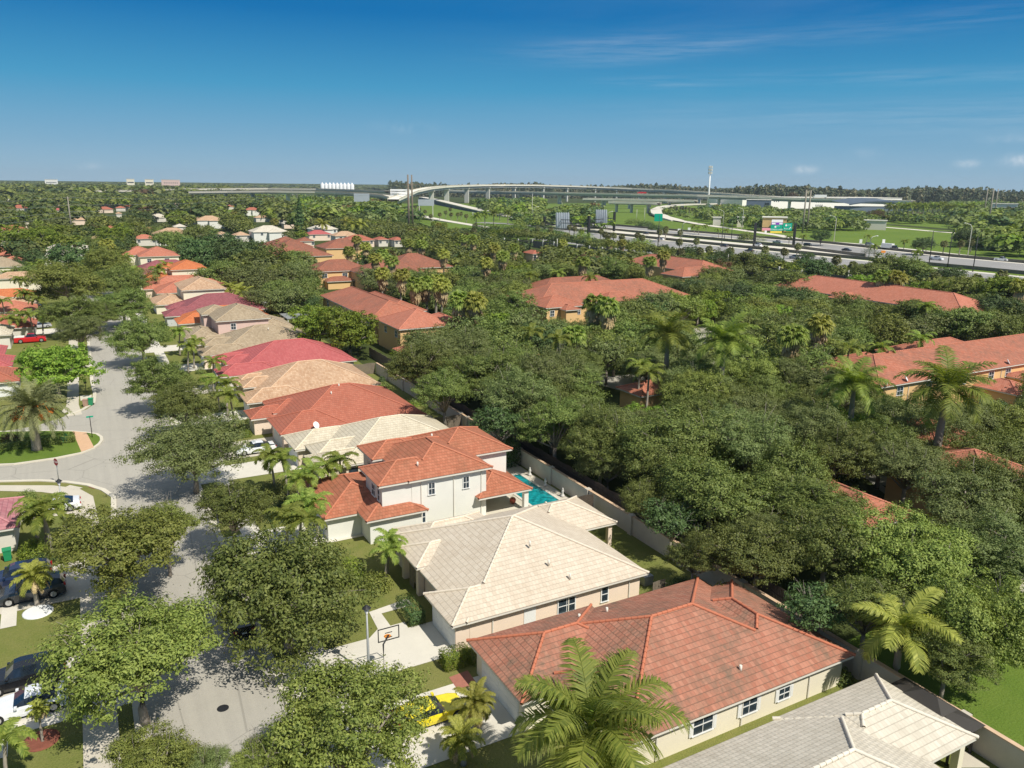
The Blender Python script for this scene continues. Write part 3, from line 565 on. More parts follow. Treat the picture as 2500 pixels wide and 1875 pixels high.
# far houses seen among the trees
COLN={'red':('red','red'),'tan':('beige','sandy tan'),'salmon':('salmon','coral'),'pale':('pale','pale grey'),'brown':('brownred','dull brown-red'),'pink':('pink','pinkish red'),'grey':('tan','grey-tan')}
far=[('fl',240,375,180,'red',0),('fl',640,328,75,'tan',0),('fl',625,398,85,'pink',0),('fl',1130,388,130,'red',0),('fl',1300,375,80,'red',0),('fl',1385,362,90,'salmon',0),('fl',1100,345,90,'tan',0),('fl',1210,347,70,'tan',0),('fl',1280,432,50,'tan',0),('fl',850,498,130,'tan',0),('fl',1195,592,130,'salmon',0),('fl',1600,600,110,'brown',0),('fl',1555,690,190,'salmon',0),('fl',1860,640,320,'tan',1),('fl',1700,470,180,'pale',0),('fl',2160,495,120,'tan',0),('fl',1030,700,140,'tan',0),('fl',120,600,230,'red',0),('fl',90,275,80,'pale',0),('fl',60,865,160,'salmon',0),('fl',1940,568,110,'pale',0),('fl',2190,675,100,'pale',0),('fl',1900,340,80,'tan',0),('fl',630,575,60,'salmon',1),('fl',30,735,90,'pale',0),('fl',290,545,70,'pale',0),
 ('fm',500,360,90,'salmon',0),('fm',730,395,140,'red',1),('fm',840,475,140,'tan',0),('fm',270,500,240,'tan',1),('fm',210,670,130,'pale',0),('fm',400,645,100,'tan',0),('fm',610,655,140,'tan',0),('fm',905,615,320,'pale',1),('fm',1040,495,90,'salmon',0),('fm',1130,535,130,'pale',0),('fm',1490,590,250,'pale',1),('fm',1440,645,220,'pink',0),('fm',1730,660,240,'tan',0),('fm',1870,705,280,'red',0),('fm',2120,700,110,'red',0),('fm',1300,715,150,'brown',0),('h1',380,880,150,'red',0),('h2',290,1055,170,'red',0),('z12',1820,1,1,'red',9)]
usedl={}
for i,(f,x,y,w,c,st) in enumerate(far):
    if st==9: continue
    he=5.6 if st else 3.6; p=G(f,x,y,he+1.2); d=math.hypot(*p); wm=min(38,w*FR[f][2]*d/F*1.1); dp=max(9,min(15,wm*.75))
    hw=wm/2; rf,cn=COLN[c]
    lb=f"{'two-storey house, white walls,' if st else 'low house'} with {cn} roof {'far off' if d>600 else 'some way off'} among the trees"
    k=usedl.get(lb,0); usedl[lb]=k+1
    bl=[(p[0]-hw,p[0]+hw,p[1]-dp/2,p[1]+dp/2,he)]
    if wm>14: bl.append((p[0]-hw*.2,p[0]+hw*.55,p[1]-dp/2-2.5,p[1],he-.1))
    house('house',lb,bl,rf,'white' if st else ('peach' if i%2 else 'offwhite'),group='far '+cn+' roofed houses among the trees'+(' with two storeys' if st else ''),wins=[(p[0]-hw*.5,p[1]-dp/2+.5,he-1.8,1.3,1.1,'S'),(p[0]+hw*.75,p[1]-dp/2+.5,he-1.8,1.3,1.1,'S')] if d<520 else ())
# ---------------------------------------------------------------- boundary wall, fences, hedges
def wall_run(name,label,x,y0,y1,h,th,mat,capm=None,step=None,cat='wall'):
    r=empty(name,(x,(y0+y1)/2,0),label=label,cat=cat); a=MB(); a.box(x-th/2,x+th/2,y0,y1,0,h); wmove(a,r.location); a.build('panel',M[mat],r)
    if capm: a=MB(); a.box(x-th/2-.05,x+th/2+.05,y0,y1,h,h+.08); wmove(a,r.location); a.build('coping',M[capm],r)
    if step:
        y=y0
        while y<=y1: a=MB(); a.box(x-.28,x+.28,y-.28,y+.28,0,h+.12); wmove(a,r.location); a.build('pillar',M[mat],r); y+=step
    return r
for y0,y1,lb in ((8,33,'right foreground'),(33.3,62,'behind the cream roof'),(62.3,93,'beside the pool'),(93.3,128,'behind the red and beige roofs')):
    wall_run('boundary_wall','beige rendered garden boundary wall with pillars, '+lb,43.15,y0,y1,1.85,.22,'wallb','wallcap',7.2)
def picket(name,label,p0,p1,h,mat,sp=.14,cat='fence'):
    p0=Vector(p0);p1=Vector(p1);d=p1-p0;n=int(d.length/sp);u=d.normalized();v=Vector((-u.y,u.x))
    a=MB()
    for i in range(n):
        q=p0+u*sp*i; hh=h+.05*math.sin(i*12.9)
        A=q-v*.01;B=q+u*.12-v*.01;C_=q+u*.12+v*.015;D_=q+v*.015
        a.prism([tuple(A),tuple(B),tuple(C_),tuple(D_)],0.03,hh)
    a.prism([tuple(p0+v*.02),tuple(p1+v*.02),tuple(p1+v*.07),tuple(p0+v*.07)],h*.7,h*.7+.1); a.prism([tuple(p0+v*.02),tuple(p1+v*.02),tuple(p1+v*.07),tuple(p0+v*.07)],h*.2,h*.2+.1)
    return tag(a.build(name,M[mat]),label,cat)
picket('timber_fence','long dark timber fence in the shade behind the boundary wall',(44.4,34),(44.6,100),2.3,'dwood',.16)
picket('timber_fence','grey weathered timber fence across the yard behind the ivory roof',(38.6,92.6),(43,92.6),1.9,'wood')
picket('timber_fence','grey timber fence across the yard behind the pinkish-red roof',(38.6,128),(43,128),1.9,'wood')
picket('timber_fence','timber fence beside the bright green tree and the red-roofed porch',(46.5,127),(46.5,142),1.8,'wood')
picket('timber_fence','short timber fence behind the cream house beside the back lawn',(37.2,44.2),(38.6,44.2),1.5,'wood')
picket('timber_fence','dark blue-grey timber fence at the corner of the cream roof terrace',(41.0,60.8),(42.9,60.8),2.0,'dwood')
# highway screen wall with pale posts
r=empty('highway_fence',(205,300,0),label='long dark mesh fence with pale posts between townhouses and highway',cat='fence')
fp=[(188,560),(188.5,490),(196,400),(213,368),(222,262),(225,218),(227,178),(229,100)]
a=MB()
for i in range(len(fp)-1):
    p=Vector(fp[i]);q=Vector(fp[i+1]);u=(q-p).normalized();v=Vector((-u.y,u.x))*.1; a.prism([tuple(p+v),tuple(q+v),tuple(q-v),tuple(p-v)],0,3.6)
wmove(a,r.location); a.build('screen',M['dark_barrier'],r)
for i in range(len(fp)-1):
    p=Vector(fp[i]);q=Vector(fp[i+1]);n=max(1,int((q-p).length/9))
    for k in range(n): c=p.lerp(q,k/n); a=MB(); a.box(c.x-.35,c.x+.2,c.y-.3,c.y+.3,0,4.2); wmove(a,r.location); a.build('post',M['pier'],r)
# ---------------------------------------------------------------- vegetation templates
def leaves(rs,cent,nrm,size,asp=.5,jit=.38):
    """rhombic leaf cards: cent Nx3, preferred normals Nx3"""
    n=len(cent); nr=nrm+rs.normal(0,jit,(n,3)); nr/=np.linalg.norm(nr,axis=1)[:,None]
    a=np.cross(nr,rs.normal(0,1,(n,3))); a/=np.linalg.norm(a,axis=1)[:,None]; b=np.cross(nr,a)
    s=size*rs.uniform(.6,1.3,n)[:,None]
    v=np.stack([cent-a*s,cent+b*s*asp+nr*s*.12,cent+a*s,cent-b*s*asp+nr*s*.12],1).reshape(-1,3)
    q=np.arange(n*4).reshape(-1,4); return v,q
def mb_np(mb):
    return np.array(mb.v,dtype=float),mb.f
def crown(seed,nl,nc,nleaf,ls,flat=.72,lob=.42,spread=.62,spray=.11,asp=.5):
    """unit-radius crown, centred at the origin"""
    rs=np.random.RandomState(seed); C=[];Nn=[]; lobes=[]
    for i in range(nl):
        if i==0: p=np.array([0,0,.12])
        else:
            t=2*math.pi*(i*.618+rs.uniform(-.06,.06)); rr=spread*math.sqrt(rs.uniform(.35,1.)); p=np.array([rr*math.cos(t),rr*math.sin(t),(rs.uniform(-.55,.25)+.22*(1-rr/spread))*flat])
        lobes.append((p,lob*rs.uniform(.55,1.12)))
    for p,r in lobes:
        d=rs.normal(0,1,(nc,3)); d[:,2]=np.abs(d[:,2])*.9-.35*np.abs(rs.normal(0,1,nc)); d/=np.linalg.norm(d,axis=1)[:,None]
        rad=r*np.where(rs.rand(nc)<.14,rs.uniform(1.1,1.38,nc),rs.uniform(.7,1.06,nc))[:,None]; c=p+d*rad*np.array([1,1,flat+.1])
        for k in range(nc):
            m=nleaf; q=rs.normal(0,1,(m,3))*np.array([spray,spray,spray*.5])*rs.uniform(.6,1.3)
            # sprays point outwards a little
            q+=d[k]*np.abs(rs.normal(0,spray*.55,(m,1)))
            qn=q/(np.linalg.norm(q,axis=1)[:,None]+1e-6); C.append(c[k]+q); Nn.append(qn*.9+d[k]*.35+np.array([0,0,.45]))
    return np.concatenate(C),np.concatenate(Nn),lobes
def limbs(mb,lobes,hbase,seed,tr=.05,n=7):
    rs=np.random.RandomState(seed+99); fork=hbase*.55
    mb.tube([(0,0,hbase-.02),(rs.uniform(-.03,.03),0,(hbase+fork)/2),(0,0,fork)],[tr*1.35,tr*1.05,tr*.9],n)
    for p,r in lobes:
        e=Vector(p); s=Vector((0,0,fork*rs.uniform(.8,1.05))); mid=s.lerp(e,.5)+Vector((rs.uniform(-.06,.06),rs.uniform(-.06,.06),rs.uniform(-.05,.05)))
        mb.tube([s,mid,e],[tr*.55,tr*.38,tr*.2],5)
        for k in range(4):
            d=Vector(rs.normal(0,1,3)); d.z=abs(d.z)*.8; d.normalize(); mb.tube([mid.lerp(e,.4+.15*k),e+d*r*.55,e+d*r*.98],[tr*.16,tr*.1,tr*.04],4)
def tree_tpl(name,seed,leafmat,nl=9,nc=30,nleaf=60,ls=.03,flat=.72,hb=-1.25,parts=True,**k):
    rs=np.random.RandomState(seed+5)
    c,nn,lobes=crown(seed,nl,nc,nleaf,ls,flat,**k); v,q=leaves(rs,c,nn,ls)
    cm=npmesh(name+'_crown',v,q,[M[leafmat]])
    mb=MB(); limbs(mb,lobes,hb,seed,n=7 if parts else 5); tm=mb.mesh(name+'_trunk',M['bark'])
    return cm,tm
TPL={}
def T_(key,*a,**k): TPL.setdefault(key,[]).append(tree_tpl(key,*a,**k))
for s in (1,2,3,4): T_('oakN',s,'oak',nl=15,nc=36,nleaf=78,ls=.0215,spray=.064,flat=.95,spread=.68)
for s in (5,6,7): T_('oakyN',s,'oaky',nl=15,nc=36,nleaf=74,ls=.0235,spray=.066,flat=.92,spread=.68)
for s in (8,9,10): T_('oakgN',s,'oakg',nl=15,nc=36,nleaf=78,ls=.021,spray=.07,flat=.9,spread=.68)
for s in (11,12): T_('brtN',s,'brt',nl=16,nc=26,nleaf=36,ls=.038,spray=.06,flat=.8)
for s in (21,22,23,24): T_('oakM',s,'oak',nl=12,nc=24,nleaf=26,ls=.042,spray=.085,flat=.9)
for s in (25,26,27): T_('oakgM',s,'oakg',nl=12,nc=24,nleaf=26,ls=.042,spray=.085,flat=.9)
for s in (28,29): T_('oakyM',s,'oaky',nl=12,nc=24,nleaf=26,ls=.042,spray=.085,flat=.9)
for s in (30,31): T_('brtM',s,'brt',nl=13,nc=22,nleaf=18,ls=.055,spray=.07,flat=.8)
for s in (32,33,34): T_('darkM',s,'dark',nl=12,nc=24,nleaf=24,ls=.045,spray=.085,flat=.9)
for s in (35,): T_('redM',s,'red_leaf',nl=11,nc=20,nleaf=22,ls=.042,spray=.085,flat=.85)
# palms, real size in metres, base at the origin; frond helper
def frond(rs,az,el,Ln,w,nseg,droop,leafw,vv=.5,base=(0,0,0),curl=.0,two=True,ragged=.15):
    """pinnate frond: arched rachis with leaflets; returns verts, quads"""
    P=[];d=np.array([math.cos(az)*math.cos(el),math.sin(az)*math.cos(el),math.sin(el)]); p=np.array(base,float); st=Ln/nseg
    hd=np.array([math.cos(az),math.sin(az),0]); side=np.array([-math.sin(az),math.cos(az),0])
    pts=[p.copy()];ds=[d.copy()]; e=el
    for i in range(nseg):
        e-=droop/nseg*(.4+1.4*i/nseg); d=hd*math.cos(e)+np.array([0,0,math.sin(e)]); p=p+d*st; pts.append(p.copy()); ds.append(d.copy())
    V=[];Q=[]
    def quad(a,b,c,dd):
        n=len(V); V.extend([a,b,c,dd]); Q.append((n,n+1,n+2,n+3))
    for i in range(nseg):
        r0=.035*(1-i/nseg)+.008; quad(pts[i]-side*r0,pts[i]+side*r0,pts[i+1]+side*r0*.8,pts[i+1]-side*r0*.8)
        up=np.cross(side,ds[i]) 
        if up[2]<0: up=-up
        quad(pts[i]+up*r0,pts[i]-up*r0,pts[i+1]-up*r0,pts[i+1]+up*r0)
        t=(i+.5)/nseg
        if t<.08: continue
        wl=w*(math.sin(math.pi*min(1,.12+t*.86))**.6)*rs.uniform(1-ragged,1+ragged*.4)
        for sg in (-1,1):
            for kk in (0,.5):
                q0=pts[i]*(1-kk)+pts[i+1]*kk
                dr=side*sg*math.cos(vv)+up*math.sin(vv)*(.5 if rs.rand()<.5 else -.15)+ds[i]*.65; dr/=np.linalg.norm(dr)
                tip=q0+dr*wl+np.array([0,0,-wl*.33]); mid=q0+dr*wl*.55+np.array([0,0,-wl*.06]); wv=ds[i]*leafw
                quad(q0-wv*.5,q0+wv*.5,mid+wv*.55,mid-wv*.55); quad(mid-wv*.55,mid+wv*.55,tip+wv*.08,tip-wv*.08)
    return V,Q
def fan(rs,az,el,pet,r,n,base,droop=.35,fold=.25):
    hd=np.array([math.cos(az)*math.cos(el),math.sin(az)*math.cos(el),math.sin(el)]); c=np.array(base,float)+hd*pet+np.array([0,0,-pet*.12])
    side=np.array([-math.sin(az),math.cos(az),0]); up=np.cross(hd,side); up*=1 if up[2]>0 else -1
    V=[];Q=[]
    def quad(a,b,cc,d):
        n0=len(V); V.extend([a,b,cc,d]); Q.append((n0,n0+1,n0+2,n0+3))
    b0=np.array(base,float); quad(b0-side*.03,b0+side*.03,c+side*.02,c-side*.02)
    e2=-droop; h2=np.array([hd[0],hd[1],hd[2]-.45]); h2/=np.linalg.norm(h2)
    for k in range(n):
        a=-1.9+3.8*(k+.5)/n; dr=h2*math.cos(a)+side*math.sin(a)+up*fold*(-abs(math.sin(a))+ (.12 if k%2 else -.12)); L_=r*(1-.18*abs(a)/1.9)*rs.uniform(.85,1.05)
        mid=c+dr*L_*.6; tip=c+dr*L_+np.array([0,0,-L_*rs.uniform(.2,.5)]); pw=np.cross(dr,up); pw/=np.linalg.norm(pw)+1e-6; ww=L_*1.9/n*.9
        quad(c,c+pw*.02,mid+pw*ww,mid-pw*ww); quad(mid-pw*ww,mid+pw*ww,tip+pw*ww*.25,tip-pw*ww*.25)
    return V,Q
def acc(lst):
    V=[];Q=[];o=0
    for v,q in lst:
        V.append(np.array(v)); Q.append(np.array(q)+o); o+=len(v)
    return np.concatenate(V),np.concatenate(Q)
def ptrunk(h,r0,r1,bend,seed,bulge=0,mat='palmbark'):
    rs=np.random.RandomState(seed); mb=MB(); n=9; a=rs.uniform(0,6.28); P_=[];R__=[]
    for i in range(n+1):
        t=i/n; P_.append((bend*math.cos(a)*t*t,bend*math.sin(a)*t*t,h*t)); R__.append(r0*(1-t)+r1*t+bulge*math.sin(math.pi*t)**2)
    R__[0]*=1.3; mb.tube(P_,R__,9); return mb.mesh('palm_trunk',M[mat]),P_[-1]
def palm_tpl(kind,seed,h,i_=0):
    rs=np.random.RandomState(seed)
    if kind=='royal':
        tm,top=ptrunk(h,.26,.17,.15,seed,.06,'palmbark'); L_=[]
        nf=23
        for i in range(nf):
            t=i/nf; L_.append(frond(rs,i*2.4+rs.uniform(-.2,.2),1.25-1.35*t+rs.uniform(-.1,.1),rs.uniform(3.2,3.9),1.05,34,1.05+.6*t,.055,.5,top))
        sh=MB(); sh.tube([top,(top[0],top[1],top[2]+.9)],[.17,.07],8)
        v,q=acc(L_); return tm,npmesh('royal_fronds',v,q,[M['palm']]),sh.mesh('crownshaft',M['grass2']),'crownshaft'
    if kind=='royaly':
        tm,top=ptrunk(h,.22,.15,.4,seed,.0); L_=[]
        for i in range(13):
            t=i/13; L_.append(frond(rs,i*2.4+rs.uniform(-.2,.2),1.1-1.3*t+rs.uniform(-.1,.1),rs.uniform(2.9,3.6),.85,30,1.1+.6*t,.07,.45,top))
        v,q=acc(L_); return tm,npmesh('coconut_fronds',v,q,[M['palmy']]),None,None
    if kind=='small':   # slim feather palm
        tm,top=ptrunk(h,.12,.075,.35,seed); L_=[]
        for i in range(11):
            t=i/11; L_.append(frond(rs,i*2.4+rs.uniform(-.2,.2),1.0-1.0*t,rs.uniform(1.5,2.0),.5,14,1.5+.4*t,.08,.4,top))
        v,q=acc(L_); return tm,npmesh('feather_fronds',v,q,[M['palm']]),None,None
    if kind=='smally':
        tm,top=ptrunk(h,.14,.09,.1,seed); L_=[];D_=[]
        for i in range(26):
            t=i/26; L_.append(frond(rs,i*2.4+rs.uniform(-.2,.2),1.3-1.5*t,rs.uniform(1.1,1.5),.32,14,1.3+.4*t,.05,.4,top))
        for i in range(10): D_.append(frond(rs,i*2.4,-.5,rs.uniform(.9,1.3),.25,10,1.0,.05,.3,top))
        v,q=acc(L_); v2,q2=acc(D_); return tm,npmesh('feather_fronds',v,q,[M['palmy']]),npmesh('dead_fronds',v2,q2,[M['dead']]),'dead_fronds'
    if kind=='date':
        tm,top=ptrunk(h,.42,.36,.1,seed,0,'bark'); L_=[]
        for i in range(70):
            t=i/70; L_.append(frond(rs,i*2.4+rs.uniform(-.1,.1),1.35-1.75*t,rs.uniform(3.4,4.1),.55,22,.9+.5*t,.055,.7,top))
        v,q=acc(L_); fr=MB()
        for i in range(9):
            a=i*2.4; p0=Vector(top)+Vector((.2*math.cos(a),.2*math.sin(a),.1)); p1=p0+Vector((1.0*math.cos(a),1.0*math.sin(a),.35)); p2=p0+Vector((1.35*math.cos(a),1.35*math.sin(a),-.35))
            fr.tube([p0,p1,p2],.03,5)
            for k in range(26): c=p2+Vector((rs.normal(0,.13),rs.normal(0,.13),-abs(rs.normal(0,.3)))); fr.tube([c,c-Vector((0,0,.12))],[.07,.05],5)
        return tm,npmesh('date_fronds',v,q,[M['datep']]),fr.mesh('fruit_bunches',M['orange_fruit']),'fruit_bunches'
    if kind=='fan':    # tall washingtonia with a skirt of dead leaves
        tm,top=ptrunk(h,.24,.14,.35,seed); L_=[];D_=[]
        for i in range(34):
            t=i/34; L_.append(fan(rs,i*2.4,1.25-1.5*t,rs.uniform(.75,1.1),rs.uniform(.75,.95),12,top))
        for i in range(26): D_.append(fan(rs,i*2.4,-.6-.7*i/26,rs.uniform(.5,.9),rs.uniform(.7,1.0),8,(top[0],top[1],top[2]-.05-i*.05)))
        v,q=acc(L_); v2,q2=acc(D_); return tm,npmesh('fan_leaves',v,q,[M['palmy' if i_%2 else 'palm']]),npmesh('dead_skirt',v2,q2,[M['dead']]),'dead_skirt'
    if kind=='sabal':
        tm,top=ptrunk(h,.2,.17,.15,seed); L_=[];D_=[]
        for i in range(36):
            t=i/36; L_.append(fan(rs,i*2.4,1.3-2.0*t,rs.uniform(.7,1.0),rs.uniform(.7,.9),9,top))
        for i in range(10): D_.append(fan(rs,i*2.4,-1.0,.6,.7,6,top))
        v,q=acc(L_); v2,q2=acc(D_); return tm,npmesh('fan_leaves',v,q,[M['sab']]),npmesh('dead_fronds',v2,q2,[M['dead']]),'dead_fronds'
M['orange_fruit']=plain('orange_fruit',(.62,.20,.03),.6,.3,.15,5.)
M['sab']=leafm('cabbage_palm_leaves',(.06,.08,.02),(.13,.14,.04),(.22,.21,.08),.2)
PT={}
for k,hs_ in dict(royal=(6.5,8.),royaly=(5.,),small=(3.2,4.2),smally=(2.0,2.6),date=(5.2,),fan=(6.5,7.5,8.5),sabal=(5.,6.5)).items():
    PT[k]=[palm_tpl(k,31+7*i+len(k),h,i) for i,h in enumerate(hs_)]
PH=dict(royal=(6.5,8.),royaly=(5.,),small=(3.2,4.2),smally=(2.0,2.6),date=(5.2,),fan=(6.5,7.5,8.5),sabal=(5.,6.5))
def mesh_obj(name,me,parent=None,loc=None,sc=None,rz=0):
    o=bpy.data.objects.new(name,me); col.objects.link(o)
    if parent: o.parent=parent
    if loc: o.location=loc
    if sc: o.scale=sc if hasattr(sc,'__len__') else (sc,)*3
    o.rotation_euler[2]=rz; return o
KN=dict(oak='oak_tree',oaky='oak_tree',oakg='oak_tree',brt='broadleaf_tree',dark='broadleaf_tree',red='broadleaf_tree')
KL=dict(oak='green oak',oaky='yellow-green oak',oakg='greyish green oak',brt='bright green broadleaf tree',dark='dark green tree',red='reddish brown tree')
def put_tree(x,y,R,hc,kind,near=False,label=None,group=None,sz=1.,v=None,rz=None):
    """crown radius R, crown centre at height hc"""
    key=kind+('N' if near and kind+'N' in TPL else 'M'); lst=TPL[key]; cm,tm=lst[rnd.randrange(len(lst)) if v is None else v%len(lst)]
    hb=-1.25*R; r=empty(KN[kind],(x,y,0),label=label or '',cat='tree',group=group)
    a=rnd.uniform(0,6.28) if rz is None else rz
    ex=rnd.uniform(.88,1.14); c=mesh_obj('crown',cm,r,(0,0,hc),(R*ex,R*(2-ex),R*sz*rnd.uniform(.85,1.15)),a); c.rotation_euler[0]=rnd.uniform(-.14,.14); c.rotation_euler[1]=rnd.uniform(-.14,.14)
    t=mesh_obj('trunk',tm,r,(0,0,hc),(R,R,hc/1.25),a)
    r['_k']=KL[kind]; return r
PN=dict(royal='royal_palm',royaly='coconut_palm',small='feather_palm',smally='dwarf_palm',date='date_palm',fan='fan_palm',sabal='cabbage_palm')
PL=dict(royal='tall royal palm with long drooping fronds',royaly='palm with yellow-green arching fronds',small='slim feather palm',smally='small palm with yellowing fronds',date='date palm',fan='tall fan palm with a brown skirt of dead leaves',sabal='round-headed cabbage palm')
def put_palm(x,y,h,kind,sc=1.,label=None,group=None,v=None,crown_sc=None):
    """h: height of the crown above the ground"""
    i=rnd.randrange(len(PT[kind])) if v is None else v%len(PT[kind]); tm,cm,xm,xn=PT[kind][i]; H0=PH[kind][i]; k=h/H0
    cs=crown_sc or sc; r=empty(PN[kind],(x,y,0),rz=rnd.uniform(0,6.28),label=label or '',cat='palm tree',group=group)
    mesh_obj('trunk',tm,r,None,(sc,sc,k)); 
    z=h-H0*cs
    mesh_obj('fronds',cm,r,(0,0,z),cs)
    if xm: mesh_obj(xn,xm,r,(0,0,z),cs)
    r['_k']=PL[kind]; return r
def shrub(name,label,x,y,R,h,mat,seed=1,n=900,ls=.09,cat='shrub',box=None,group=None):
    rs=np.random.RandomState(seed)
    if box:
        lx,ly,lz=box; u=rs.uniform(-1,1,(n,3)); f=rs.randint(0,5,n)
        for i in range(n):
            a=[(0,-1),(0,1),(1,-1),(1,1),(2,1)][f[i]]; u[i,a[0]]=a[1]*rs.uniform(.9,1.03)
        c=u*np.array([lx/2,ly/2,lz/2])+np.array([0,0,lz/2]); nn=u
    else:
        d=rs.normal(0,1,(n,3)); d[:,2]=np.abs(d[:,2]); d/=np.linalg.norm(d,axis=1)[:,None]; c=d*rs.uniform(.55,1.05,n)[:,None]*np.array([R,R,h]); nn=d
    v,q=leaves(rs,c,nn+np.array([0,0,.4]),ls); o=mesh_obj(name,npmesh(name,v,q,[M[mat]]),None,(x,y,.02)); return tag(o,label,cat,group)
# ---------------------------------------------------------------- planting: individual trees
DT=1.1302
def tree_px(dx,dy,rd,kind,hc,label,near=True,sz=1.,group=None,v=None):
    """crown centre (dx,dy) and radius rd in the overview of the photograph"""
    x,y=G('D',dx,dy,hc); dep=(x*math.sin(YAW)+y*math.cos(YAW))*math.cos(PIT)+(H-hc)*math.sin(PIT); R=rd*DT*dep/F*1.02
    t=put_tree(x,y,R,hc,kind,near,label,group,sz,v); return t
NEAR=[(296,1402,168,'oaky',5.2,'big yellow-green street tree over the parked cars at lower left'),
(256,1166,140,'oaky',5.4,'wide oak above the dark parked cars on the left'),(355,1125,62,'oaky',5.0,'small oak crown leaning over the left edge of the street'),
(615,1265,184,'oak',5.2,'broad oak shading the black car parked on the street'),
(745,1568,166,'oaky',5.0,'yellow-green oak at bottom centre beside the yellow car'),
(330,1640,100,'oaky',4.2,'low bushy crown at the bottom edge left of the manhole'),(440,1650,60,'oakg',4.0,'small crown cut by the bottom edge below the manhole'),(555,1648,62,'oaky',4.4,'small yellowish crown at the bottom edge between street and big oak'),
(415,965,102,'oakg',5.2,'feathery greyish oak casting its shadow across the street junction'),
(500,1085,88,'oak',5.0,'oak between the feathery grey oak and the slim palms'),
(400,870,74,'oak',5.0,'dark oak right of the street below the twin feather palms'),(345,815,66,'oak',5.4,'oak crown right of the street, level with the pinkish-red roof'),
(305,722,66,'oak',5.6,'dark round tree standing at the right kerb in the middle of the street'),
(118,785,86,'brt',5.4,'broad bright green tree behind the date palm'),
(172,712,50,'oakg',4.6,'small greyish tree left of the street above the bright green tree'),
(265,655,58,'oak',5.4,'oak right of the street before the maroon roof'),(212,672,42,'oak',5.0,'oak overhanging the middle of the street'),(150,672,58,'oak',5.6,'oak left of the street below the round olive tree'),
(145,612,72,'oaky',6.6,'large round olive-green tree left of the street'),(262,600,62,'oak',5.2,'oak right of the street opposite the round olive tree'),(235,570,50,'oaky',5.2,'olive oak beside the far white car in the street'),
(165,565,62,'dark',5.2,'dark tree in front of the white house at the street end'),(245,545,45,'dark',5.4,'dark tree right of the street end'),
(65,518,65,'brt',7.2,'bright lime-green tree at far left beside the white house'),(120,505,38,'brt',7.,'bright lime-green crown touching the white house roof'),(245,508,45,'brt',6.8,'bright lime-green tree beyond the street end'),
(1965,1190,135,'oaky',5.2,'large olive oak filling the right side above the yellow-green palm'),(2110,1335,128,'oaky',5.0,'olive oak right of the yellow-green palm above the park lawn'),(1875,1300,95,'oak',4.6,'oak behind the boundary wall just above the yellow-green palm'),(1790,1150,120,'oak',5.4,'big oak behind the boundary wall above the stained red roof'),(2170,1170,105,'oakg',5.4,'greyish oak cut by the right edge'),(1760,1310,75,'dark',4.2,'dark low tree in the shade behind the wall'),(1640,1180,105,'oak',5.0,'oak behind the wall over the left end of the stained red roof'),(1540,1050,125,'oak',5.6,'big fresh green oak opposite the cream house'),(1440,1000,100,'oak',5.4,'oak right of the pool beyond the dark fence'),(2050,1405,88,'oak',4.0,'low oak hanging over the park lawn'),(1700,1010,110,'oak',5.6,'oak between the big fresh green oak and the shaded hollow'),(1452,1120,62,'dark',4.0,'dark tree leaning over the boundary wall above the cream roof corner'),(1500,1185,62,'oak',4.0,'oak over the wall between cream roof and stained red roof'),(1400,1075,60,'oak',4.2,'oak leaning over the dark timber fence right of the pool'),(905,775,64,'oak',6.8,'dark oak behind the garden walls of the beige and red houses'),(975,755,76,'oakg',7.2,'tall greyish oak behind the ivory house yard'),(960,835,66,'oak',6.4,'oak overhanging the wall behind the ivory roof'),(1050,800,80,'oak',7.2,'tall oak behind the wall above the ivory roof'),(1120,850,82,'oakg',7.0,'tall grey-green oak above the pool garden hedge'),(1080,905,62,'dark',5.6,'dark tree in the shade behind the pool garden hedge'),(1200,900,84,'oak',6.8,'tall oak behind the timber fence by the pool'),(1190,800,70,'oakg',7.4,'grey-green oak left of the pale estate road'),(1300,935,84,'oak',6.8,'oak behind the timber fence, right of the pool'),(1450,930,115,'oak',7.6,'tallest dark oak in the middle of the tree belt'),(1610,940,90,'oakg',7.2,'grey-green oak right of the tallest dark oak'),(690,695,62,'brt',6.,'bright green round tree, left of the pair behind the tan roof'),(755,705,66,'brt',6.,'bright green round tree, right of the pair beside the townhouses')]
for a in NEAR: tree_px(a[0],a[1],a[2],a[3],a[4],a[5],sz=.92)
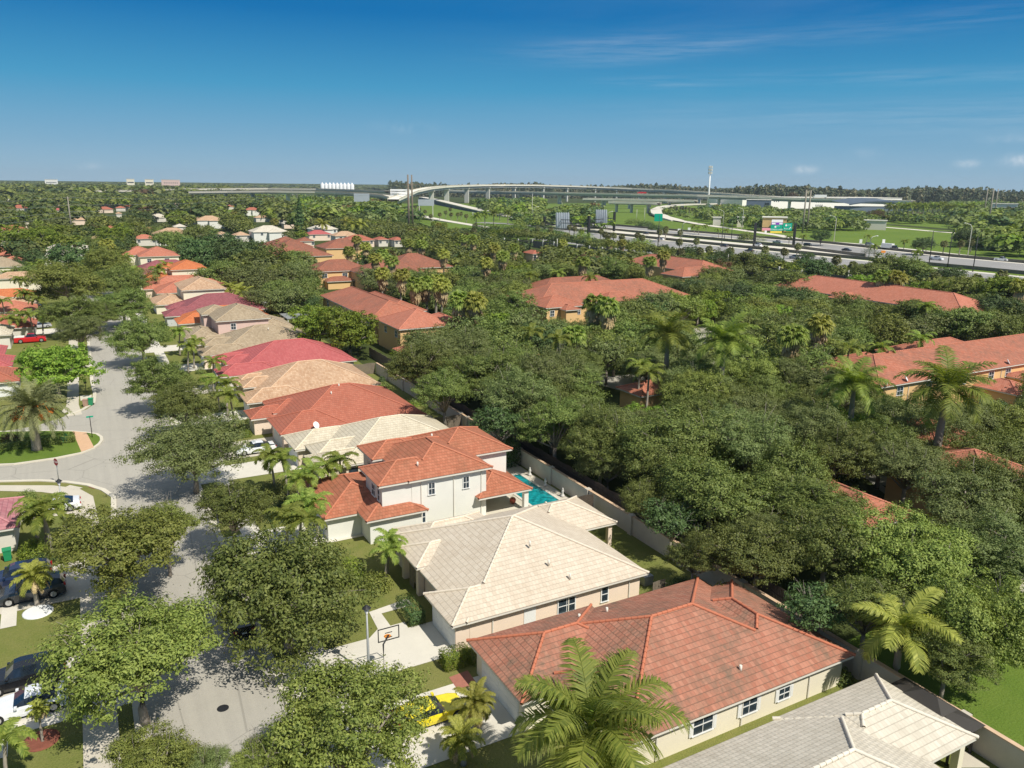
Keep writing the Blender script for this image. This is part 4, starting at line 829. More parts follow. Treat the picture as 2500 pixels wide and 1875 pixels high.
# masses of trees: (crown polygon in the overview, kind weights, radius range, spacing, crown height)
PT2=lambda x,y,h:None
def proj(X,Y,h):
    r=X*math.cos(YAW)-Y*math.sin(YAW); f=X*math.sin(YAW)+Y*math.cos(YAW); z=f*math.cos(PIT)+(H-h)*math.sin(PIT); d=-(f*math.sin(PIT))+(H-h)*math.cos(PIT)
    if z<5: return None
    x=r/z*F;y=d/z*F; return ((1250+x*math.cos(ROL)-y*math.sin(ROL))/DT,(937.5+x*math.sin(ROL)+y*math.cos(ROL))/DT,z)
def inpoly(x,y,p):
    c=False;j=len(p)-1
    for i in range(len(p)):
        if (p[i][1]>y)!=(p[j][1]>y) and x<(p[j][0]-p[i][0])*(y-p[i][1])/(p[j][1]-p[i][1])+p[i][0]: c=not c
        j=i
    return c
TREES='o,56.7,26.0,2.6,3.4 g,48.5,44.7,2.8,3.5 g,58.5,36.2,2.7,3.6 o,55.1,44.2,4.2,5.4 o,53.6,53.8,2.9,2.9 o,69.4,32.1,4.2,5.5 g,66.8,37.9,5.0,5.6 g,46.6,63.7,2.9,3.8 o,52.0,62.3,2.5,3.9 o,72.9,39.5,4.2,5.6 y,57.3,60.1,4.1,4.6 o,66.9,51.7,4.3,5.6 g,50.4,68.6,4.8,5.1 g,71.3,46.6,4.5,5.3 o,63.3,59.7,4.6,5.1 o,78.6,37.7,4.5,4.6 g,60.6,65.0,2.6,3.6 g,56.6,69.6,4.0,5.0 g,47.7,76.9,5.4,4.7 g,69.8,57.7,4.2,5.6 o,74.5,51.9,4.2,5.7 g,79.6,49.4,2.5,3.5 o,57.3,74.9,2.5,3.2 o,64.6,69.7,4.7,5.2 o,84.9,45.3,4.9,4.1 g,70.8,65.3,5.1,4.6 o,55.5,79.1,3.2,3.5 b,77.0,58.7,4.7,4.5 o,50.5,84.5,4.6,4.8 b,61.7,77.8,3.1,3.0 g,84.7,52.6,4.3,4.0 o,77.6,66.8,4.8,4.8 g,93.1,43.3,4.5,4.3 y,69.5,77.0,4.6,5.4 o,74.8,72.4,4.4,4.7 g,86.0,58.7,4.8,4.3 o,57.6,88.5,5.0,5.3 g,51.3,93.1,5.4,4.9 g,91.3,54.7,4.8,4.3 g,91.3,61.9,2.5,3.7 y,98.2,51.1,4.5,4.4 g,78.3,78.3,2.6,4.0 o,87.2,68.5,5.6,4.9 g,74.4,83.0,4.4,5.8 g,50.9,100.5,5.4,5.4 g,61.9,94.4,4.2,5.4 o,83.9,77.0,4.4,4.4 o,94.5,65.7,2.7,3.6 o,100.2,58.4,2.9,3.2 o,105.0,50.2,5.1,5.2 o,78.4,87.9,4.6,4.2 o,92.9,72.9,4.3,4.1 o,57.8,103.3,4.9,5.7 o,49.2,107.8,5.1,4.9 o,66.6,100.1,4.1,5.4 y,86.4,84.1,5.4,4.2 d,106.9,59.6,3.1,2.8 g,93.0,81.0,4.7,5.0 o,111.1,53.6,4.8,4.7 g,83.4,92.0,4.4,4.3 g,77.9,97.3,4.6,5.0 o,60.8,109.5,4.8,5.6 o,51.1,115.6,4.7,5.0 g,74.4,103.4,4.4,5.7 g,69.2,107.9,4.3,4.9 o,93.4,90.3,5.6,4.0 o,57.4,116.9,4.3,4.7 b,80.8,102.4,2.7,3.0 g,86.6,99.5,4.7,4.2 y,79.1,107.8,4.4,4.6 y,121.2,58.5,4.8,4.4 g,51.3,124.7,4.8,4.6 o,101.3,89.1,4.4,4.7 o,64.1,119.4,5.1,5.1 g,92.1,100.7,2.4,3.6 d,70.4,117.0,4.7,4.8 o,86.5,107.2,4.4,4.8 g,59.2,127.1,4.6,4.5 o,80.3,115.5,4.5,4.1 y,98.9,100.3,5.7,4.0 y,105.6,93.5,4.4,4.0 g,92.9,108.0,5.0,5.1 o,71.2,123.5,4.6,4.0 g,53.6,133.6,3.2,4.2 y,112.0,90.5,4.6,4.9 o,88.4,114.7,5.8,5.1 o,66.3,129.5,4.8,4.9 o,58.4,134.4,2.9,4.2 g,77.6,124.6,4.4,5.1 o,105.9,101.7,2.5,3.6 o,83.5,121.2,5.1,4.6 b,73.1,130.2,4.5,4.9 o,111.9,99.4,5.5,4.6 d,95.6,115.4,4.6,5.1 g,117.1,94.8,4.5,4.6 g,65.9,137.3,5.6,4.6 g,80.1,130.9,4.5,4.0 o,90.5,124.1,4.9,5.0 g,108.9,108.7,4.8,4.1 b,46.8,148.3,2.8,2.8 o,102.8,117.5,2.6,3.5 o,122.9,96.8,4.5,4.5 b,74.7,138.1,5.8,4.9 y,99.0,122.7,5.6,4.5 o,116.3,106.4,4.8,5.0 g,88.2,131.6,3.4,3.5 o,84.0,135.7,2.7,4.0 g,122.5,103.2,3.3,3.7 y,69.4,144.6,4.9,4.5 o,106.5,121.6,2.6,3.8 o,114.8,113.9,5.1,5.0 o,95.6,131.0,5.7,4.7 o,129.1,99.7,4.2,4.3 d,82.8,141.3,2.8,3.2 g,47.1,157.5,2.6,2.8 o,77.3,145.1,4.8,5.1 g,121.4,111.0,4.5,5.1 o,90.2,138.4,2.8,2.8 g,127.9,106.3,4.5,4.4 o,120.8,117.5,4.7,4.6 o,151.4,75.0,4.5,4.5 y,137.5,98.4,5.0,4.8 o,116.7,122.6,2.5,3.7 o,74.8,152.1,5.5,5.2 y,47.6,163.2,3.1,3.2 y,81.4,149.9,2.6,3.5 g,98.3,139.7,4.4,4.5 g,126.7,114.6,4.4,4.9 o,70.9,157.7,2.6,3.7 o,105.1,137.9,5.2,5.1 o,138.0,105.7,4.6,4.2 y,48.5,167.6,2.6,2.9 g,144.8,98.1,5.6,5.0 o,132.8,114.1,4.4,5.0 y,125.8,122.1,5.2,4.9 g,157.8,79.2,4.3,4.0 o,100.9,145.7,2.7,2.9 d,112.1,139.1,4.7,4.6 g,85.4,157.2,4.8,4.3 o,48.0,173.6,2.9,2.9 o,144.0,108.4,4.4,4.6 d,76.2,163.9,5.4,4.3 g,139.2,116.8,5.8,4.6 o,108.3,146.0,2.4,3.1 y,119.1,137.6,5.2,5.2 y,148.7,105.8,2.4,3.4 y,132.3,126.0,5.2,4.8 g,153.3,100.5,4.9,4.7 y,163.9,83.7,5.1,4.0 o,83.8,164.1,4.6,4.4 y,46.6,178.6,2.6,3.2 o,158.8,95.2,4.3,5.1 o,115.9,145.3,5.3,4.3 b,126.0,139.5,4.4,4.8 o,79.9,170.2,4.5,4.9 o,133.6,132.9,4.4,5.0 b,140.0,126.5,4.6,4.4 o,148.7,116.6,4.3,4.0 o,170.0,85.9,2.5,3.1 y,155.9,109.9,4.8,4.8 g,86.8,170.4,4.7,4.7 y,146.5,123.8,5.4,4.3 d,47.2,186.1,2.7,3.9 b,124.7,146.7,4.9,5.0 g,164.4,100.5,4.7,4.3 g,76.1,177.4,5.7,5.0 b,132.3,141.3,4.9,4.3 o,169.4,95.0,5.4,4.4 o,83.4,175.6,4.4,5.1 o,140.0,135.4,4.2,5.1 o,162.4,108.3,4.7,4.5 y,145.2,130.6,4.2,4.2 o,154.7,119.4,4.5,4.6 o,175.5,89.1,4.7,4.9 o,161.4,114.3,2.7,3.4 y,95.6,173.7,5.6,5.0 o,170.4,102.7,4.2,4.0 y,48.2,193.6,2.6,3.8 g,153.1,128.1,5.1,4.3 g,81.0,183.3,4.3,4.1 b,137.5,146.4,4.4,4.9 b,144.0,140.5,4.6,4.1 g,148.5,135.8,4.3,4.7 y,166.9,113.9,3.3,3.9 o,44.9,197.3,4.2,4.6 o,179.4,93.8,2.6,3.8 g,162.5,121.1,4.8,4.1 o,87.8,183.1,5.4,3.9 o,77.1,188.2,4.4,4.3 o,100.5,178.9,3.1,3.3 g,179.0,100.9,4.4,4.0 o,95.0,182.4,4.6,4.7 o,149.9,142.2,2.6,3.8 o,163.2,128.0,4.5,4.6 o,50.3,201.6,5.1,4.8 y,186.6,92.5,4.8,5.0 d,155.3,138.8,5.3,5.0 o,76.6,195.0,4.5,4.1 o,91.3,189.2,4.7,4.3 o,185.1,100.2,4.4,5.1 o,83.3,194.0,4.4,4.1 d,148.6,150.6,5.4,5.0 o,143.2,155.9,5.4,4.6 g,99.6,187.0,4.4,4.5 o,161.7,137.0,4.4,4.5 o,44.3,207.8,4.5,5.5 o,155.2,146.5,5.5,4.3 o,166.6,134.2,2.6,4.0 y,190.9,98.4,4.5,4.2 o,189.5,104.3,4.2,4.9 g,76.9,202.4,5.7,4.7 g,94.6,195.5,4.9,5.0 b,106.2,189.9,3.0,3.4 y,85.2,200.3,4.6,4.8 o,150.2,158.0,2.6,4.0 d,144.7,163.9,4.9,4.7 g,101.5,194.3,4.9,5.0 g,50.2,213.5,5.6,3.9 d,155.9,155.0,4.8,4.8 o,197.7,97.7,4.8,4.8 g,166.6,145.2,4.5,4.4 g,163.2,150.4,4.5,4.4 g,141.6,171.7,5.2,4.3 o,107.6,194.8,2.7,2.8 o,195.6,106.6,4.3,4.3 g,47.1,219.5,2.8,3.0 o,96.9,202.6,4.4,4.7 g,79.1,210.3,5.2,4.6 d,149.2,168.7,4.5,4.9 o,194.8,113.7,4.5,4.4 o,86.6,208.5,5.6,3.9 g,155.0,164.7,5.6,4.3 g,104.7,200.6,4.2,4.9 o,54.0,219.9,4.4,4.2 o,162.9,157.7,5.7,4.0 o,202.1,106.9,4.4,4.0 g,75.5,216.1,4.5,4.1 o,112.1,199.8,4.6,4.4 o,144.2,178.5,4.9,4.7 o,161.6,164.8,2.4,3.7 y,207.2,103.0,4.6,4.3 o,201.4,114.0,2.7,3.3 y,94.0,211.8,5.2,4.1 g,50.5,226.3,5.7,4.8 y,199.7,118.7,2.6,3.5 o,150.7,177.0,4.2,4.5 d,102.9,209.2,4.4,5.0 g,108.8,207.2,4.6,4.2 g,156.9,174.1,4.3,4.9 o,166.4,165.3,3.1,3.2 d,208.2,109.2,4.4,4.6 g,44.1,231.4,4.9,4.4 o,89.6,218.3,4.5,4.9 o,82.7,221.1,5.3,4.0 o,57.4,229.5,4.4,4.8 b,205.5,117.3,2.8,3.4 d,171.3,163.3,2.8,4.0 g,163.0,172.2,5.0,4.0 g,204.3,122.4,2.6,2.9 g,76.3,225.9,5.2,4.9 o,101.4,215.9,5.4,4.8 o,150.0,185.9,4.5,4.1 o,116.4,209.4,5.4,4.7 y,214.8,106.6,5.6,4.1 o,170.1,170.3,3.1,4.0 b,110.7,214.4,4.4,4.8 b,159.8,181.3,2.9,3.5 d,91.4,223.7,2.5,2.9 g,52.7,235.9,4.4,4.5 g,96.7,221.6,4.3,4.3 g,46.7,237.6,3.3,3.7 g,178.3,163.8,5.6,4.8 y,212.7,115.9,2.6,3.1 d,210.1,122.2,3.2,3.0 y,165.3,178.4,4.8,4.7 o,59.1,237.0,4.8,4.1 o,216.7,113.6,2.6,3.0 g,87.5,228.9,4.8,3.9 g,106.9,221.0,4.5,4.0 g,175.8,171.4,2.6,3.2 y,214.4,119.8,2.4,3.3 o,101.7,224.3,2.4,3.1 g,153.4,192.8,3.3,3.1 d,157.5,189.7,3.1,3.2 o,211.7,126.5,2.6,3.3 o,163.3,185.0,2.6,3.4 o,122.6,214.8,4.9,5.1 o,95.2,228.3,2.8,3.0 o,117.2,218.3,4.3,4.2 y,187.2,162.5,5.2,4.4 o,46.6,244.1,3.0,4.2 b,180.4,172.6,3.0,3.2 g,173.2,180.1,5.2,5.1 g,168.7,185.2,3.2,2.9 g,113.1,224.1,5.1,4.1 g,222.8,115.7,5.5,5.0 g,55.8,244.8,5.5,5.2 g,159.6,194.2,2.6,3.0 y,153.2,199.7,4.6,5.0 y,216.3,129.6,2.5,2.8 b,104.6,229.9,4.7,4.0 g,51.2,249.2,2.5,3.0 o,189.1,170.7,4.8,4.1 b,124.8,223.4,5.2,4.7 g,46.8,251.7,2.5,3.3 g,195.0,166.5,3.1,3.3 r,119.0,227.2,2.9,3.3 o,229.9,114.6,3.0,3.2 d,113.0,231.9,4.5,4.7 y,162.4,200.6,2.5,2.9 g,179.6,185.9,5.1,4.2 g,158.0,205.0,4.5,4.6 g,132.4,222.4,4.4,4.8 g,188.4,177.7,5.1,4.0 o,140.6,218.9,4.5,5.0 g,195.2,172.7,4.5,3.9 y,53.2,255.2,4.4,4.1 g,61.1,253.4,5.0,4.5 d,232.4,119.7,3.9,2.9 d,229.7,125.7,3.9,4.1 g,146.9,217.2,2.7,4.1 o,201.0,168.7,3.1,3.4 o,121.0,233.2,4.5,4.0 o,229.1,132.5,4.0,3.3 o,157.9,213.2,4.2,4.9 o,139.8,226.0,4.5,4.4 g,50.1,261.1,4.7,4.2 b,196.2,179.6,2.8,4.1 g,132.7,230.7,5.2,4.3 g,164.1,210.3,2.7,3.7 g,201.8,175.2,2.7,2.9 d,239.2,119.9,3.3,3.8 y,128.5,235.6,4.3,4.5 y,235.6,129.0,3.0,3.4 o,237.9,124.8,2.7,3.1 y,229.9,139.1,3.2,3.5 o,63.3,261.5,5.5,4.7 o,116.7,242.7,5.1,4.9 g,123.8,239.7,4.5,5.1 g,146.4,226.7,2.8,3.7'
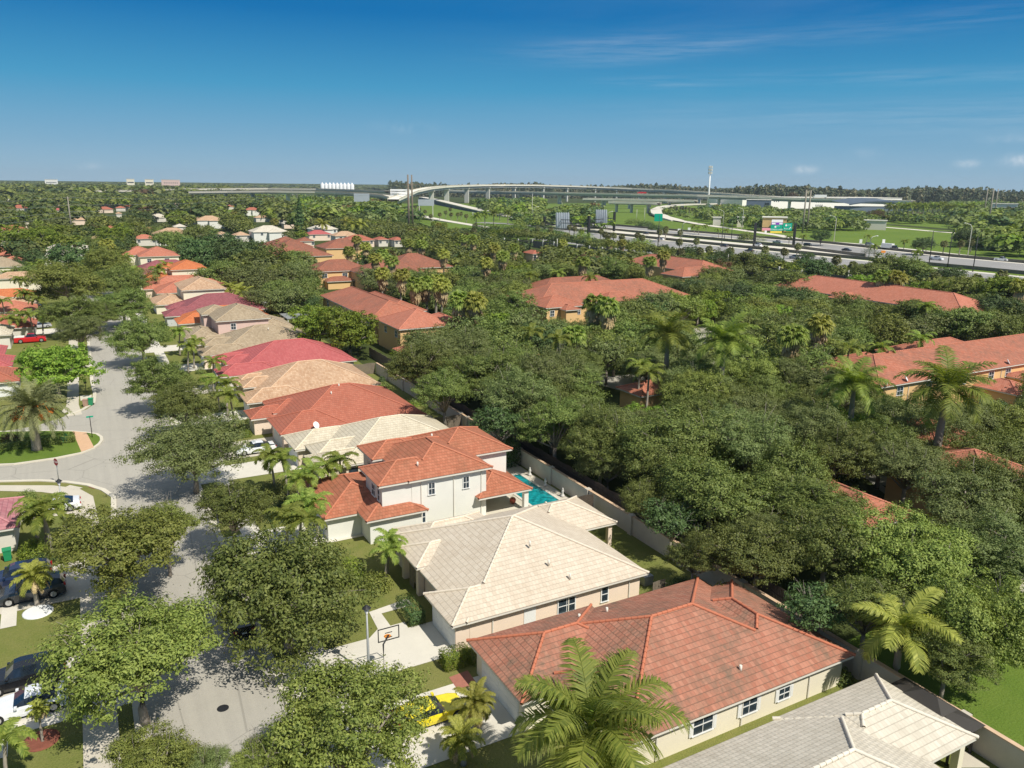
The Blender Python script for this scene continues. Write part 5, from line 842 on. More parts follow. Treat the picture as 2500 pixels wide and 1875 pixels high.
FARTREES='g,152,223,5.0,4.5 o,45,267,4.7,4.6 g,201,181,2.9,2.9 d,207,176,2.5,3.6 o,163,218,4.7,4.5 g,54,267,5.0,5.1 d,243,125,2.9,3.4 y,229,149,3.8,3.9 o,139,235,4.4,4.7 b,232,144,3.6,3.2 b,240,132,3.7,4.0 g,131,242,4.9,5.0 o,203,186,2.4,3.0 y,116,250,4.5,4.9 o,159,226,5.0,4.5 y,148,233,4.8,4.4 g,169,218,2.8,3.7 g,66,268,5.0,4.7 o,47,273,3.1,3.7 o,240,138,3.6,3.5 d,232,153,2.9,3.0 o,123,250,4.9,5.1 g,208,185,2.7,3.3 o,165,225,4.4,4.7 b,239,144,3.7,2.8 o,137,243,4.7,4.3 y,230,159,2.8,3.7 o,55,274,4.7,4.5 o,206,190,3.3,3.3 g,156,233,4.5,4.0 g,171,223,3.0,4.0 o,47,277,2.9,3.8 y,238,150,3.2,3.7 y,120,256,5.1,4.7 d,236,157,3.0,4.2 o,98,266,2.9,3.6 g,163,232,4.5,4.1 y,64,276,4.3,4.1 g,148,242,5.0,5.1 y,195,207,2.6,3.0 o,131,254,4.4,4.1 o,212,191,2.7,3.0 d,231,167,4.0,3.8 y,170,230,4.9,4.8 o,69,277,2.9,2.8 o,243,150,2.7,2.9 d,93,271,5.7,4.9 d,140,250,4.2,4.5 g,51,282,4.5,4.4 o,160,238,4.3,4.7 d,241,156,2.6,3.7 d,209,196,2.5,3.4 o,193,214,4.5,5.0 d,147,248,2.7,3.0 g,127,259,5.4,4.7 g,67,282,3.3,3.2 d,121,263,5.2,4.4 d,233,174,4.2,3.2 d,243,160,2.9,3.1 r,199,211,4.4,4.4 o,204,208,2.4,4.2 o,58,285,4.3,4.3 o,170,236,4.6,4.4 y,137,257,4.3,4.4 y,240,165,3.8,3.2 o,155,247,5.2,5.0 o,102,273,3.2,3.1 g,208,205,2.7,3.8 o,231,180,2.8,3.4 y,71,285,2.5,3.5 o,96,278,5.4,4.7 o,50,290,5.1,4.8 y,145,257,5.7,4.0 o,230,185,3.2,4.2 r,165,246,5.2,4.2 r,134,265,4.6,4.8 o,66,290,2.9,3.3 d,242,173,3.1,3.7 o,175,240,4.7,4.4 o,208,213,2.6,3.8 b,103,280,2.9,3.8 g,72,289,2.8,3.7 b,155,255,4.9,4.4 o,214,208,2.5,3.2 g,200,222,4.4,4.6 g,56,294,4.3,4.1 o,229,193,4.0,3.6 o,205,218,2.5,3.4 o,141,264,4.8,5.1 o,127,271,4.4,4.2 g,62,293,2.6,3.0 d,240,179,3.1,3.1 g,182,238,5.3,4.7 y,212,212,2.5,3.4 o,47,297,2.9,3.9 y,171,247,2.6,3.6 b,94,286,4.2,4.9 d,235,188,3.1,3.2 y,69,294,2.7,2.8 y,209,219,2.5,3.4 o,164,255,5.6,4.9 d,241,185,3.6,4.0 o,151,264,4.3,4.8 y,133,274,5.2,4.1 r,100,287,4.9,5.0 o,53,300,5.5,4.8 o,60,299,4.4,4.5 y,215,216,2.7,2.9 g,159,260,4.5,4.7 o,206,225,2.5,3.0 y,173,253,4.7,4.1 g,70,298,2.6,2.9 g,204,228,2.6,3.9 y,237,195,3.1,3.7 b,229,204,3.0,3.7 g,127,279,4.5,4.7 o,143,273,5.4,4.1 d,233,202,2.7,2.8 o,149,270,2.5,3.6 o,211,224,2.5,3.3 o,180,250,4.4,3.9 y,187,246,5.2,4.1 g,97,294,2.5,3.3 o,158,266,4.2,4.1 y,242,193,3.6,3.0 g,106,292,4.7,4.5 o,47,307,4.1,4.8 g,133,281,4.3,4.2 b,217,223,2.5,3.1 y,229,212,4.0,3.2 o,210,231,2.4,3.3 o,58,307,4.6,5.6 o,155,272,4.3,4.3 o,173,261,4.3,4.6 o,167,265,5.2,5.0 d,240,202,3.1,3.8 y,237,206,2.6,4.1 y,214,229,2.7,3.0 d,206,237,3.4,4.1 d,185,254,4.2,5.2 o,130,286,4.8,4.4 g,180,258,4.8,4.8 y,143,280,4.3,4.7 o,100,299,4.3,4.0 o,151,278,5.2,4.0 d,229,218,3.1,3.1 g,139,285,4.3,4.2 g,215,234,3.1,3.0 b,108,299,4.4,4.2 b,235,214,2.7,2.9 o,53,313,4.6,5.4 d,238,210,3.5,2.6 o,164,273,4.6,4.0 y,244,207,2.8,4.2 o,158,278,5.0,4.1 g,193,255,4.8,3.9 g,204,247,2.5,4.1 g,211,241,3.1,3.7 o,188,260,4.6,4.4 o,171,272,2.5,3.1 b,234,221,3.0,2.7 y,179,267,5.3,4.4 o,146,287,5.0,5.2 g,134,293,4.4,4.8 y,229,227,3.2,2.6 o,154,285,4.3,4.7 y,243,215,3.3,3.3 o,57,320,4.1,4.6 o,218,241,2.5,3.3 y,210,248,2.6,3.4 d,49,322,4.2,4.8 o,186,268,2.4,3.6 d,240,221,3.5,2.8 o,172,277,4.2,4.6 o,161,284,4.7,3.9 o,235,227,2.9,3.0 o,206,255,2.6,3.9 d,232,232,2.7,3.5 d,143,295,4.7,4.3 g,178,276,4.3,4.4 g,135,300,2.5,3.5 y,201,261,2.9,4.2 o,196,265,3.1,2.9 r,212,253,2.9,3.0 o,219,247,2.7,3.2 o,241,226,3.6,3.1 o,190,271,3.2,4.0 o,157,292,4.5,4.9 o,169,285,5.8,5.0 o,237,234,3.6,4.2 o,209,259,2.5,3.5 o,232,239,3.0,3.0 d,229,242,2.7,3.5 g,184,278,4.3,4.1 o,42,331,3.9,5.1 o,53,330,4.9,5.4 o,164,291,5.1,4.5 y,152,297,5.4,4.9 o,203,266,2.5,3.8 o,218,253,2.5,3.5 o,178,284,5.0,4.0 o,189,278,2.6,3.5 g,144,304,4.9,5.0 d,244,233,2.9,3.7 b,195,275,2.5,3.9 o,212,264,2.7,3.2 d,47,335,3.8,5.3 y,239,240,3.8,4.1 y,134,311,4.1,5.1 o,200,274,2.5,3.4 g,218,259,2.6,3.2 o,204,271,2.6,3.4 o,233,246,3.0,4.2 o,208,269,2.6,3.8 o,160,299,5.0,4.9 o,188,283,2.7,4.0 r,168,296,4.8,4.7 y,193,281,3.0,3.6 o,229,253,2.7,3.2 o,42,339,3.8,5.2 y,177,292,4.4,4.0 d,238,245,2.6,4.0 o,114,322,5.2,4.3 d,225,258,2.5,2.8 d,217,265,2.5,3.0 y,183,290,2.6,4.0 o,187,288,2.9,2.9 o,140,313,3.9,5.0 y,151,308,4.9,5.0 y,206,275,2.6,3.4 o,212,271,2.7,3.3 d,124,321,3.8,5.2 d,201,280,2.8,3.5 d,244,244,3.5,2.7 b,232,256,2.9,2.8 d,238,251,2.8,3.1 g,52,342,4.4,4.5 o,136,319,4.4,4.8 y,160,308,4.8,4.4 o,174,300,4.8,4.8 g,206,280,2.5,3.5 o,167,304,4.1,5.0 o,44,345,3.9,5.1 g,200,285,3.3,3.2 b,189,293,3.4,3.8 g,181,298,4.5,4.2 d,195,290,2.4,4.0 b,145,318,3.9,4.3 g,212,278,2.5,3.0 b,231,262,3.3,2.7 g,58,346,3.8,4.3 o,206,284,3.2,3.1 o,132,326,4.4,4.9 y,243,254,3.9,2.9 g,187,299,3.1,4.2 o,212,283,2.5,2.8 d,231,268,3.0,2.9 o,198,293,3.2,2.9 d,140,326,3.8,5.1 o,193,298,2.8,3.0 d,121,334,3.9,4.8 o,161,316,5.0,5.4 y,242,260,4.2,2.9 o,208,288,2.6,2.9 o,151,323,4.0,4.7 o,230,272,2.7,3.1 y,182,307,3.8,4.1 o,113,338,4.2,5.2 o,170,314,5.0,4.9 d,238,267,2.7,3.3 o,41,355,5.2,4.6 g,177,311,3.9,4.1 o,205,293,2.8,3.0 g,129,336,5.0,4.7 d,234,275,2.7,3.0 y,229,280,3.5,3.4 o,159,325,5.3,5.0 g,55,357,5.2,4.7 o,139,334,4.1,4.7 o,120,343,4.0,4.4 d,240,273,4.2,4.1 o,153,333,4.4,4.3 d,171,324,4.0,4.4 y,233,283,2.8,3.4 d,180,320,4.9,4.3 o,230,287,3.7,4.1 o,146,337,4.7,5.1 o,136,342,4.6,5.2 o,113,350,4.0,4.8 d,242,278,3.0,3.8 g,40,367,4.8,5.3 o,50,367,5.2,5.2 y,167,332,4.9,4.2 o,236,287,2.8,3.8 o,241,285,2.7,3.2 y,130,350,4.9,4.3 y,229,295,3.3,4.0 g,161,338,5.0,5.2 d,120,355,5.2,4.2 o,59,371,5.1,4.7 y,150,345,4.6,4.2 d,235,294,3.2,3.1 o,138,351,5.1,5.3 o,175,335,4.2,4.7 d,241,291,3.7,3.4 d,67,373,4.6,4.3 d,51,377,3.9,4.7 y,239,297,2.7,3.5 o,43,379,5.2,4.2 d,229,306,3.7,4.2 o,235,302,3.9,3.5 g,117,365,4.1,4.2 o,161,349,4.7,4.7 o,59,380,4.1,4.1 g,134,361,3.9,4.2 g,151,354,4.4,4.2 d,244,298,2.9,3.7 d,171,345,4.6,4.0 d,184,341,4.3,4.0 y,127,366,5.4,4.8 y,241,304,2.7,2.6 y,229,314,3.9,3.9 y,40,387,4.2,5.0 o,140,363,4.0,4.7 b,71,383,5.2,4.7 d,234,312,2.8,3.8 o,51,387,5.1,4.2 r,119,373,4.1,5.0 o,157,359,4.0,4.3 y,241,310,4.2,2.8 o,180,350,3.9,4.7 y,172,355,4.2,5.2 b,149,366,4.6,5.2 y,44,393,4.4,5.1 d,239,315,2.7,2.9 y,231,322,4.0,2.7 b,167,360,4.5,4.0 b,60,394,5.1,4.5 y,243,316,2.6,4.1 o,135,375,4.5,4.0 g,124,381,4.7,4.8 b,181,357,4.0,4.0 y,239,322,3.8,4.0 y,72,394,5.2,4.4 g,143,375,3.9,5.1 o,229,330,2.9,3.1 g,53,398,4.0,4.9 r,88,392,4.1,5.4 y,163,368,4.7,4.2 d,236,327,3.0,3.4 o,153,374,4.4,4.9 r,173,365,4.7,4.9 g,81,396,4.5,5.4 g,47,402,4.3,4.7 o,243,326,2.7,2.7 g,123,388,3.8,4.9 o,95,396,4.4,5.4 o,229,337,2.9,3.2 y,135,385,5.2,4.4 g,68,403,4.2,5.3 o,88,399,4.0,5.3 o,238,332,4.0,3.2 o,148,381,4.4,4.8 g,169,373,4.5,4.1 g,113,395,4.0,5.1 y,58,406,4.5,4.2 d,158,379,4.3,4.1 y,244,331,3.0,2.8 g,75,404,4.5,4.5 d,180,370,5.0,4.2 d,234,340,3.5,3.0 o,143,388,4.1,5.2 o,106,400,3.8,5.3 d,229,345,3.0,3.9 g,47,411,4.8,4.7 y,240,338,2.6,3.1 o,152,387,4.0,4.9 g,87,407,4.6,5.0 d,175,379,4.4,5.3 o,121,400,4.1,5.2 o,66,413,4.3,4.0 b,233,348,2.8,2.8 g,56,415,5.0,5.3 o,238,344,2.8,2.7 o,136,397,4.5,4.1 o,129,400,4.6,4.5 o,80,413,4.4,4.1 y,183,379,4.2,4.9 o,243,343,2.7,4.0 g,100,409,4.8,5.3 o,42,420,4.0,5.3 o,170,386,4.8,5.1 o,161,390,4.3,4.3 g,150,395,4.9,5.1 o,233,353,3.0,3.4 b,238,351,3.3,3.3 d,112,409,4.1,5.2 o,73,418,4.3,4.5 o,91,416,4.8,4.1 g,181,387,5.0,4.1 g,127,409,4.5,4.5 o,188,385,4.0,4.0 d,233,360,3.5,3.5 g,40,428,5.2,4.6 o,229,364,3.1,3.0 g,53,427,4.4,4.8 g,141,406,4.5,4.2 o,158,400,4.5,5.3 d,244,354,3.5,2.6 o,107,417,4.9,4.9 o,85,423,4.3,4.5 d,171,396,4.9,4.2 g,63,427,4.7,4.6 o,71,426,4.3,4.3 y,78,425,4.1,4.7 o,100,421,3.8,4.8 y,118,417,5.3,4.5 o,152,406,4.3,4.6 y,239,362,3.4,2.9 g,92,425,4.4,4.6 y,180,397,4.4,5.1 o,52,434,4.0,4.1 y,233,370,3.2,2.9 d,244,364,3.5,3.4 g,144,414,3.9,4.8 o,188,396,4.2,4.4 d,136,417,4.8,4.4 d,239,369,3.1,3.7 o,68,434,3.9,4.7 o,112,425,4.1,4.4 g,99,430,3.9,4.8 o,168,408,5.0,4.3 o,88,432,5.2,5.1 b,105,429,3.8,4.8 o,124,424,4.1,4.2 g,41,440,5.0,5.2 o,154,414,4.9,4.6 y,49,440,3.8,5.1 y,244,370,3.5,2.8 g,76,437,4.0,4.5 d,231,378,3.2,3.8 y,178,406,5.3,4.4 g,56,440,4.6,4.4 o,240,374,3.1,3.2 o,131,425,4.0,4.3 d,195,400,2.9,3.5 b,144,421,4.0,4.8 y,162,415,4.2,4.4 d,237,378,3.4,3.4 g,187,405,5.2,4.0 o,82,439,3.9,5.3 g,138,425,4.0,5.3 o,67,442,4.8,4.6 d,201,400,2.9,3.6 g,110,435,5.1,4.0 d,209,397,2.7,2.8 o,230,386,4.1,3.4 g,90,440,3.9,5.1 o,238,383,2.9,2.8 y,125,433,4.7,4.0 g,160,422,4.1,4.8 o,177,416,5.1,5.0 y,169,419,4.5,4.3 y,243,382,3.2,4.2 d,202,406,2.8,3.8 o,41,451,5.1,5.3 g,99,442,3.9,5.0 o,62,449,4.1,4.4 o,151,429,4.6,4.7 y,50,452,5.0,4.3 o,240,387,2.8,2.8 g,75,449,4.7,4.1 y,194,412,2.6,3.4 y,233,392,4.1,3.6 o,139,435,4.7,5.0 y,91,448,3.9,4.7 o,186,417,4.3,4.0 g,117,442,5.3,4.3 d,130,439,4.3,5.4 y,209,408,3.1,3.4 o,59,455,3.8,5.3 g,82,453,4.7,4.5 g,162,431,4.9,4.6 o,231,399,3.2,3.6 o,107,448,5.0,4.9 y,198,416,3.1,2.7 o,147,437,4.9,5.1 r,169,429,4.0,4.6 o,244,392,3.6,3.1 o,41,461,4.4,4.7 g,53,459,3.9,4.4 g,177,427,3.9,4.0 y,205,416,2.6,3.1 r,138,443,4.3,4.5 g,68,459,4.4,4.7 o,185,426,5.1,5.3 y,241,397,4.0,3.8 o,155,440,4.1,4.3 o,98,456,5.1,4.4 y,236,403,3.5,3.6 o,131,448,5.2,5.2 o,89,459,4.3,4.7 b,60,464,3.9,4.8 d,196,425,3.2,3.3 o,119,453,4.9,5.2 o,209,420,3.0,3.8 o,146,446,3.9,4.4 d,205,423,2.6,3.5 d,53,467,4.6,4.5 o,169,439,5.3,4.4 o,233,410,3.0,3.8 o,44,469,5.2,5.1 o,201,427,2.9,3.8 o,79,466,4.2,4.2 d,241,407,2.8,2.6 o,71,468,5.2,4.8 y,188,435,3.8,4.9 y,178,440,5.3,4.6 y,114,461,5.1,5.3 y,154,449,4.4,4.6 d,105,463,5.0,4.0 d,196,433,3.2,3.6 d,211,426,3.6,2.9 o,238,412,3.0,4.0 o,91,467,5.1,5.0 y,124,460,4.5,5.4 o,233,416,3.7,3.7 o,61,473,4.7,4.7 o,133,458,4.3,5.3 o,164,448,4.0,5.0 g,100,470,5.3,5.3 g,147,457,5.1,4.3 o,244,415,3.8,2.7 g,188,443,5.0,4.8 y,232,422,3.3,4.2 d,209,434,3.7,3.3 y,41,480,5.3,4.7 o,238,419,2.6,4.1 o,122,467,4.4,5.4 o,72,478,4.7,5.4 o,52,480,5.4,4.1 g,159,457,5.0,5.2 y,176,451,4.4,4.3 o,109,472,4.6,4.4 y,202,440,3.3,2.9 g,169,455,4.2,5.1 o,92,477,5.2,4.8 y,137,466,5.1,4.3 o,230,428,3.9,3.4 o,238,424,3.0,2.6 g,83,479,4.4,5.0 o,183,451,4.7,5.0 d,244,422,3.5,3.7 d,196,446,3.2,3.3 g,60,484,3.8,4.7 o,235,428,2.9,4.2 o,127,473,4.1,5.4 b,68,485,5.1,4.2 o,155,465,4.4,5.1 o,42,489,4.5,5.0 d,209,444,3.9,3.1 b,229,434,3.2,3.9 y,177,459,4.2,4.7 d,203,449,3.3,2.9 o,89,485,4.4,4.0 g,114,480,4.3,4.5 y,243,429,3.7,3.2 d,234,434,3.2,2.9 g,170,463,4.5,5.0 d,104,483,4.5,4.6 y,56,491,4.0,4.1 o,144,473,4.4,4.5 g,79,489,4.5,5.1 d,134,478,4.7,4.5 y,197,456,3.6,3.8 d,187,460,5.3,4.8 o,152,473,4.4,5.1 y,97,488,4.0,4.4 d,211,451,3.3,3.8 g,44,496,3.9,4.1 o,165,471,4.8,4.3 d,235,440,3.0,3.7 b,229,445,2.9,3.7 b,242,439,4.2,3.6 g,128,485,4.4,4.1 o,59,498,5.0,5.3 o,87,494,5.0,5.0 y,106,491,4.9,4.1 g,180,469,5.1,4.1 o,197,463,3.2,3.6 o,205,460,4.0,2.6 y,68,500,4.7,4.6 d,76,499,3.9,5.0 g,51,502,4.8,4.5 o,145,484,4.9,5.2 d,193,467,3.3,3.9 d,235,448,3.2,3.7 g,137,488,4.2,5.0 o,121,492,5.4,5.1 d,243,446,2.8,3.1 d,229,453,2.9,4.1 o,211,462,2.8,4.0 g,99,498,5.1,5.2 g,162,482,4.3,5.1 o,154,485,3.9,4.1 o,201,468,3.3,3.1 g,41,508,5.0,4.5 d,109,499,4.9,5.4 y,170,482,5.0,4.7 o,63,507,4.2,4.4 g,189,476,5.1,4.5 o,90,504,5.1,4.4 d,237,454,3.6,2.7 o,244,451,3.2,4.1 o,134,495,4.1,5.4 g,117,500,4.1,4.5 d,207,470,3.2,3.3 d,196,475,2.7,4.0 y,231,459,3.8,3.5 g,180,483,5.2,5.1 o,149,494,4.6,4.7 o,71,511,5.2,4.5 g,82,509,5.4,4.2 y,141,496,4.4,4.7 g,56,513,4.8,4.3 g,125,501,4.3,4.4 y,242,457,3.0,3.0 o,159,492,4.6,4.5 y,101,507,5.0,4.3 g,42,516,4.1,4.5 d,239,461,2.9,3.8 o,206,477,3.0,3.8 y,171,491,5.4,5.0 o,189,485,4.1,4.6 d,115,507,4.3,5.2 o,63,517,4.4,4.3 y,199,481,3.2,3.1 g,93,513,5.0,4.1 y,108,511,4.2,4.9 d,232,470,4.1,3.7 g,134,506,5.3,4.9 g,46,522,3.9,5.1 g,124,510,4.8,4.4 o,77,519,5.1,4.8 y,147,504,4.9,5.2 d,204,483,2.8,3.1 y,241,467,3.9,3.7 b,58,522,3.9,4.2 d,210,482,3.5,3.8 o,186,492,5.0,4.7 g,178,496,4.0,4.6 o,166,501,3.8,5.2 y,159,505,4.1,4.3 g,87,522,4.2,4.7 o,70,525,4.8,4.2 o,40,528,4.5,4.6 o,198,492,3.8,3.8 o,174,502,3.9,4.1 o,99,522,4.5,5.2 o,54,529,3.9,4.3 b,127,517,3.9,4.8 g,81,527,4.1,5.3 g,61,529,4.4,4.6 d,207,492,2.8,3.3 r,117,521,4.1,4.1 o,149,513,5.1,4.4 y,182,503,5.2,4.8 d,193,500,4.0,3.3 g,134,519,4.8,4.7 o,89,529,4.2,4.4 y,109,526,3.9,5.0 y,74,532,4.6,4.1 y,46,536,5.3,4.3 o,202,498,3.0,3.1 o,143,519,5.4,5.0 d,56,537,3.8,4.3 g,166,514,4.1,4.3 g,123,527,4.7,4.6 b,174,512,4.6,4.8 o,198,504,2.6,3.6 d,64,538,4.4,5.0 y,96,534,5.3,5.3 o,81,537,4.7,4.1 o,158,519,4.3,4.5 o,106,533,5.0,4.3 o,204,504,3.1,3.2 o,151,523,4.5,4.2 d,195,508,2.6,3.7 o,71,541,3.9,5.4 b,189,512,4.3,4.8 y,137,528,5.1,4.5 g,118,533,5.3,5.3 o,41,545,4.7,5.2 o,88,540,4.5,4.9 o,202,509,3.2,3.2 g,57,544,4.1,4.5 o,210,506,3.1,2.7 d,127,533,4.0,5.0 g,172,521,4.1,5.1 g,160,527,4.3,5.1 o,65,547,4.9,4.4 b,48,549,5.0,4.1 o,111,540,3.9,5.0 o,180,522,4.0,4.9 o,151,533,4.1,5.4 o,41,553,4.2,5.1 o,140,536,4.1,4.3 g,73,550,4.3,4.8 g,91,547,4.5,4.7 y,196,519,3.6,3.5 o,130,540,4.6,4.5 d,107,546,4.0,4.0 o,202,518,2.9,3.1 g,123,543,4.2,4.1 d,208,517,3.8,3.9 g,98,548,4.2,4.8 b,170,531,4.5,4.2 o,57,555,4.6,5.2 o,177,529,3.8,5.3 y,187,525,4.0,4.9 r,81,552,4.4,4.3 g,161,534,4.4,4.0 y,118,548,4.8,5.0 g,46,559,4.7,5.1 o,72,557,3.9,5.3 g,151,541,4.1,4.5 o,64,558,4.9,4.4 y,136,546,3.9,5.1 y,109,552,3.9,5.1 g,143,545,3.8,5.1 o,94,555,4.6,5.1 o,185,533,4.5,4.8 o,129,550,5.1,4.7 o,87,558,4.2,4.8 o,103,556,4.1,4.6 g,160,543,4.0,5.0 o,177,540,4.4,5.4 y,115,557,4.4,4.6 g,171,545,4.2,4.4 y,125,558,4.3,4.6 g,147,552,4.7,4.3 g,132,558,4.5,5.0 g,155,554,5.3,4.2 r,141,558,5.0,4.7 o,170,552,3.9,5.3 o,189,547,5.1,4.4 g,177,551,4.0,4.7 r,164,556,4.2,4.1 o,178,559,5.2,4.8 g,186,558,4.4,4.7'
KK=dict(o='oak',g='oakg',d='dark',y='oaky',b='brt',r='red')
for tk in TREES.split():
    k,a,b_,R,hc=tk.split(','); a,b_,R,hc=float(a),float(b_),float(R),float(hc)
    t=put_tree(a,b_,R,hc,KK[k],math.hypot(a,b_)<125,None,'trees of the townhouse estate' ,rnd.uniform(.85,1.0)); t['_auto']=1
# hand-placed extra trees left of the estate and behind the right row
for dx,dy,rd,k,hc in [(430,540,52,'dark',6.5),(478,530,45,'dark',6.5),(520,548,55,'dark',6.8),(575,560,52,'oak',6.6),(470,590,48,'oak',6),(530,600,50,'oakg',6),(590,605,55,'oakg',6.2),(645,600,42,'oakg',6),(610,645,48,'oakg',5.4),(660,640,40,'oak',5.2),(560,640,36,'oakg',5),(640,560,40,'oak',6),(430,505,40,'oak',6),
  (60,560,30,'dark',5),(60,590,26,'oak',4.5),(200,530,32,'oak',5),(330,505,28,'oak',5),(360,515,35,'oak',5),(395,525,32,'oak',5),(40,470,30,'oak',5),(95,465,26,'oak',5),(300,475,30,'dark',6),(370,455,36,'dark',6),(1112,655,46,'oak',6.5),(1118,622,40,'oakg',6),(1088,606,40,'oak',6),(1128,695,52,'oakg',6.5),(1762,775,50,'oak',6.5),(1785,812,46,'oakg',6),(1328,577,34,'oak',6),(1300,566,30,'dark',6),(1545,592,34,'oak',6.5),(1716,608,42,'oak',6.5),(1430,655,46,'oakg',6.5),(1370,672,46,'oak',6),(1985,675,50,'oak',6.5),(2080,690,50,'oak',6.5),(2150,660,46,'dark',6.5)]:
    x,y=G('D',dx,dy,hc); dep=math.hypot(x,y); t=put_tree(x,y,rd*DT*dep/F,hc,k,False,None,'trees behind the house rows',.85); t['_auto']=1
# palms: (frame,x,y of the crown centre, crown height, kind, scale)
PAL=[]
def P_(f,h,kind,sc,*xy,lab=None,grp=None):
    for x,y in xy: PAL.append((f,x,y,h,kind,sc,lab,grp))
P_('t2',10.2,'fan',1.50,(935,640),(1000,700),(870,740),(1365,670),(1475,680),(1830,630),(1925,650),(1670,760),(1150,930),(1215,820),(1160,760),(1300,940),(1440,1020),(1530,1010),(1600,990),(1650,1030),(2110,720),(2160,770),(1085,800),(2030,840),grp='fan palms of the estate')
P_('t2',10.2,'fan',1.62,(1780,1150),(1955,1160),grp='fan palms of the estate')
P_('z12',10.2,'fan',1.62,(860,1140),(960,1170),grp='fan palms of the estate')
P_('z12',10.2,'fan',1.50,(750,800),(30,680),(75,760),(170,690),(1310,800),(1420,750),grp='fan palms of the estate')
P_('z12',8.5,'small',1.7,(535,890),(300,910),(520,1430),(300,1370),(820,930),grp='bright feather palms of the estate')
P_('z12',8.5,'fan',1.44,(700,1400),grp='fan palms of the estate')
P_('z14',10.5,'fan',1.62,(1065,920),(1200,930),(2170,1000),grp='fan palms of the estate')
P_('z14',9.5,'fan',1.62,(300,1400),(560,1320),grp='fan palms of the estate')
P_('z14',8.5,'small',1.6,(1440,1170),(1380,1420),(760,1500),(1060,1510),grp='bright feather palms of the estate')
P_('zr',11,'royal',1.45,(1450,60),lab='tall bright royal palm beside the estate road bend')
P_('z12',11,'royal',1.5,(1900,1450),lab='tall royal palm with yellow spear right of the estate road')
P_('z18',10,'royal',1.3,(830,470),lab='royal palm standing in front of the left end of the terracotta roof')
P_('z18',11,'royal',1.55,(1570,500),lab='big royal palm in front of the terracotta townhouse roof at right')
P_('zr',7,'small',1.6,(1210,310),(1285,370),grp='slim palms beside the pale estate road')
P_('z5',6.4,'royal',1.36,(1040,1110),lab='very large royal palm in the foreground hiding the red roof edge')
P_('z6',4.8,'royaly',1.2,(1075,720),lab='yellow-green palm by the boundary wall at lower right')
P_('zl',5.4,'date',1.3,(260,680),lab='date palm with orange fruit on the grass island')
P_('z4',2.9,'small',1.0,(385,960),lab='small feather palm on the lawn of the cream house, right one')
P_('z4',3.2,'small',1.0,(400,880),lab='small feather palm close against the white house wall')
P_('zb',4.6,'small',1.25,(225,1060),(340,1110),(420,1260),(520,1210),(690,1150),(800,1120),(440,1470),(600,1480),(330,1560),(520,1590),grp='feather palms in front of the ivory roofed house')
P_('zl',4.8,'small',1.35,(1900,470),(1960,560),(1830,430),(1780,290),grp='feather palms in front of the beige and pinkish roofs')
P_('t1',4.8,'small',1.35,(1500,1410),(1570,1540),(1620,1500),grp='feather palms right of the dark round tree')
P_('za',4.,'small',1.45,(420,130),(330,190),(480,230),grp='palms beside the mauve roof')
P_('za',2.7,'smally',1.35,(330,840),lab='small palm with yellow lower fronds in a white round bed')
P_('zc',2.3,'smally',.62,(405,1010),lab='little yellowing palm in a red mulch ring beside the white coupe')
P_('zc',2.6,'small',1.0,(0,1370),lab='palm at the bottom left corner')
P_('z3',2.0,'smally',1.2,(2105,920),lab='dwarf palm next to the yellow car, upper one'); P_('z3',1.8,'smally',1.15,(2010,1180),lab='dwarf palm next to the yellow car, lower one')
P_('q',5.,'small',1.5,(130,530),(240,500),(370,640),(510,660),(550,920),(400,930),(50,1060),(150,1420),(400,1300),(600,1330),(780,1330),(740,1030),(640,360),(830,300),grp='feather palms in the left gardens')
P_('t1',7.4,'fan',1.68,(550,655),(650,640),(895,690),grp='fan palms at the end of the street')
P_('t1',5.5,'small',2.2,(1040,790),(1110,910),(1380,860),(1310,890),(700,750),(560,560),grp='bushy palms near the end of the street')
P_('t1',4.8,'royaly',1.0,(2000,1060),(2060,1090),(1960,1040),grp='yellow-green palms behind the maroon roof')
P_('fl',9,'fan',1.92,(1520,410),(1000,420),(1930,450),(2000,450),(570,440),(400,560),(660,460),(700,740),(840,740),(1130,780),grp='far fan palms among the roofs')
P_('fm',9,'fan',1.92,(540,450),(950,470),(980,540),(600,380),(1310,430),grp='far fan palms among the roofs')
P_('fm',9,'royaly',1.8,(1490,560),(1740,540),(1830,560),(1900,560),grp='far bushy palms below the highway bank')
P_('fm',10,'royal',1.4,(1430,360),(1500,330),grp='far royal palms below the flyover')
P_('h1',9,'royal',1.5,(1770,520),(1690,560),(1570,570),(1450,600),(1880,560),grp='royal palms before the highway wall')
P_('h1',6.2,'sabal',1.4,(690,500),(760,530),(840,590),(960,570),(1040,540),(1110,570),(1200,570),(1250,560),(1320,590),(630,470),(1100,500),(1440,720),(1420,790),grp='cabbage palms along the exit ramp')
P_('h1',8.5,'fan',1.56,(900,700),(960,720),(1020,720),(1230,870),(1390,890),(690,960),(520,960),grp='fan palms along the screen fence')
P_('h1',6.2,'sabal',1.4,(30,590),(80,600),(270,640),(240,340),(300,400),(250,480),(350,480),(60,340),(150,420),(110,720),(200,460),(20,400),(120,360),grp='cabbage palms on the grass bank')
P_('h2',6.,'sabal',1.3,(340,760),(200,790),(520,600),(840,760),(940,800),(1200,800),(1310,860),(1370,850),(1490,870),(1690,850),(1755,880),(1990,810),(2080,760),(1260,840),(780,740),(530,770),(410,700),grp='cabbage palms along the highway')
P_('h2',7.5,'fan',1.44,(1500,960),(1300,960),(700,960),(1580,1010),grp='fan palms along the screen fence')
P_('h3',6.,'sabal',1.3,(340,700),(330,830),(550,820),(600,950),(720,930),(350,960),(1020,950),(1490,930),(1740,960),(1920,890),(60,690),(140,680),grp='cabbage palms along the highway')
P_('h3',6.5,'fan',1.44,(100,1010),grp='fan palms along the screen fence')
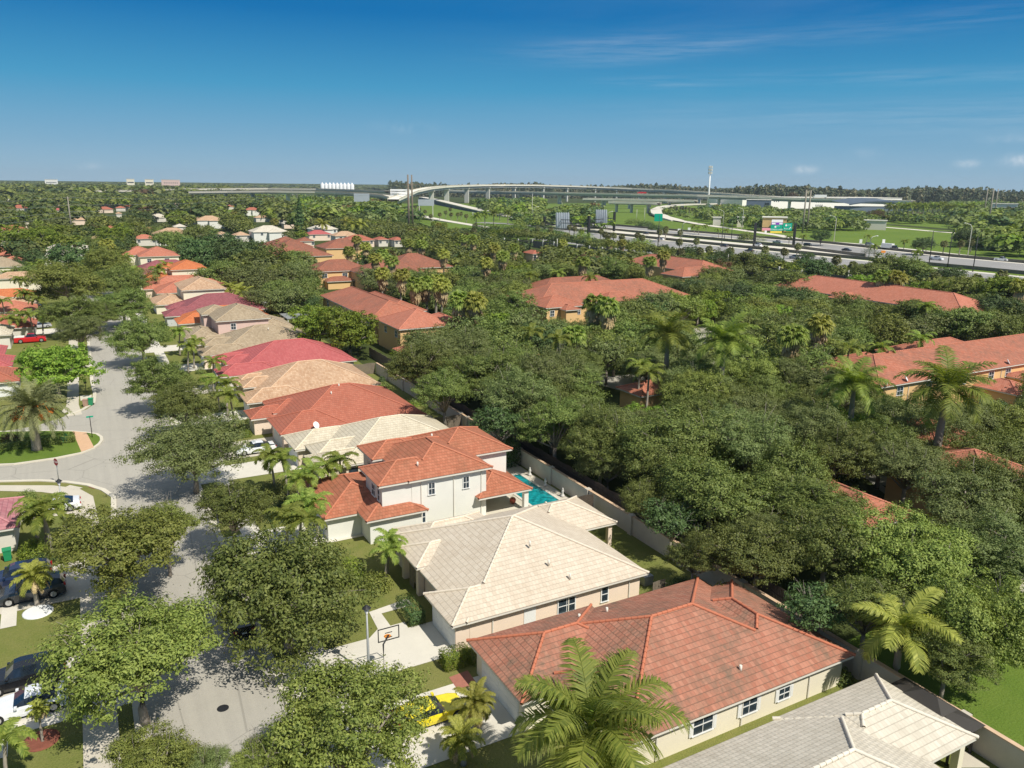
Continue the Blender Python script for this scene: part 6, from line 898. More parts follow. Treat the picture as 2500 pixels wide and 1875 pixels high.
P_('h4',5.8,'sabal',1.4,(380,780),(530,840),(1330,950),(1430,620),(1590,620),(1700,600),(1840,550),(1890,560),(2040,530),(2160,590),(1740,970),(2000,930),grp='cabbage palms along the highway')
P_('h4',5.,'small',1.9,(1040,600),(760,650),(1180,710),(670,550),grp='wind-bent young palms beside the highway')
P_('h3',5.,'small',1.9,(530,620),(590,640),(690,620),(860,670),(940,680),(1990,760),(1810,770),grp='wind-bent young palms beside the highway')
P_('h3',8,'sabal',1.3,(210,370),(250,370),(290,370),(340,370),(380,380),(420,370),(460,380),(500,390),grp='row of slim palms inside the ramp loop')
for f,x,y,h,kind,sc,lab,grp in PAL:
    X,Y=G(f,x,y,h); p=put_palm(X,Y,h,kind,sc,lab,grp)
    if not lab: p['_auto']=1
for i in range(18):
    X,Y=G('h4',870+i*48,395+12*math.sin(i*2.1),0); p=put_palm(X,Y,15+rnd.uniform(-1.5,1.5),'royal',1.9,None,'avenue of royal palms beyond the highway'); p['_auto']=1
# hedges and shrubs
shrub('hedge','low clipped hedge curving round the bed on the grass island',*G('zl',300,1000),1,1,'oak',3,5200,.09,'hedge',box=(8.5,2.0,1.0))
shrub('shrub','dark reddish shrubs beside the island hedge',*G('zl',90,960),1.3,1.1,'red_leaf',4,1200,.1)
shrub('hedge','square clipped hedge at the corner of the red house',19.6,43.5,1,1,'brt',5,2600,.07,'hedge',box=(1.9,1.3,1.15))
shrub('hedge','clipped hedge against the garage of the cream house',19.2,50.8,1,1,'dark',6,2600,.07,'hedge',box=(1.2,3.2,1.1))
shrub('hedge','tall bright hedge behind the white two-storey house by the pool',39.3,77.4,1,1,'brt',7,4200,.1,'hedge',box=(1.8,4.5,2.6)); shrub('hedge','tall dark hedge at the corner of the pool garden',41.6,77.6,1,1,'dark',8,4200,.1,'hedge',box=(2.4,3.6,2.9))
shrub('shrub','yellow-green shrub beside the pale house wall at left',-6.4,75.0,1.3,1.7,'brt',9,2200,.1); shrub('shrub','bushy plants round the small palms of the cream house',18.2,56.2,1.5,1.4,'oaky',10,2400,.09); shrub('shrub','lush bushes at the foot of the white house front wall',16.6,59.2,1.8,1.7,'brt',11,2600,.1)
shrub('shrub','bushes in the planting bed before the ivory house',15.5,80,2.4,1.5,'oak',12,3200,.1); shrub('shrub','dark bushes under the palms of the ivory house',15.,74.5,2.6,1.5,'dark',13,3200,.1)
shrub('shrub','small green patch of plants growing beside the red roof edge',21.2,91.9,1.5,2.4,'brt',14,1600,.09); shrub('shrub','golden shrub by the wooden gates of the townhouse',47.5,124,1.6,1.6,'brt',15,1600,.1)
for i,(f,x,y,R,h,mt) in enumerate([('t2',1500,1580,2.5,2,'oak'),('t2',1300,1610,2,1.6,'brt'),('h1',470,700,11,7,'dark'),('h1',640,640,10,6,'dark'),('h2',1800,740,9,5,'dark'),('h2',1650,700,9,5,'oak'),('h2',1950,780,7,4,'dark'),('h3',1230,800,6,5,'oak'),('h3',1400,820,5,4,'oak'),('h4',690,720,4,4,'dark'),('h1',1640,860,16,8,'dark'),('h1',1850,880,15,8,'dark'),('h2',120,870,15,8,'dark'),('h2',430,880,14,8,'dark'),('h2',620,940,9,7,'dark'),('h1',2030,780,8,7,'oaky'),('h1',1050,850,7,4,'brt'),('h2',950,950,8,7,'brt'),('h2',1130,1020,7,5,'oaky'),('h2',1720,1010,9,5,'brt'),('h3',1600,1230,6,5,'brt'),('h4',190,990,5,4,'oaky')]):
    X,Y=G(f,x,y,0); shrub('shrub','',X,Y,R,h,mt,20+i,int(900+60*R),.45 if R>5 else .16,group='shrubs along highway and fences')['_auto']=1
TT=[('h4',180,850,'dark',8.5,7),('h4',60,760,'dark',5,6),('h4',700,880,'oak',8,6.5),('h4',900,830,'oak',9,7),('h4',1100,850,'oak',9,7),('h4',1200,900,'oak',8,6),('h4',1180,1050,'brt',6,5),('h4',650,980,'brt',7,6),('h4',1540,1050,'oaky',7,6),('h4',1950,1030,'brt',8,6.5),('h4',1450,1040,'brt',6,6),('h4',1500,920,'dark',7,6),('h4',1720,1050,'oaky',5,5),('h4',2100,1050,'oaky',6,6),('h4',1230,610,'dark',9,6.5),('h4',220,540,'dark',8,6),('h4',1620,540,'dark',9,7),
 ('h3',900,1040,'dark',6.5,5.5),('h3',1180,1090,'oak',7.5,6),('h3',1380,1080,'oak',7,6),('h3',1560,1080,'dark',6,5),('h3',780,1080,'dark',6,5),('h3',1850,200,'red',14,20),('h4',760,330,'red',11,8),('h4',2080,320,'red',16,8)]
for f,x,y,k,R,hc in TT:
    X,Y=G(f,x,y,hc); t=put_tree(X,Y,R*(.8 if k!='dark' else .75),hc,k,False,None,'trees beside the highway',.8); t['_auto']=1
# ---------------------------------------------------------------- far-off woods: too many crowns to count, one object each
def crown_low(seed,n,ls,flat=.75):
    rs=np.random.RandomState(seed); d=rs.normal(0,1,(n,3)); d[:,2]=np.abs(d[:,2])*1.1-.25; d/=np.linalg.norm(d,axis=1)[:,None]
    c=d*rs.uniform(.7,1.05,n)[:,None]*np.array([1,1,flat]); c+=.16*np.sin(c*7+seed)[:, [1,2,0]]
    return leaves(rs,c,d*.8+np.array([0,0,.5]),ls,asp=.8)
def scatter(name,items,tpls,mats,groups=None):
    """items: (x,y,z,R,vertical scale,mat)"""
    V=[];Q=[];MI=[];o=0; rs=np.random.RandomState(3)
    for x,y,z,R,sz,mi in items:
        v,q=tpls[rs.randint(len(tpls))]; a=rs.uniform(0,6.28); ca,sa=math.cos(a),math.sin(a)
        w=np.empty_like(v); w[:,0]=(v[:,0]*ca-v[:,1]*sa)*R+x; w[:,1]=(v[:,0]*sa+v[:,1]*ca)*R+y; w[:,2]=v[:,2]*R*sz+z
        V.append(w);Q.append(q+o);MI.append(np.full(len(q),mi,dtype=np.int32)); o+=len(v)
    me=npmesh(name,np.concatenate(V),np.concatenate(Q),mats,np.concatenate(MI)); ob=mesh_obj(name,me); ob['kind']='stuff'; return ob
rs=np.random.RandomState(17)
LM=[M['oak'],M['oakg'],M['dark'],M['oaky'],M['brt'],M['red_leaf']]; KI=dict(o=0,g=1,d=2,y=3,b=4,r=5)
hbox=[(FR[f][0]+x*FR[f][2],FR[f][1]+y*FR[f][2],w*FR[f][2]/2,st) for f,x,y,w,c,st in far if st<9]
def blocks(X,Y,R,hc):
    q=proj(X,Y,hc)
    if q is None: return True
    px,py=q[0]*DT,q[1]*DT; r=R*F/q[2]
    for hx,hy,hw,st in hbox:
        if abs(px-hx)<hw+r*.75 and hy-6<py and py-r*.95<hy+(8 if not st else 15)+ (hw*.25): return True
    return False
it=[]
for tk in FARTREES.split():
    k,a,b_,R,hc=tk.split(',')
    if not blocks(float(a),float(b_),float(R),float(hc)): it.append((float(a),float(b_),float(hc),float(R),.85,KI[k]))
t_mid=[crown_low(s,330,.13) for s in (1,2,3)]; t_far=[crown_low(s,110,.24) for s in (4,5,6)]; t_vf=[crown_low(s,60,.34,.6) for s in (7,8,9)]
def suburb(d0,d1,az0,az1,sp,R0,R1,hf,n,out,chk=True):
    for i in range(n):
        d=math.sqrt(rs.uniform(d0*d0,d1*d1)); a=rs.uniform(az0,az1); X=d*math.sin(a);Y=d*math.cos(a); R=rs.uniform(R0,R1)
        if X>185+max(0,(d-700)*.12) : continue
        if X>-14 and X<14 and Y<420: continue
        if X>14 and X<40 and Y<350: continue
        if X>40 and Y<565: continue
        if -60<X<12 and Y<340: continue
        if chk and blocks(X,Y,R,R*hf): continue
        out.append((X,Y,R*hf*rs.uniform(.85,1.1),R,rs.uniform(.75,1),int(rs.choice(6,p=[.38,.2,.16,.16,.09,.01]))))
a0=math.radians(-6);a1=math.radians(30)
suburb(330,620,a0,a1,9,3.6,5.6,1.15,3400,it)
w1=scatter('suburb_woods',it,t_mid,LM); w1['label']='dense tree canopy of the estate and suburb around the roofs'
it=[]; suburb(600,1500,a0,a1,12,5,8,1.05,6500,it); suburb(1400,4200,a0,a1,20,11,18,.55,4300,it,False)
for i in range(5200):
    d=math.sqrt(rs.uniform(3600**2,10500**2)); a=rs.uniform(math.radians(-7),math.radians(34)); R=rs.uniform(22,42); it.append((d*math.sin(a),d*math.cos(a),R*.2,R,.35,int(rs.choice(4))))
w2=scatter('distant_woods',it,t_far,LM); w2['label']='distant tree canopy reaching the horizon on the left'
# woods right of the highway, given as ground polygons
def zone(poly,n,R0,R1,hf,out,flat=(.75,1),p=(.34,.16,.2,.2,.09,.01)):
    wp=[G('D',x,y,0) for x,y in poly]; xs=[a for a,b in wp];ys=[b for a,b in wp]; k=0
    while k<n:
        X=rs.uniform(min(xs),max(xs));Y=rs.uniform(min(ys),max(ys))
        if not inpoly(X,Y,wp): k+=.02; continue
        R=rs.uniform(R0,R1); out.append((X,Y,R*hf*rs.uniform(.85,1.15),R,rs.uniform(*flat),int(rs.choice(6,p=p)))); k+=1
it=[]
zone([(1500,462),(1560,452),(1640,455),(1760,470),(1760,508),(1640,500),(1560,492),(1510,480)],420,4,6.2,.85,it)
zone([(1760,458),(1860,470),(1866,482),(1900,482),(1866,500),(1760,500)],300,4,6.2,.85,it)
zone([(1880,462),(2060,470),(2060,484),(1950,484),(1880,475)],160,4,6,.8,it)
zone([(2055,470),(2212,470),(2230,512),(2060,508)],200,6,9,.9,it)
zone([(2080,520),(2230,530),(2230,560),(2150,552),(2090,540)],50,5,8,.9,it)
zone([(2060,446),(2212,444),(2240,466),(2040,462)],300,8,11,.7,it)
zone([(1190,470),(1290,462),(1300,480),(1200,488)],110,5,8,.9,it); zone([(1240,470),(1300,480),(1330,500),(1250,500)],30,5,7,.9,it)
zone([(1020,448),(1170,440),(1170,466),(1110,474),(1040,462)],160,6,9,.9,it); zone([(640,450),(855,450),(850,486),(640,500)],330,6,9,.95,it); zone([(180,426),(470,427),(470,436),(180,435)],300,6,9,.75,it); zone([(470,430),(860,432),(860,446),(470,442)],380,5,8,.75,it); zone([(860,470),(920,480),(900,486),(860,484)],20,5,7,.9,it)
zone([(740,434),(830,436),(830,450),(740,450)],60,7,10,.9,it)
zone([(1110,474),(1190,470),(1205,490),(1120,500)],70,3.5,5.5,.9,it); zone([(1420,455),(1500,462),(1500,478),(1440,470)],30,3,5,.9,it)
w3=scatter('highway_woods',it,t_far,LM); w3['label']='tree belts between the highway ramps and the white warehouse'
# tall pine forest along the right horizon
m_p=leafm('pine_needles',(.035,.055,.025),(.065,.088,.038),(.12,.12,.055),.1); m_p2=leafm('brownish_pine_needles',(.065,.07,.033),(.12,.11,.055),(.18,.155,.08),.1)
def spire(seed,n):
    r2=np.random.RandomState(seed); t=r2.uniform(0,1,n); rr=(1-t)**.7*.34+.05; a=r2.uniform(0,6.28,n); rr*=r2.uniform(.3,1.1,n)
    c=np.stack([rr*np.cos(a),rr*np.sin(a),t],1); return leaves(r2,c,np.stack([np.cos(a),np.sin(a),np.full(n,.5)],1),.10,asp=.5)
sp_=[spire(s,90) for s in (1,2,3,4)]
it=[]
for i in range(3600):
    az=rs.uniform(math.radians(20),math.radians(66)); d=rs.uniform(2150,2700) if az<math.radians(44) else rs.uniform(1700,2400)
    hh_=rs.uniform(26,36)+rs.uniform(0,1)**8*8 + 3*math.sin(az*40); it.append((d*math.sin(az),d*math.cos(az),0,hh_*.95,1.0,int(rs.rand()<.25)))
w4=scatter('pine_forest',it,sp_,[m_p,m_p2]); w4['label']='dark ragged pine forest along the right horizon'

gs=[(14.6,43.2,'oak'),(15.2,58.5,'dark'),(17.5,77.5,'oak'),(16.4,101.6,'brt'),(18,107.8,'oak'),(15.5,117,'dark'),(16.5,124.5,'oak'),(15.5,135,'brt'),(16,141,'oak'),(15,152,'dark'),(15.8,158,'oak'),(14,174,'brt'),(15,188,'oak'),(-5.5,73.5,'dark'),(-7.5,90.2,'oak'),(-8.5,130,'dark'),(-9,134.5,'oak'),(-10,147.6,'brt'),(38.5,62.8,'oak'),(40.5,44.5,'dark'),(41.8,30,'oak'),(42.2,36,'dark'),(41.5,86,'oak'),(42,90,'dark'),(40.8,100,'oak'),(41.6,106,'brt'),(41,118,'oak'),(42,122,'dark'),(21.2,43.5,'oak'),(30,62.6,'dark')]
for i,(x,y,m_) in enumerate(gs): shrub('shrub','',x,y,rnd.uniform(.6,1.2),rnd.uniform(.6,1.3),m_,60+i,700,.1,group='garden shrubs beside the houses')['_auto']=1
# ---------------------------------------------------------------- vehicles
def paint(name,c,rough=.25):
    m,t,b=nt('paint_'+name,rough,.5); b.inputs['Coat Weight'].default_value=.6; b.inputs['Coat Roughness'].default_value=.05
    f=noise(t,3,3,.5,'Object'); t.links.new(ramp(t,f,[(.3,S(c,.93)),(.7,S(c,1.05))]),b.inputs['Base Color']); return m
PC=dict(white=paint('white',(.78,.79,.80)),black=paint('black',(.012,.012,.014)),charcoal=paint('charcoal',(.035,.04,.048)),yellow=paint('yellow',(.80,.66,.02)),red=paint('red',(.55,.015,.02)),silver=paint('silver',(.42,.43,.45)),navy=paint('navy',(.02,.03,.07)))
M['tyre']=plain('tyre',(.018,.018,.018),.85,.2,.2,6.,coord='Object'); M['rim']=plain('alloy_rim',(.5,.5,.5),.3,.5,.1,6.,metal=.6,coord='Object'); M['carglass']=glassy('car_glass',(.015,.022,.035)); M['lampw']=plain('headlamp',(.7,.72,.75),.15,.6,.05,5.); M['lampr']=plain('tail_lamp',(.35,.01,.01),.2,.6,.1,5.); M['plate']=plain('licence_plate',(.7,.72,.7),.5,.3,.05,5.)
PROF={'sedan':(4.7,.90,[(0,.50),(.03,.66),(.14,.78),(.30,.88),(.42,1.34),(.52,1.42),(.68,1.38),(.84,1.02),(.96,.96),(1,.6)],.86,(.19,.81),.33),
 'coupe':(4.75,.95,[(0,.48),(.03,.66),(.14,.80),(.36,.93),(.49,1.30),(.57,1.36),(.68,1.32),(.86,1.02),(.97,.98),(1,.6)],.90,(.18,.80),.345),
 'sport':(4.5,.96,[(0,.42),(.04,.60),(.16,.74),(.34,.80),(.47,1.16),(.56,1.20),(.68,1.12),(.84,.94),(.97,.92),(1,.55)],.82,(.18,.78),.335),
 'suv':(4.7,.94,[(0,.55),(.02,.82),(.12,.98),(.27,1.08),(.38,1.60),(.46,1.68),(.80,1.66),(.93,1.52),(.985,1.05),(1,.65)],1.06,(.17,.81),.37),
 'pickup':(5.6,.98,[(0,.6),(.02,.98),(.10,1.08),(.26,1.16),(.35,1.74),(.42,1.82),(.58,1.80),(.63,1.22),(.66,1.2),(.98,1.2),(1,.7)],1.18,(.15,.80),.42)}
def make_car(kind,paintm):
    L_,w,pr,belt,wh,wr=PROF[kind]; root=empty('car'); nS=len(pr); b=MB(); g=MB()
    st=[]
    xs=[p[0] for p in pr]; 
    for t,z in pr:
        e=1-.10*max(0,abs(t-.5)*2-.55)**1.2/.35; ww=w*min(1,e); gh=z>belt+.12
        bl=min(belt,z-.03) if not gh else belt
        st.append((L_*(.5-t),[(ww*.96,.22),(ww,.42),(ww*.99,bl*.82),(ww*.93,bl),(ww*(.72 if gh else .84),z-(.05 if gh else .01)),(0,z)],gh,z))
    for i in range(nS-1):
        x0,a,g0,z0=st[i];x1,c,g1,z1=st[i+1]; slope=abs(z1-z0)/max(.01,abs(x1-x0))
        for sg in (-1,1):
            for k in range(5):
                q=[(x0,sg*a[k][0],a[k][1]),(x1,sg*c[k][0],c[k][1]),(x1,sg*c[k+1][0],c[k+1][1]),(x0,sg*a[k+1][0],a[k+1][1])]
                if sg<0: q=q[::-1]
                tgt=b
                if k==3 and (g0 and g1): tgt=g
                elif k==3 and (g0!=g1): tgt=g
                if k==4 and (g0 or g1) and slope>.35: tgt=g
                tgt.poly(q,0,None,True)
    for i in (0,-1):
        x,a,_,_=st[i]; pts=[(x,-p[0],p[1]) for p in a]+[(x,p[0],p[1]) for p in a[::-1][1:]]
        b.poly(pts if i==0 else pts[::-1])
    bo=b.build('body',paintm,root); g.build('windows',M['carglass'],root)
    # roof pillars
    r=MB()
    for sg in (-1,1):
        gs=[s for s in st if s[2]]
        if gs:
            xm=(gs[0][0]+gs[-1][0])/2-.05; a=gs[0][1]; r.box(xm-.045,xm+.045,sg*w*.74,sg*w*.93,belt,gs[0][3]-.06)
    u=MB(); u.box(-L_*.46,L_*.46,-w*.8,w*.8,.16,.30); u.build('underbody',M['black'],root)
    for t in wh:
        for sg in (-1,1):
            x=L_*(.5-t); m_=MB(); y0=sg*(w-.20); y1=sg*(w+.015)
            m_.tube([(x,y0,wr),(x,y0+sg*.03,wr),(x,y1-sg*.03,wr),(x,y1,wr)],[wr*.92,wr,wr,wr*.93],20); wo=m_.build('wheel',M['tyre'],root)
            k=MB(); k.tube([(x,y1,wr),(x,y1+sg*.012,wr)],[wr*.62,wr*.58],16); 
            for s_ in range(5): an=s_*1.2566; k.box(x-.02,x+.02,y1,y1+sg*.02,wr,wr+.02)
            k.build('rim',M['rim'],wo)
    for sg in (-1,1):
        m_=MB(); m_.box(L_*.5-.16,L_*.5+.004,sg*w*.55,sg*w*.86,.56 if kind!='suv' else .74,.70 if kind!='suv' else .90); m_.build('headlight',M['lampw'],root)
        m_=MB(); m_.box(-L_*.5-.006,-L_*.5+.12,sg*w*.55,sg*w*.86,.62 if kind not in('suv','pickup') else .85,.78 if kind not in('suv','pickup') else 1.1); m_.build('tail_light',M['lampr'],root)
        m_=MB(); gx=st[3][0]-.12; m_.box(gx-.1,gx+.06,sg*(w*.93),sg*(w+.16),belt-.02,belt+.12); m_.build('mirror',paintm,root)
    m_=MB(); m_.box(-L_*.5-.012,-L_*.5+.02,-.16,.16,.5,.62); m_.build('licence_plate',M['plate'],root)
    return root
CARS={}
def car(kind,colr,x,y,hd,label,cat='car',group=None,sc=1.,z=0.03):
    k=(kind,colr)
    if k not in CARS: CARS[k]=make_car(kind,PC[colr]); r=CARS[k]
    else: r=copy_tree(CARS[k])
    r.name={'pickup':'pickup_truck','suv':'parked_suv'}.get(kind,'car'); r.location=(x,y,z); r.rotation_euler[2]=math.radians(hd); r.scale=(sc,)*3
    tag(r,label,cat,group); return r
car('coupe','white',-5.9,51.4,180,'white two-door coupe with dark rear window on the lower left driveway')
car('suv','black',-6.1,54.6,180,'glossy black SUV beside the white coupe on the lower left driveway','SUV')
car('suv','charcoal',-6.2,67.1,180,'dark grey SUV with silver wheels, nearer one on the upper left driveway','SUV')
car('suv','navy',-7.2,70.2,180,'dark blue-black SUV behind the small palm on the upper left driveway','SUV')
car('coupe','white',-5.0,85.6,180,'white coupe with blue-black rear window beside the mauve roof')
car('sport','yellow',15.9,39.1,0,'bright yellow sports car half hidden by the bottom centre oak')
x,y=G('z3',440,485); car('sedan','black',x,y+2.4,90,'black car parked on the street under the broad oak')
x,y=G('t1',160,1520); car('pickup','red',x+2.0,y+1.0,0,'red pickup truck with white bed cover at the left edge','pickup truck')
m_=MB(); m_.box(-2.75,-.95,-.86,.86,1.2,1.34); o=m_.build('bed_cover',M['white_paint'],[r for r in bpy.data.objects if r.name.startswith('pickup_truck')][0])
x,y=G('zb',60,1060); car('sedan','white',x+.4,y+.2,180,'white car glimpsed behind the palms of the ivory house')
x,y=G('t1',775,958); car('suv','white',x,y+2,90,'white SUV driving far down the street','SUV')
x,y=G('q',640,820); car('suv','silver',x,y,180,'grey SUV in front of the tall cream garage','SUV')
x,y=G('q',760,1590); car('sedan','silver',x,y,200,'silver and black car above the red pickup')
x,y=G('q',670,1195); car('sedan','red',x-.8,y,0,'small red car beside the coral roof at left')
hw='cars on the highway'
for f,px,py,kd,cl,hd,lb in [('h2',2010,920,'sedan','white',92,'white car on the near highway lanes left of the sabal palms'),('h2',1810,840,'sedan','charcoal',92,'dark car on the pale concrete lanes'),('h3',930,900,'sedan','charcoal',92,'dark car half hidden by palms on the near lanes'),('h3',1380,893,'suv','white',92,'white car at the foot of the left gantry post'),('h3',1880,1060,'suv','silver',92,'silver car on the near lanes below the right gantry post'),('h3',1270,965,'sedan','charcoal',92,'dark car between the roadside trees'),('h3',1650,855,'pickup','silver',272,'silver pickup on the far lanes between gantry posts'),('h3',2060,890,'suv','charcoal',272,'dark SUV on the far lanes right of the gantry'),('h4',470,695,'sedan','black',272,'black car on the far lanes before the big green field'),('h4',695,642,'suv','silver',272,'silver van by the white roadside signs'),('h4',1350,785,'pickup','white',272,'white pickup on the far lanes in the right part of the picture'),('h4',1990,795,'pickup','white',272,'white pickup near the right edge of the highway'),('h2',1865,512,'sedan','charcoal',60,'dark car on the curving ramp'),('h1',430,470,'sedan','white',80,'white car coming down the exit ramp')]:
    x,y=G(f,px,py); car(kd,cl,x,y,hd,lb,'car' if kd in('sedan',) else ('SUV' if kd=='suv' else 'pickup truck'),None,1.12,.08)
def truck(label,x,y,z,hd,L_,c1,c2,cat='truck',hgt=3.4):
    r=empty('truck',(x,y,z),math.radians(hd),label,cat)
    b=MB(); b.box(-L_/2,L_/2-2.6,-1.2,1.2,1.0,hgt); b.build('cargo_box',c1,r)
    b=MB(); b.prism([(L_/2-2.4,-1.1),(L_/2,-1.0),(L_/2,1.0),(L_/2-2.4,1.1)],.6,1.7); b.prism([(L_/2-2.4,-1.05),(L_/2-.7,-1.0),(L_/2-.7,1.0),(L_/2-2.4,1.05)],1.7,2.6); b.build('cab',c2,r)
    b=MB(); b.box(L_/2-.72,L_/2-.66,-.9,.9,1.75,2.45); b.build('windscreen',M['carglass'],r)
    for wx in (-L_/2+1,-L_/2+2.1,L_/2-1.2):
        for sg in (-1,1): b=MB(); b.tube([(wx,sg*.9,.5),(wx,sg*1.2,.5)],.5,12); b.build('wheel',M['tyre'],r)
    return r
x,y=G('h4',890,685); truck('blue truck with white cargo racks beside the orange work sign',x,y,.1,272,9,M['white_paint'],PC['navy'])
# ---------------------------------------------------------------- street furniture
def txtmesh(s,size,name='lettering'):
    cu=bpy.data.curves.new(name,'FONT'); cu.body=s; cu.size=size; cu.align_x='CENTER'; cu.align_y='CENTER'; cu.extrude=.004; ob=bpy.data.objects.new(name,cu); col.objects.link(ob)
    bpy.context.view_layer.update(); me=bpy.data.meshes.new_from_object(ob.evaluated_get(bpy.context.evaluated_depsgraph_get())); bpy.data.objects.remove(ob); bpy.data.curves.remove(cu); return me
M['sgreen']=plain('sign_green',(.0,.36,.23),.5,.3,.03,1.); M['swhite']=plain('sign_white',(.8,.8,.8),.5,.3,.02,1.); M['spurple']=plain('sign_purple',(.22,.06,.42),.5,.3,.03,1.); M['syellow']=plain('sign_yellow',(.80,.62,.08),.5,.3,.03,1.); M['spink']=plain('sign_pink',(.75,.30,.36),.5,.3,.05,1.); M['sred']=plain('sign_red',(.35,.02,.03),.5,.3,.05,1.); M['bin']=plain('green_plastic',(.02,.27,.12),.45,.4,.05,2.); M['binb']=plain('brown_plastic',(.42,.27,.20),.6,.3,.05,2.); M['orange']=plain('sign_orange',(.8,.28,.03),.5,.3,.03,1.); M['terra']=plain('terracotta_pot',(.50,.13,.09),.7,.3,.1,5.); M['statue']=plain('stone_statue',(.6,.58,.54),.8,.2,.1,5.)
def text_on(parent,s,size,loc,rx,rz,mat='swhite',name='lettering'):
    me=txtmesh(s,size); me.materials.append(M[mat]); o=bpy.data.objects.new(name,me); col.objects.link(o); o.parent=parent; o.location=loc; o.rotation_euler=(rx,0,rz); return o
x,y=G('zl',500,1320); r=empty('stop_sign',(x,y,0),label='red octagonal stop sign on a grey post at the side-street corner',cat='road sign')
b=MB(); b.tube([(0,0,0),(0,0,2.9)],.05,8); b.build('post',M['metal'],r)
fa=math.radians(-60); b=MB(); n=Vector((math.sin(fa)*1.,-math.cos(fa),0)); u=Vector((math.cos(fa),math.sin(fa),0))
pts=[u*.42*math.cos(math.pi/8+k*math.pi/4)+Vector((0,0,2.55+.42*math.sin(math.pi/8+k*math.pi/4))) for k in range(8)]
b.poly([p+n*.06 for p in pts]); b.poly([p+n*.045 for p in pts][::-1]); so_=b.build('sign_face',M['sred'],r)
text_on(so_,'STOP',.3,tuple(n*.066+Vector((0,0,2.55))),math.pi/2,fa)
x,y=G('zl',780,935); r=empty('street_name_sign',(x,y,0),label='slim dark signpost on the grass tip of the island',cat='road sign'); b=MB(); b.tube([(0,0,0),(0,0,3.0)],.045,8); b.build('post',M['black'],r); b=MB(); b.box(-.4,.4,-.015,.015,2.8,3.0); b.build('sign_face',M['sgreen'],r)
x,y=G('zl',728,545); r=empty('street_sign',(x,y,0),label='short dark signpost on the grass strip above the green bin',cat='road sign'); b=MB(); b.tube([(0,0,0),(0,0,1.8)],.04,8); b.build('post',M['black'],r); b=MB(); b.box(-.2,.2,-.015,.015,1.4,1.8); b.build('sign_face',M['black'],r)
def lantern(label,x,y,h=4.3):
    r=empty('street_lamp',(x,y,0),label=label,cat='street lamp',group='lantern street lamps'); b=MB(); b.tube([(0,0,0),(0,0,.6),(0,0,h-.6)],[.16,.1,.06],10); b.build('post',M['metal'],r)
    b=MB(); b.lathe((0,0,h-.6),[(.08,0),(.2,.42)],6); b.build('lantern_glass',M['swhite'],r); b=MB(); b.lathe((0,0,h-.18),[(.32,0),(.1,.2),(.02,.26)],6); b.build('lantern_cap',M['black'],r); return r
x,y=G('z3',1330,735); lantern('black lantern street lamp by the pale driveway beside the cream house',x,y,5.2)
x,y=G('zl',1845,1700); lantern('lantern street lamp among the oaks right of the street',x,y,4.5)
x,y=G('za',650,290); lantern('lantern street lamp in front of the white coupe near the mauve roof',x,y,4.2)
def bin_(label,x,y,mat,rz=0):
    r=empty('wheeled_bin',(x,y,0),rz,label,'bin'); b=MB()
    P=[(-.26,-.30,.06),(.26,-.30,.06),(.26,.25,.06),(-.26,.25,.06),(-.32,-.38,1.0),(.32,-.38,1.0),(.32,.36,1.0),(-.32,.36,1.0)]
    for q in ((0,3,2,1),(4,5,6,7),(0,1,5,4),(1,2,6,5),(2,3,7,6),(3,0,4,7)): b.poly([P[i] for i in q])
    b.build('container',M[mat],r); b=MB(); b.box(-.35,.35,-.42,.38,1.0,1.08); b.box(-.3,.3,.38,.46,.93,1.0); b.build('lid',M[mat],r)
    for sg in (-1,1): b=MB(); b.tube([(sg*.27,.28,.13),(sg*.34,.28,.13)],.13,10); b.build('wheel',M['tyre'],r)
x,y=G('za',80,710); bin_('green wheeled bin against the pale wall at left',x,y+.3,'bin',.1)
bin_('green wheeled bin cut off by the left edge beside another bin',x-.95,y+.3,'bin'); x,y=G('zl',768,655); bin_('green wheeled bin standing at the kerb by the junction',x,y,'bin',-.3); bin_('brown-pink bin standing next to the green bin at the kerb',x-.65,y-.35,'binb',-.3)
# basketball hoop
x,y=G('z3',1440,740); r=empty('basketball_hoop',(x,y,0),label='basketball hoop with framed clear backboard beside the driveway',cat='basketball hoop'); b=MB(); b.tube([(0,0,0),(0,0,2.4),(.5,.3,2.8)],.06,8); b.build('post',M['black'],r)
b=MB(); 
for a,c,d,e in ((-.75,.75,2.4,2.46),(-.75,.75,3.3,3.36),(-.75,-.69,2.46,3.3),(.69,.75,2.46,3.3),(-.25,.25,2.6,2.64),(-.25,.25,2.95,2.99)): b.box(a+.5,c+.5,.3,.34,d,e)
b.build('backboard_frame',M['black'],r); b=MB(); b.lathe((.5,.55,2.55),[(.23,0),(.25,.02),(.23,.04)],14); b.build('rim',M['orange'],r)
# benches
def bench(label,x,y,rz,mat='bin'):
    r=empty('bench',(x,y,0),rz,label,'bench'); b=MB()
    for k in range(4): b.box(-.8,.8,-.2+k*.12,-.11+k*.12,.42,.46)
    b.build('seat',M[mat],r); b=MB()
    for k in range(4): b.box(-.8,.8,.28+k*.02,.31+k*.02,.52+k*.12,.61+k*.12)
    b.build('backrest',M[mat],r)
    for sx in (-.7,.7):
        for sy in (-.18,.24): b=MB(); b.box(sx-.03,sx+.03,sy-.03,sy+.03,0,.42); b.build('leg',M[mat],r)
x,y=G('zl',535,960); bench('green bench on the island lawn near the paved path',x,y,math.radians(-75)); x,y=G('z6',1600,1030); bench('olive park bench on the grass at the right edge',x,y,math.radians(20),'brt' if 0 else 'grass2')
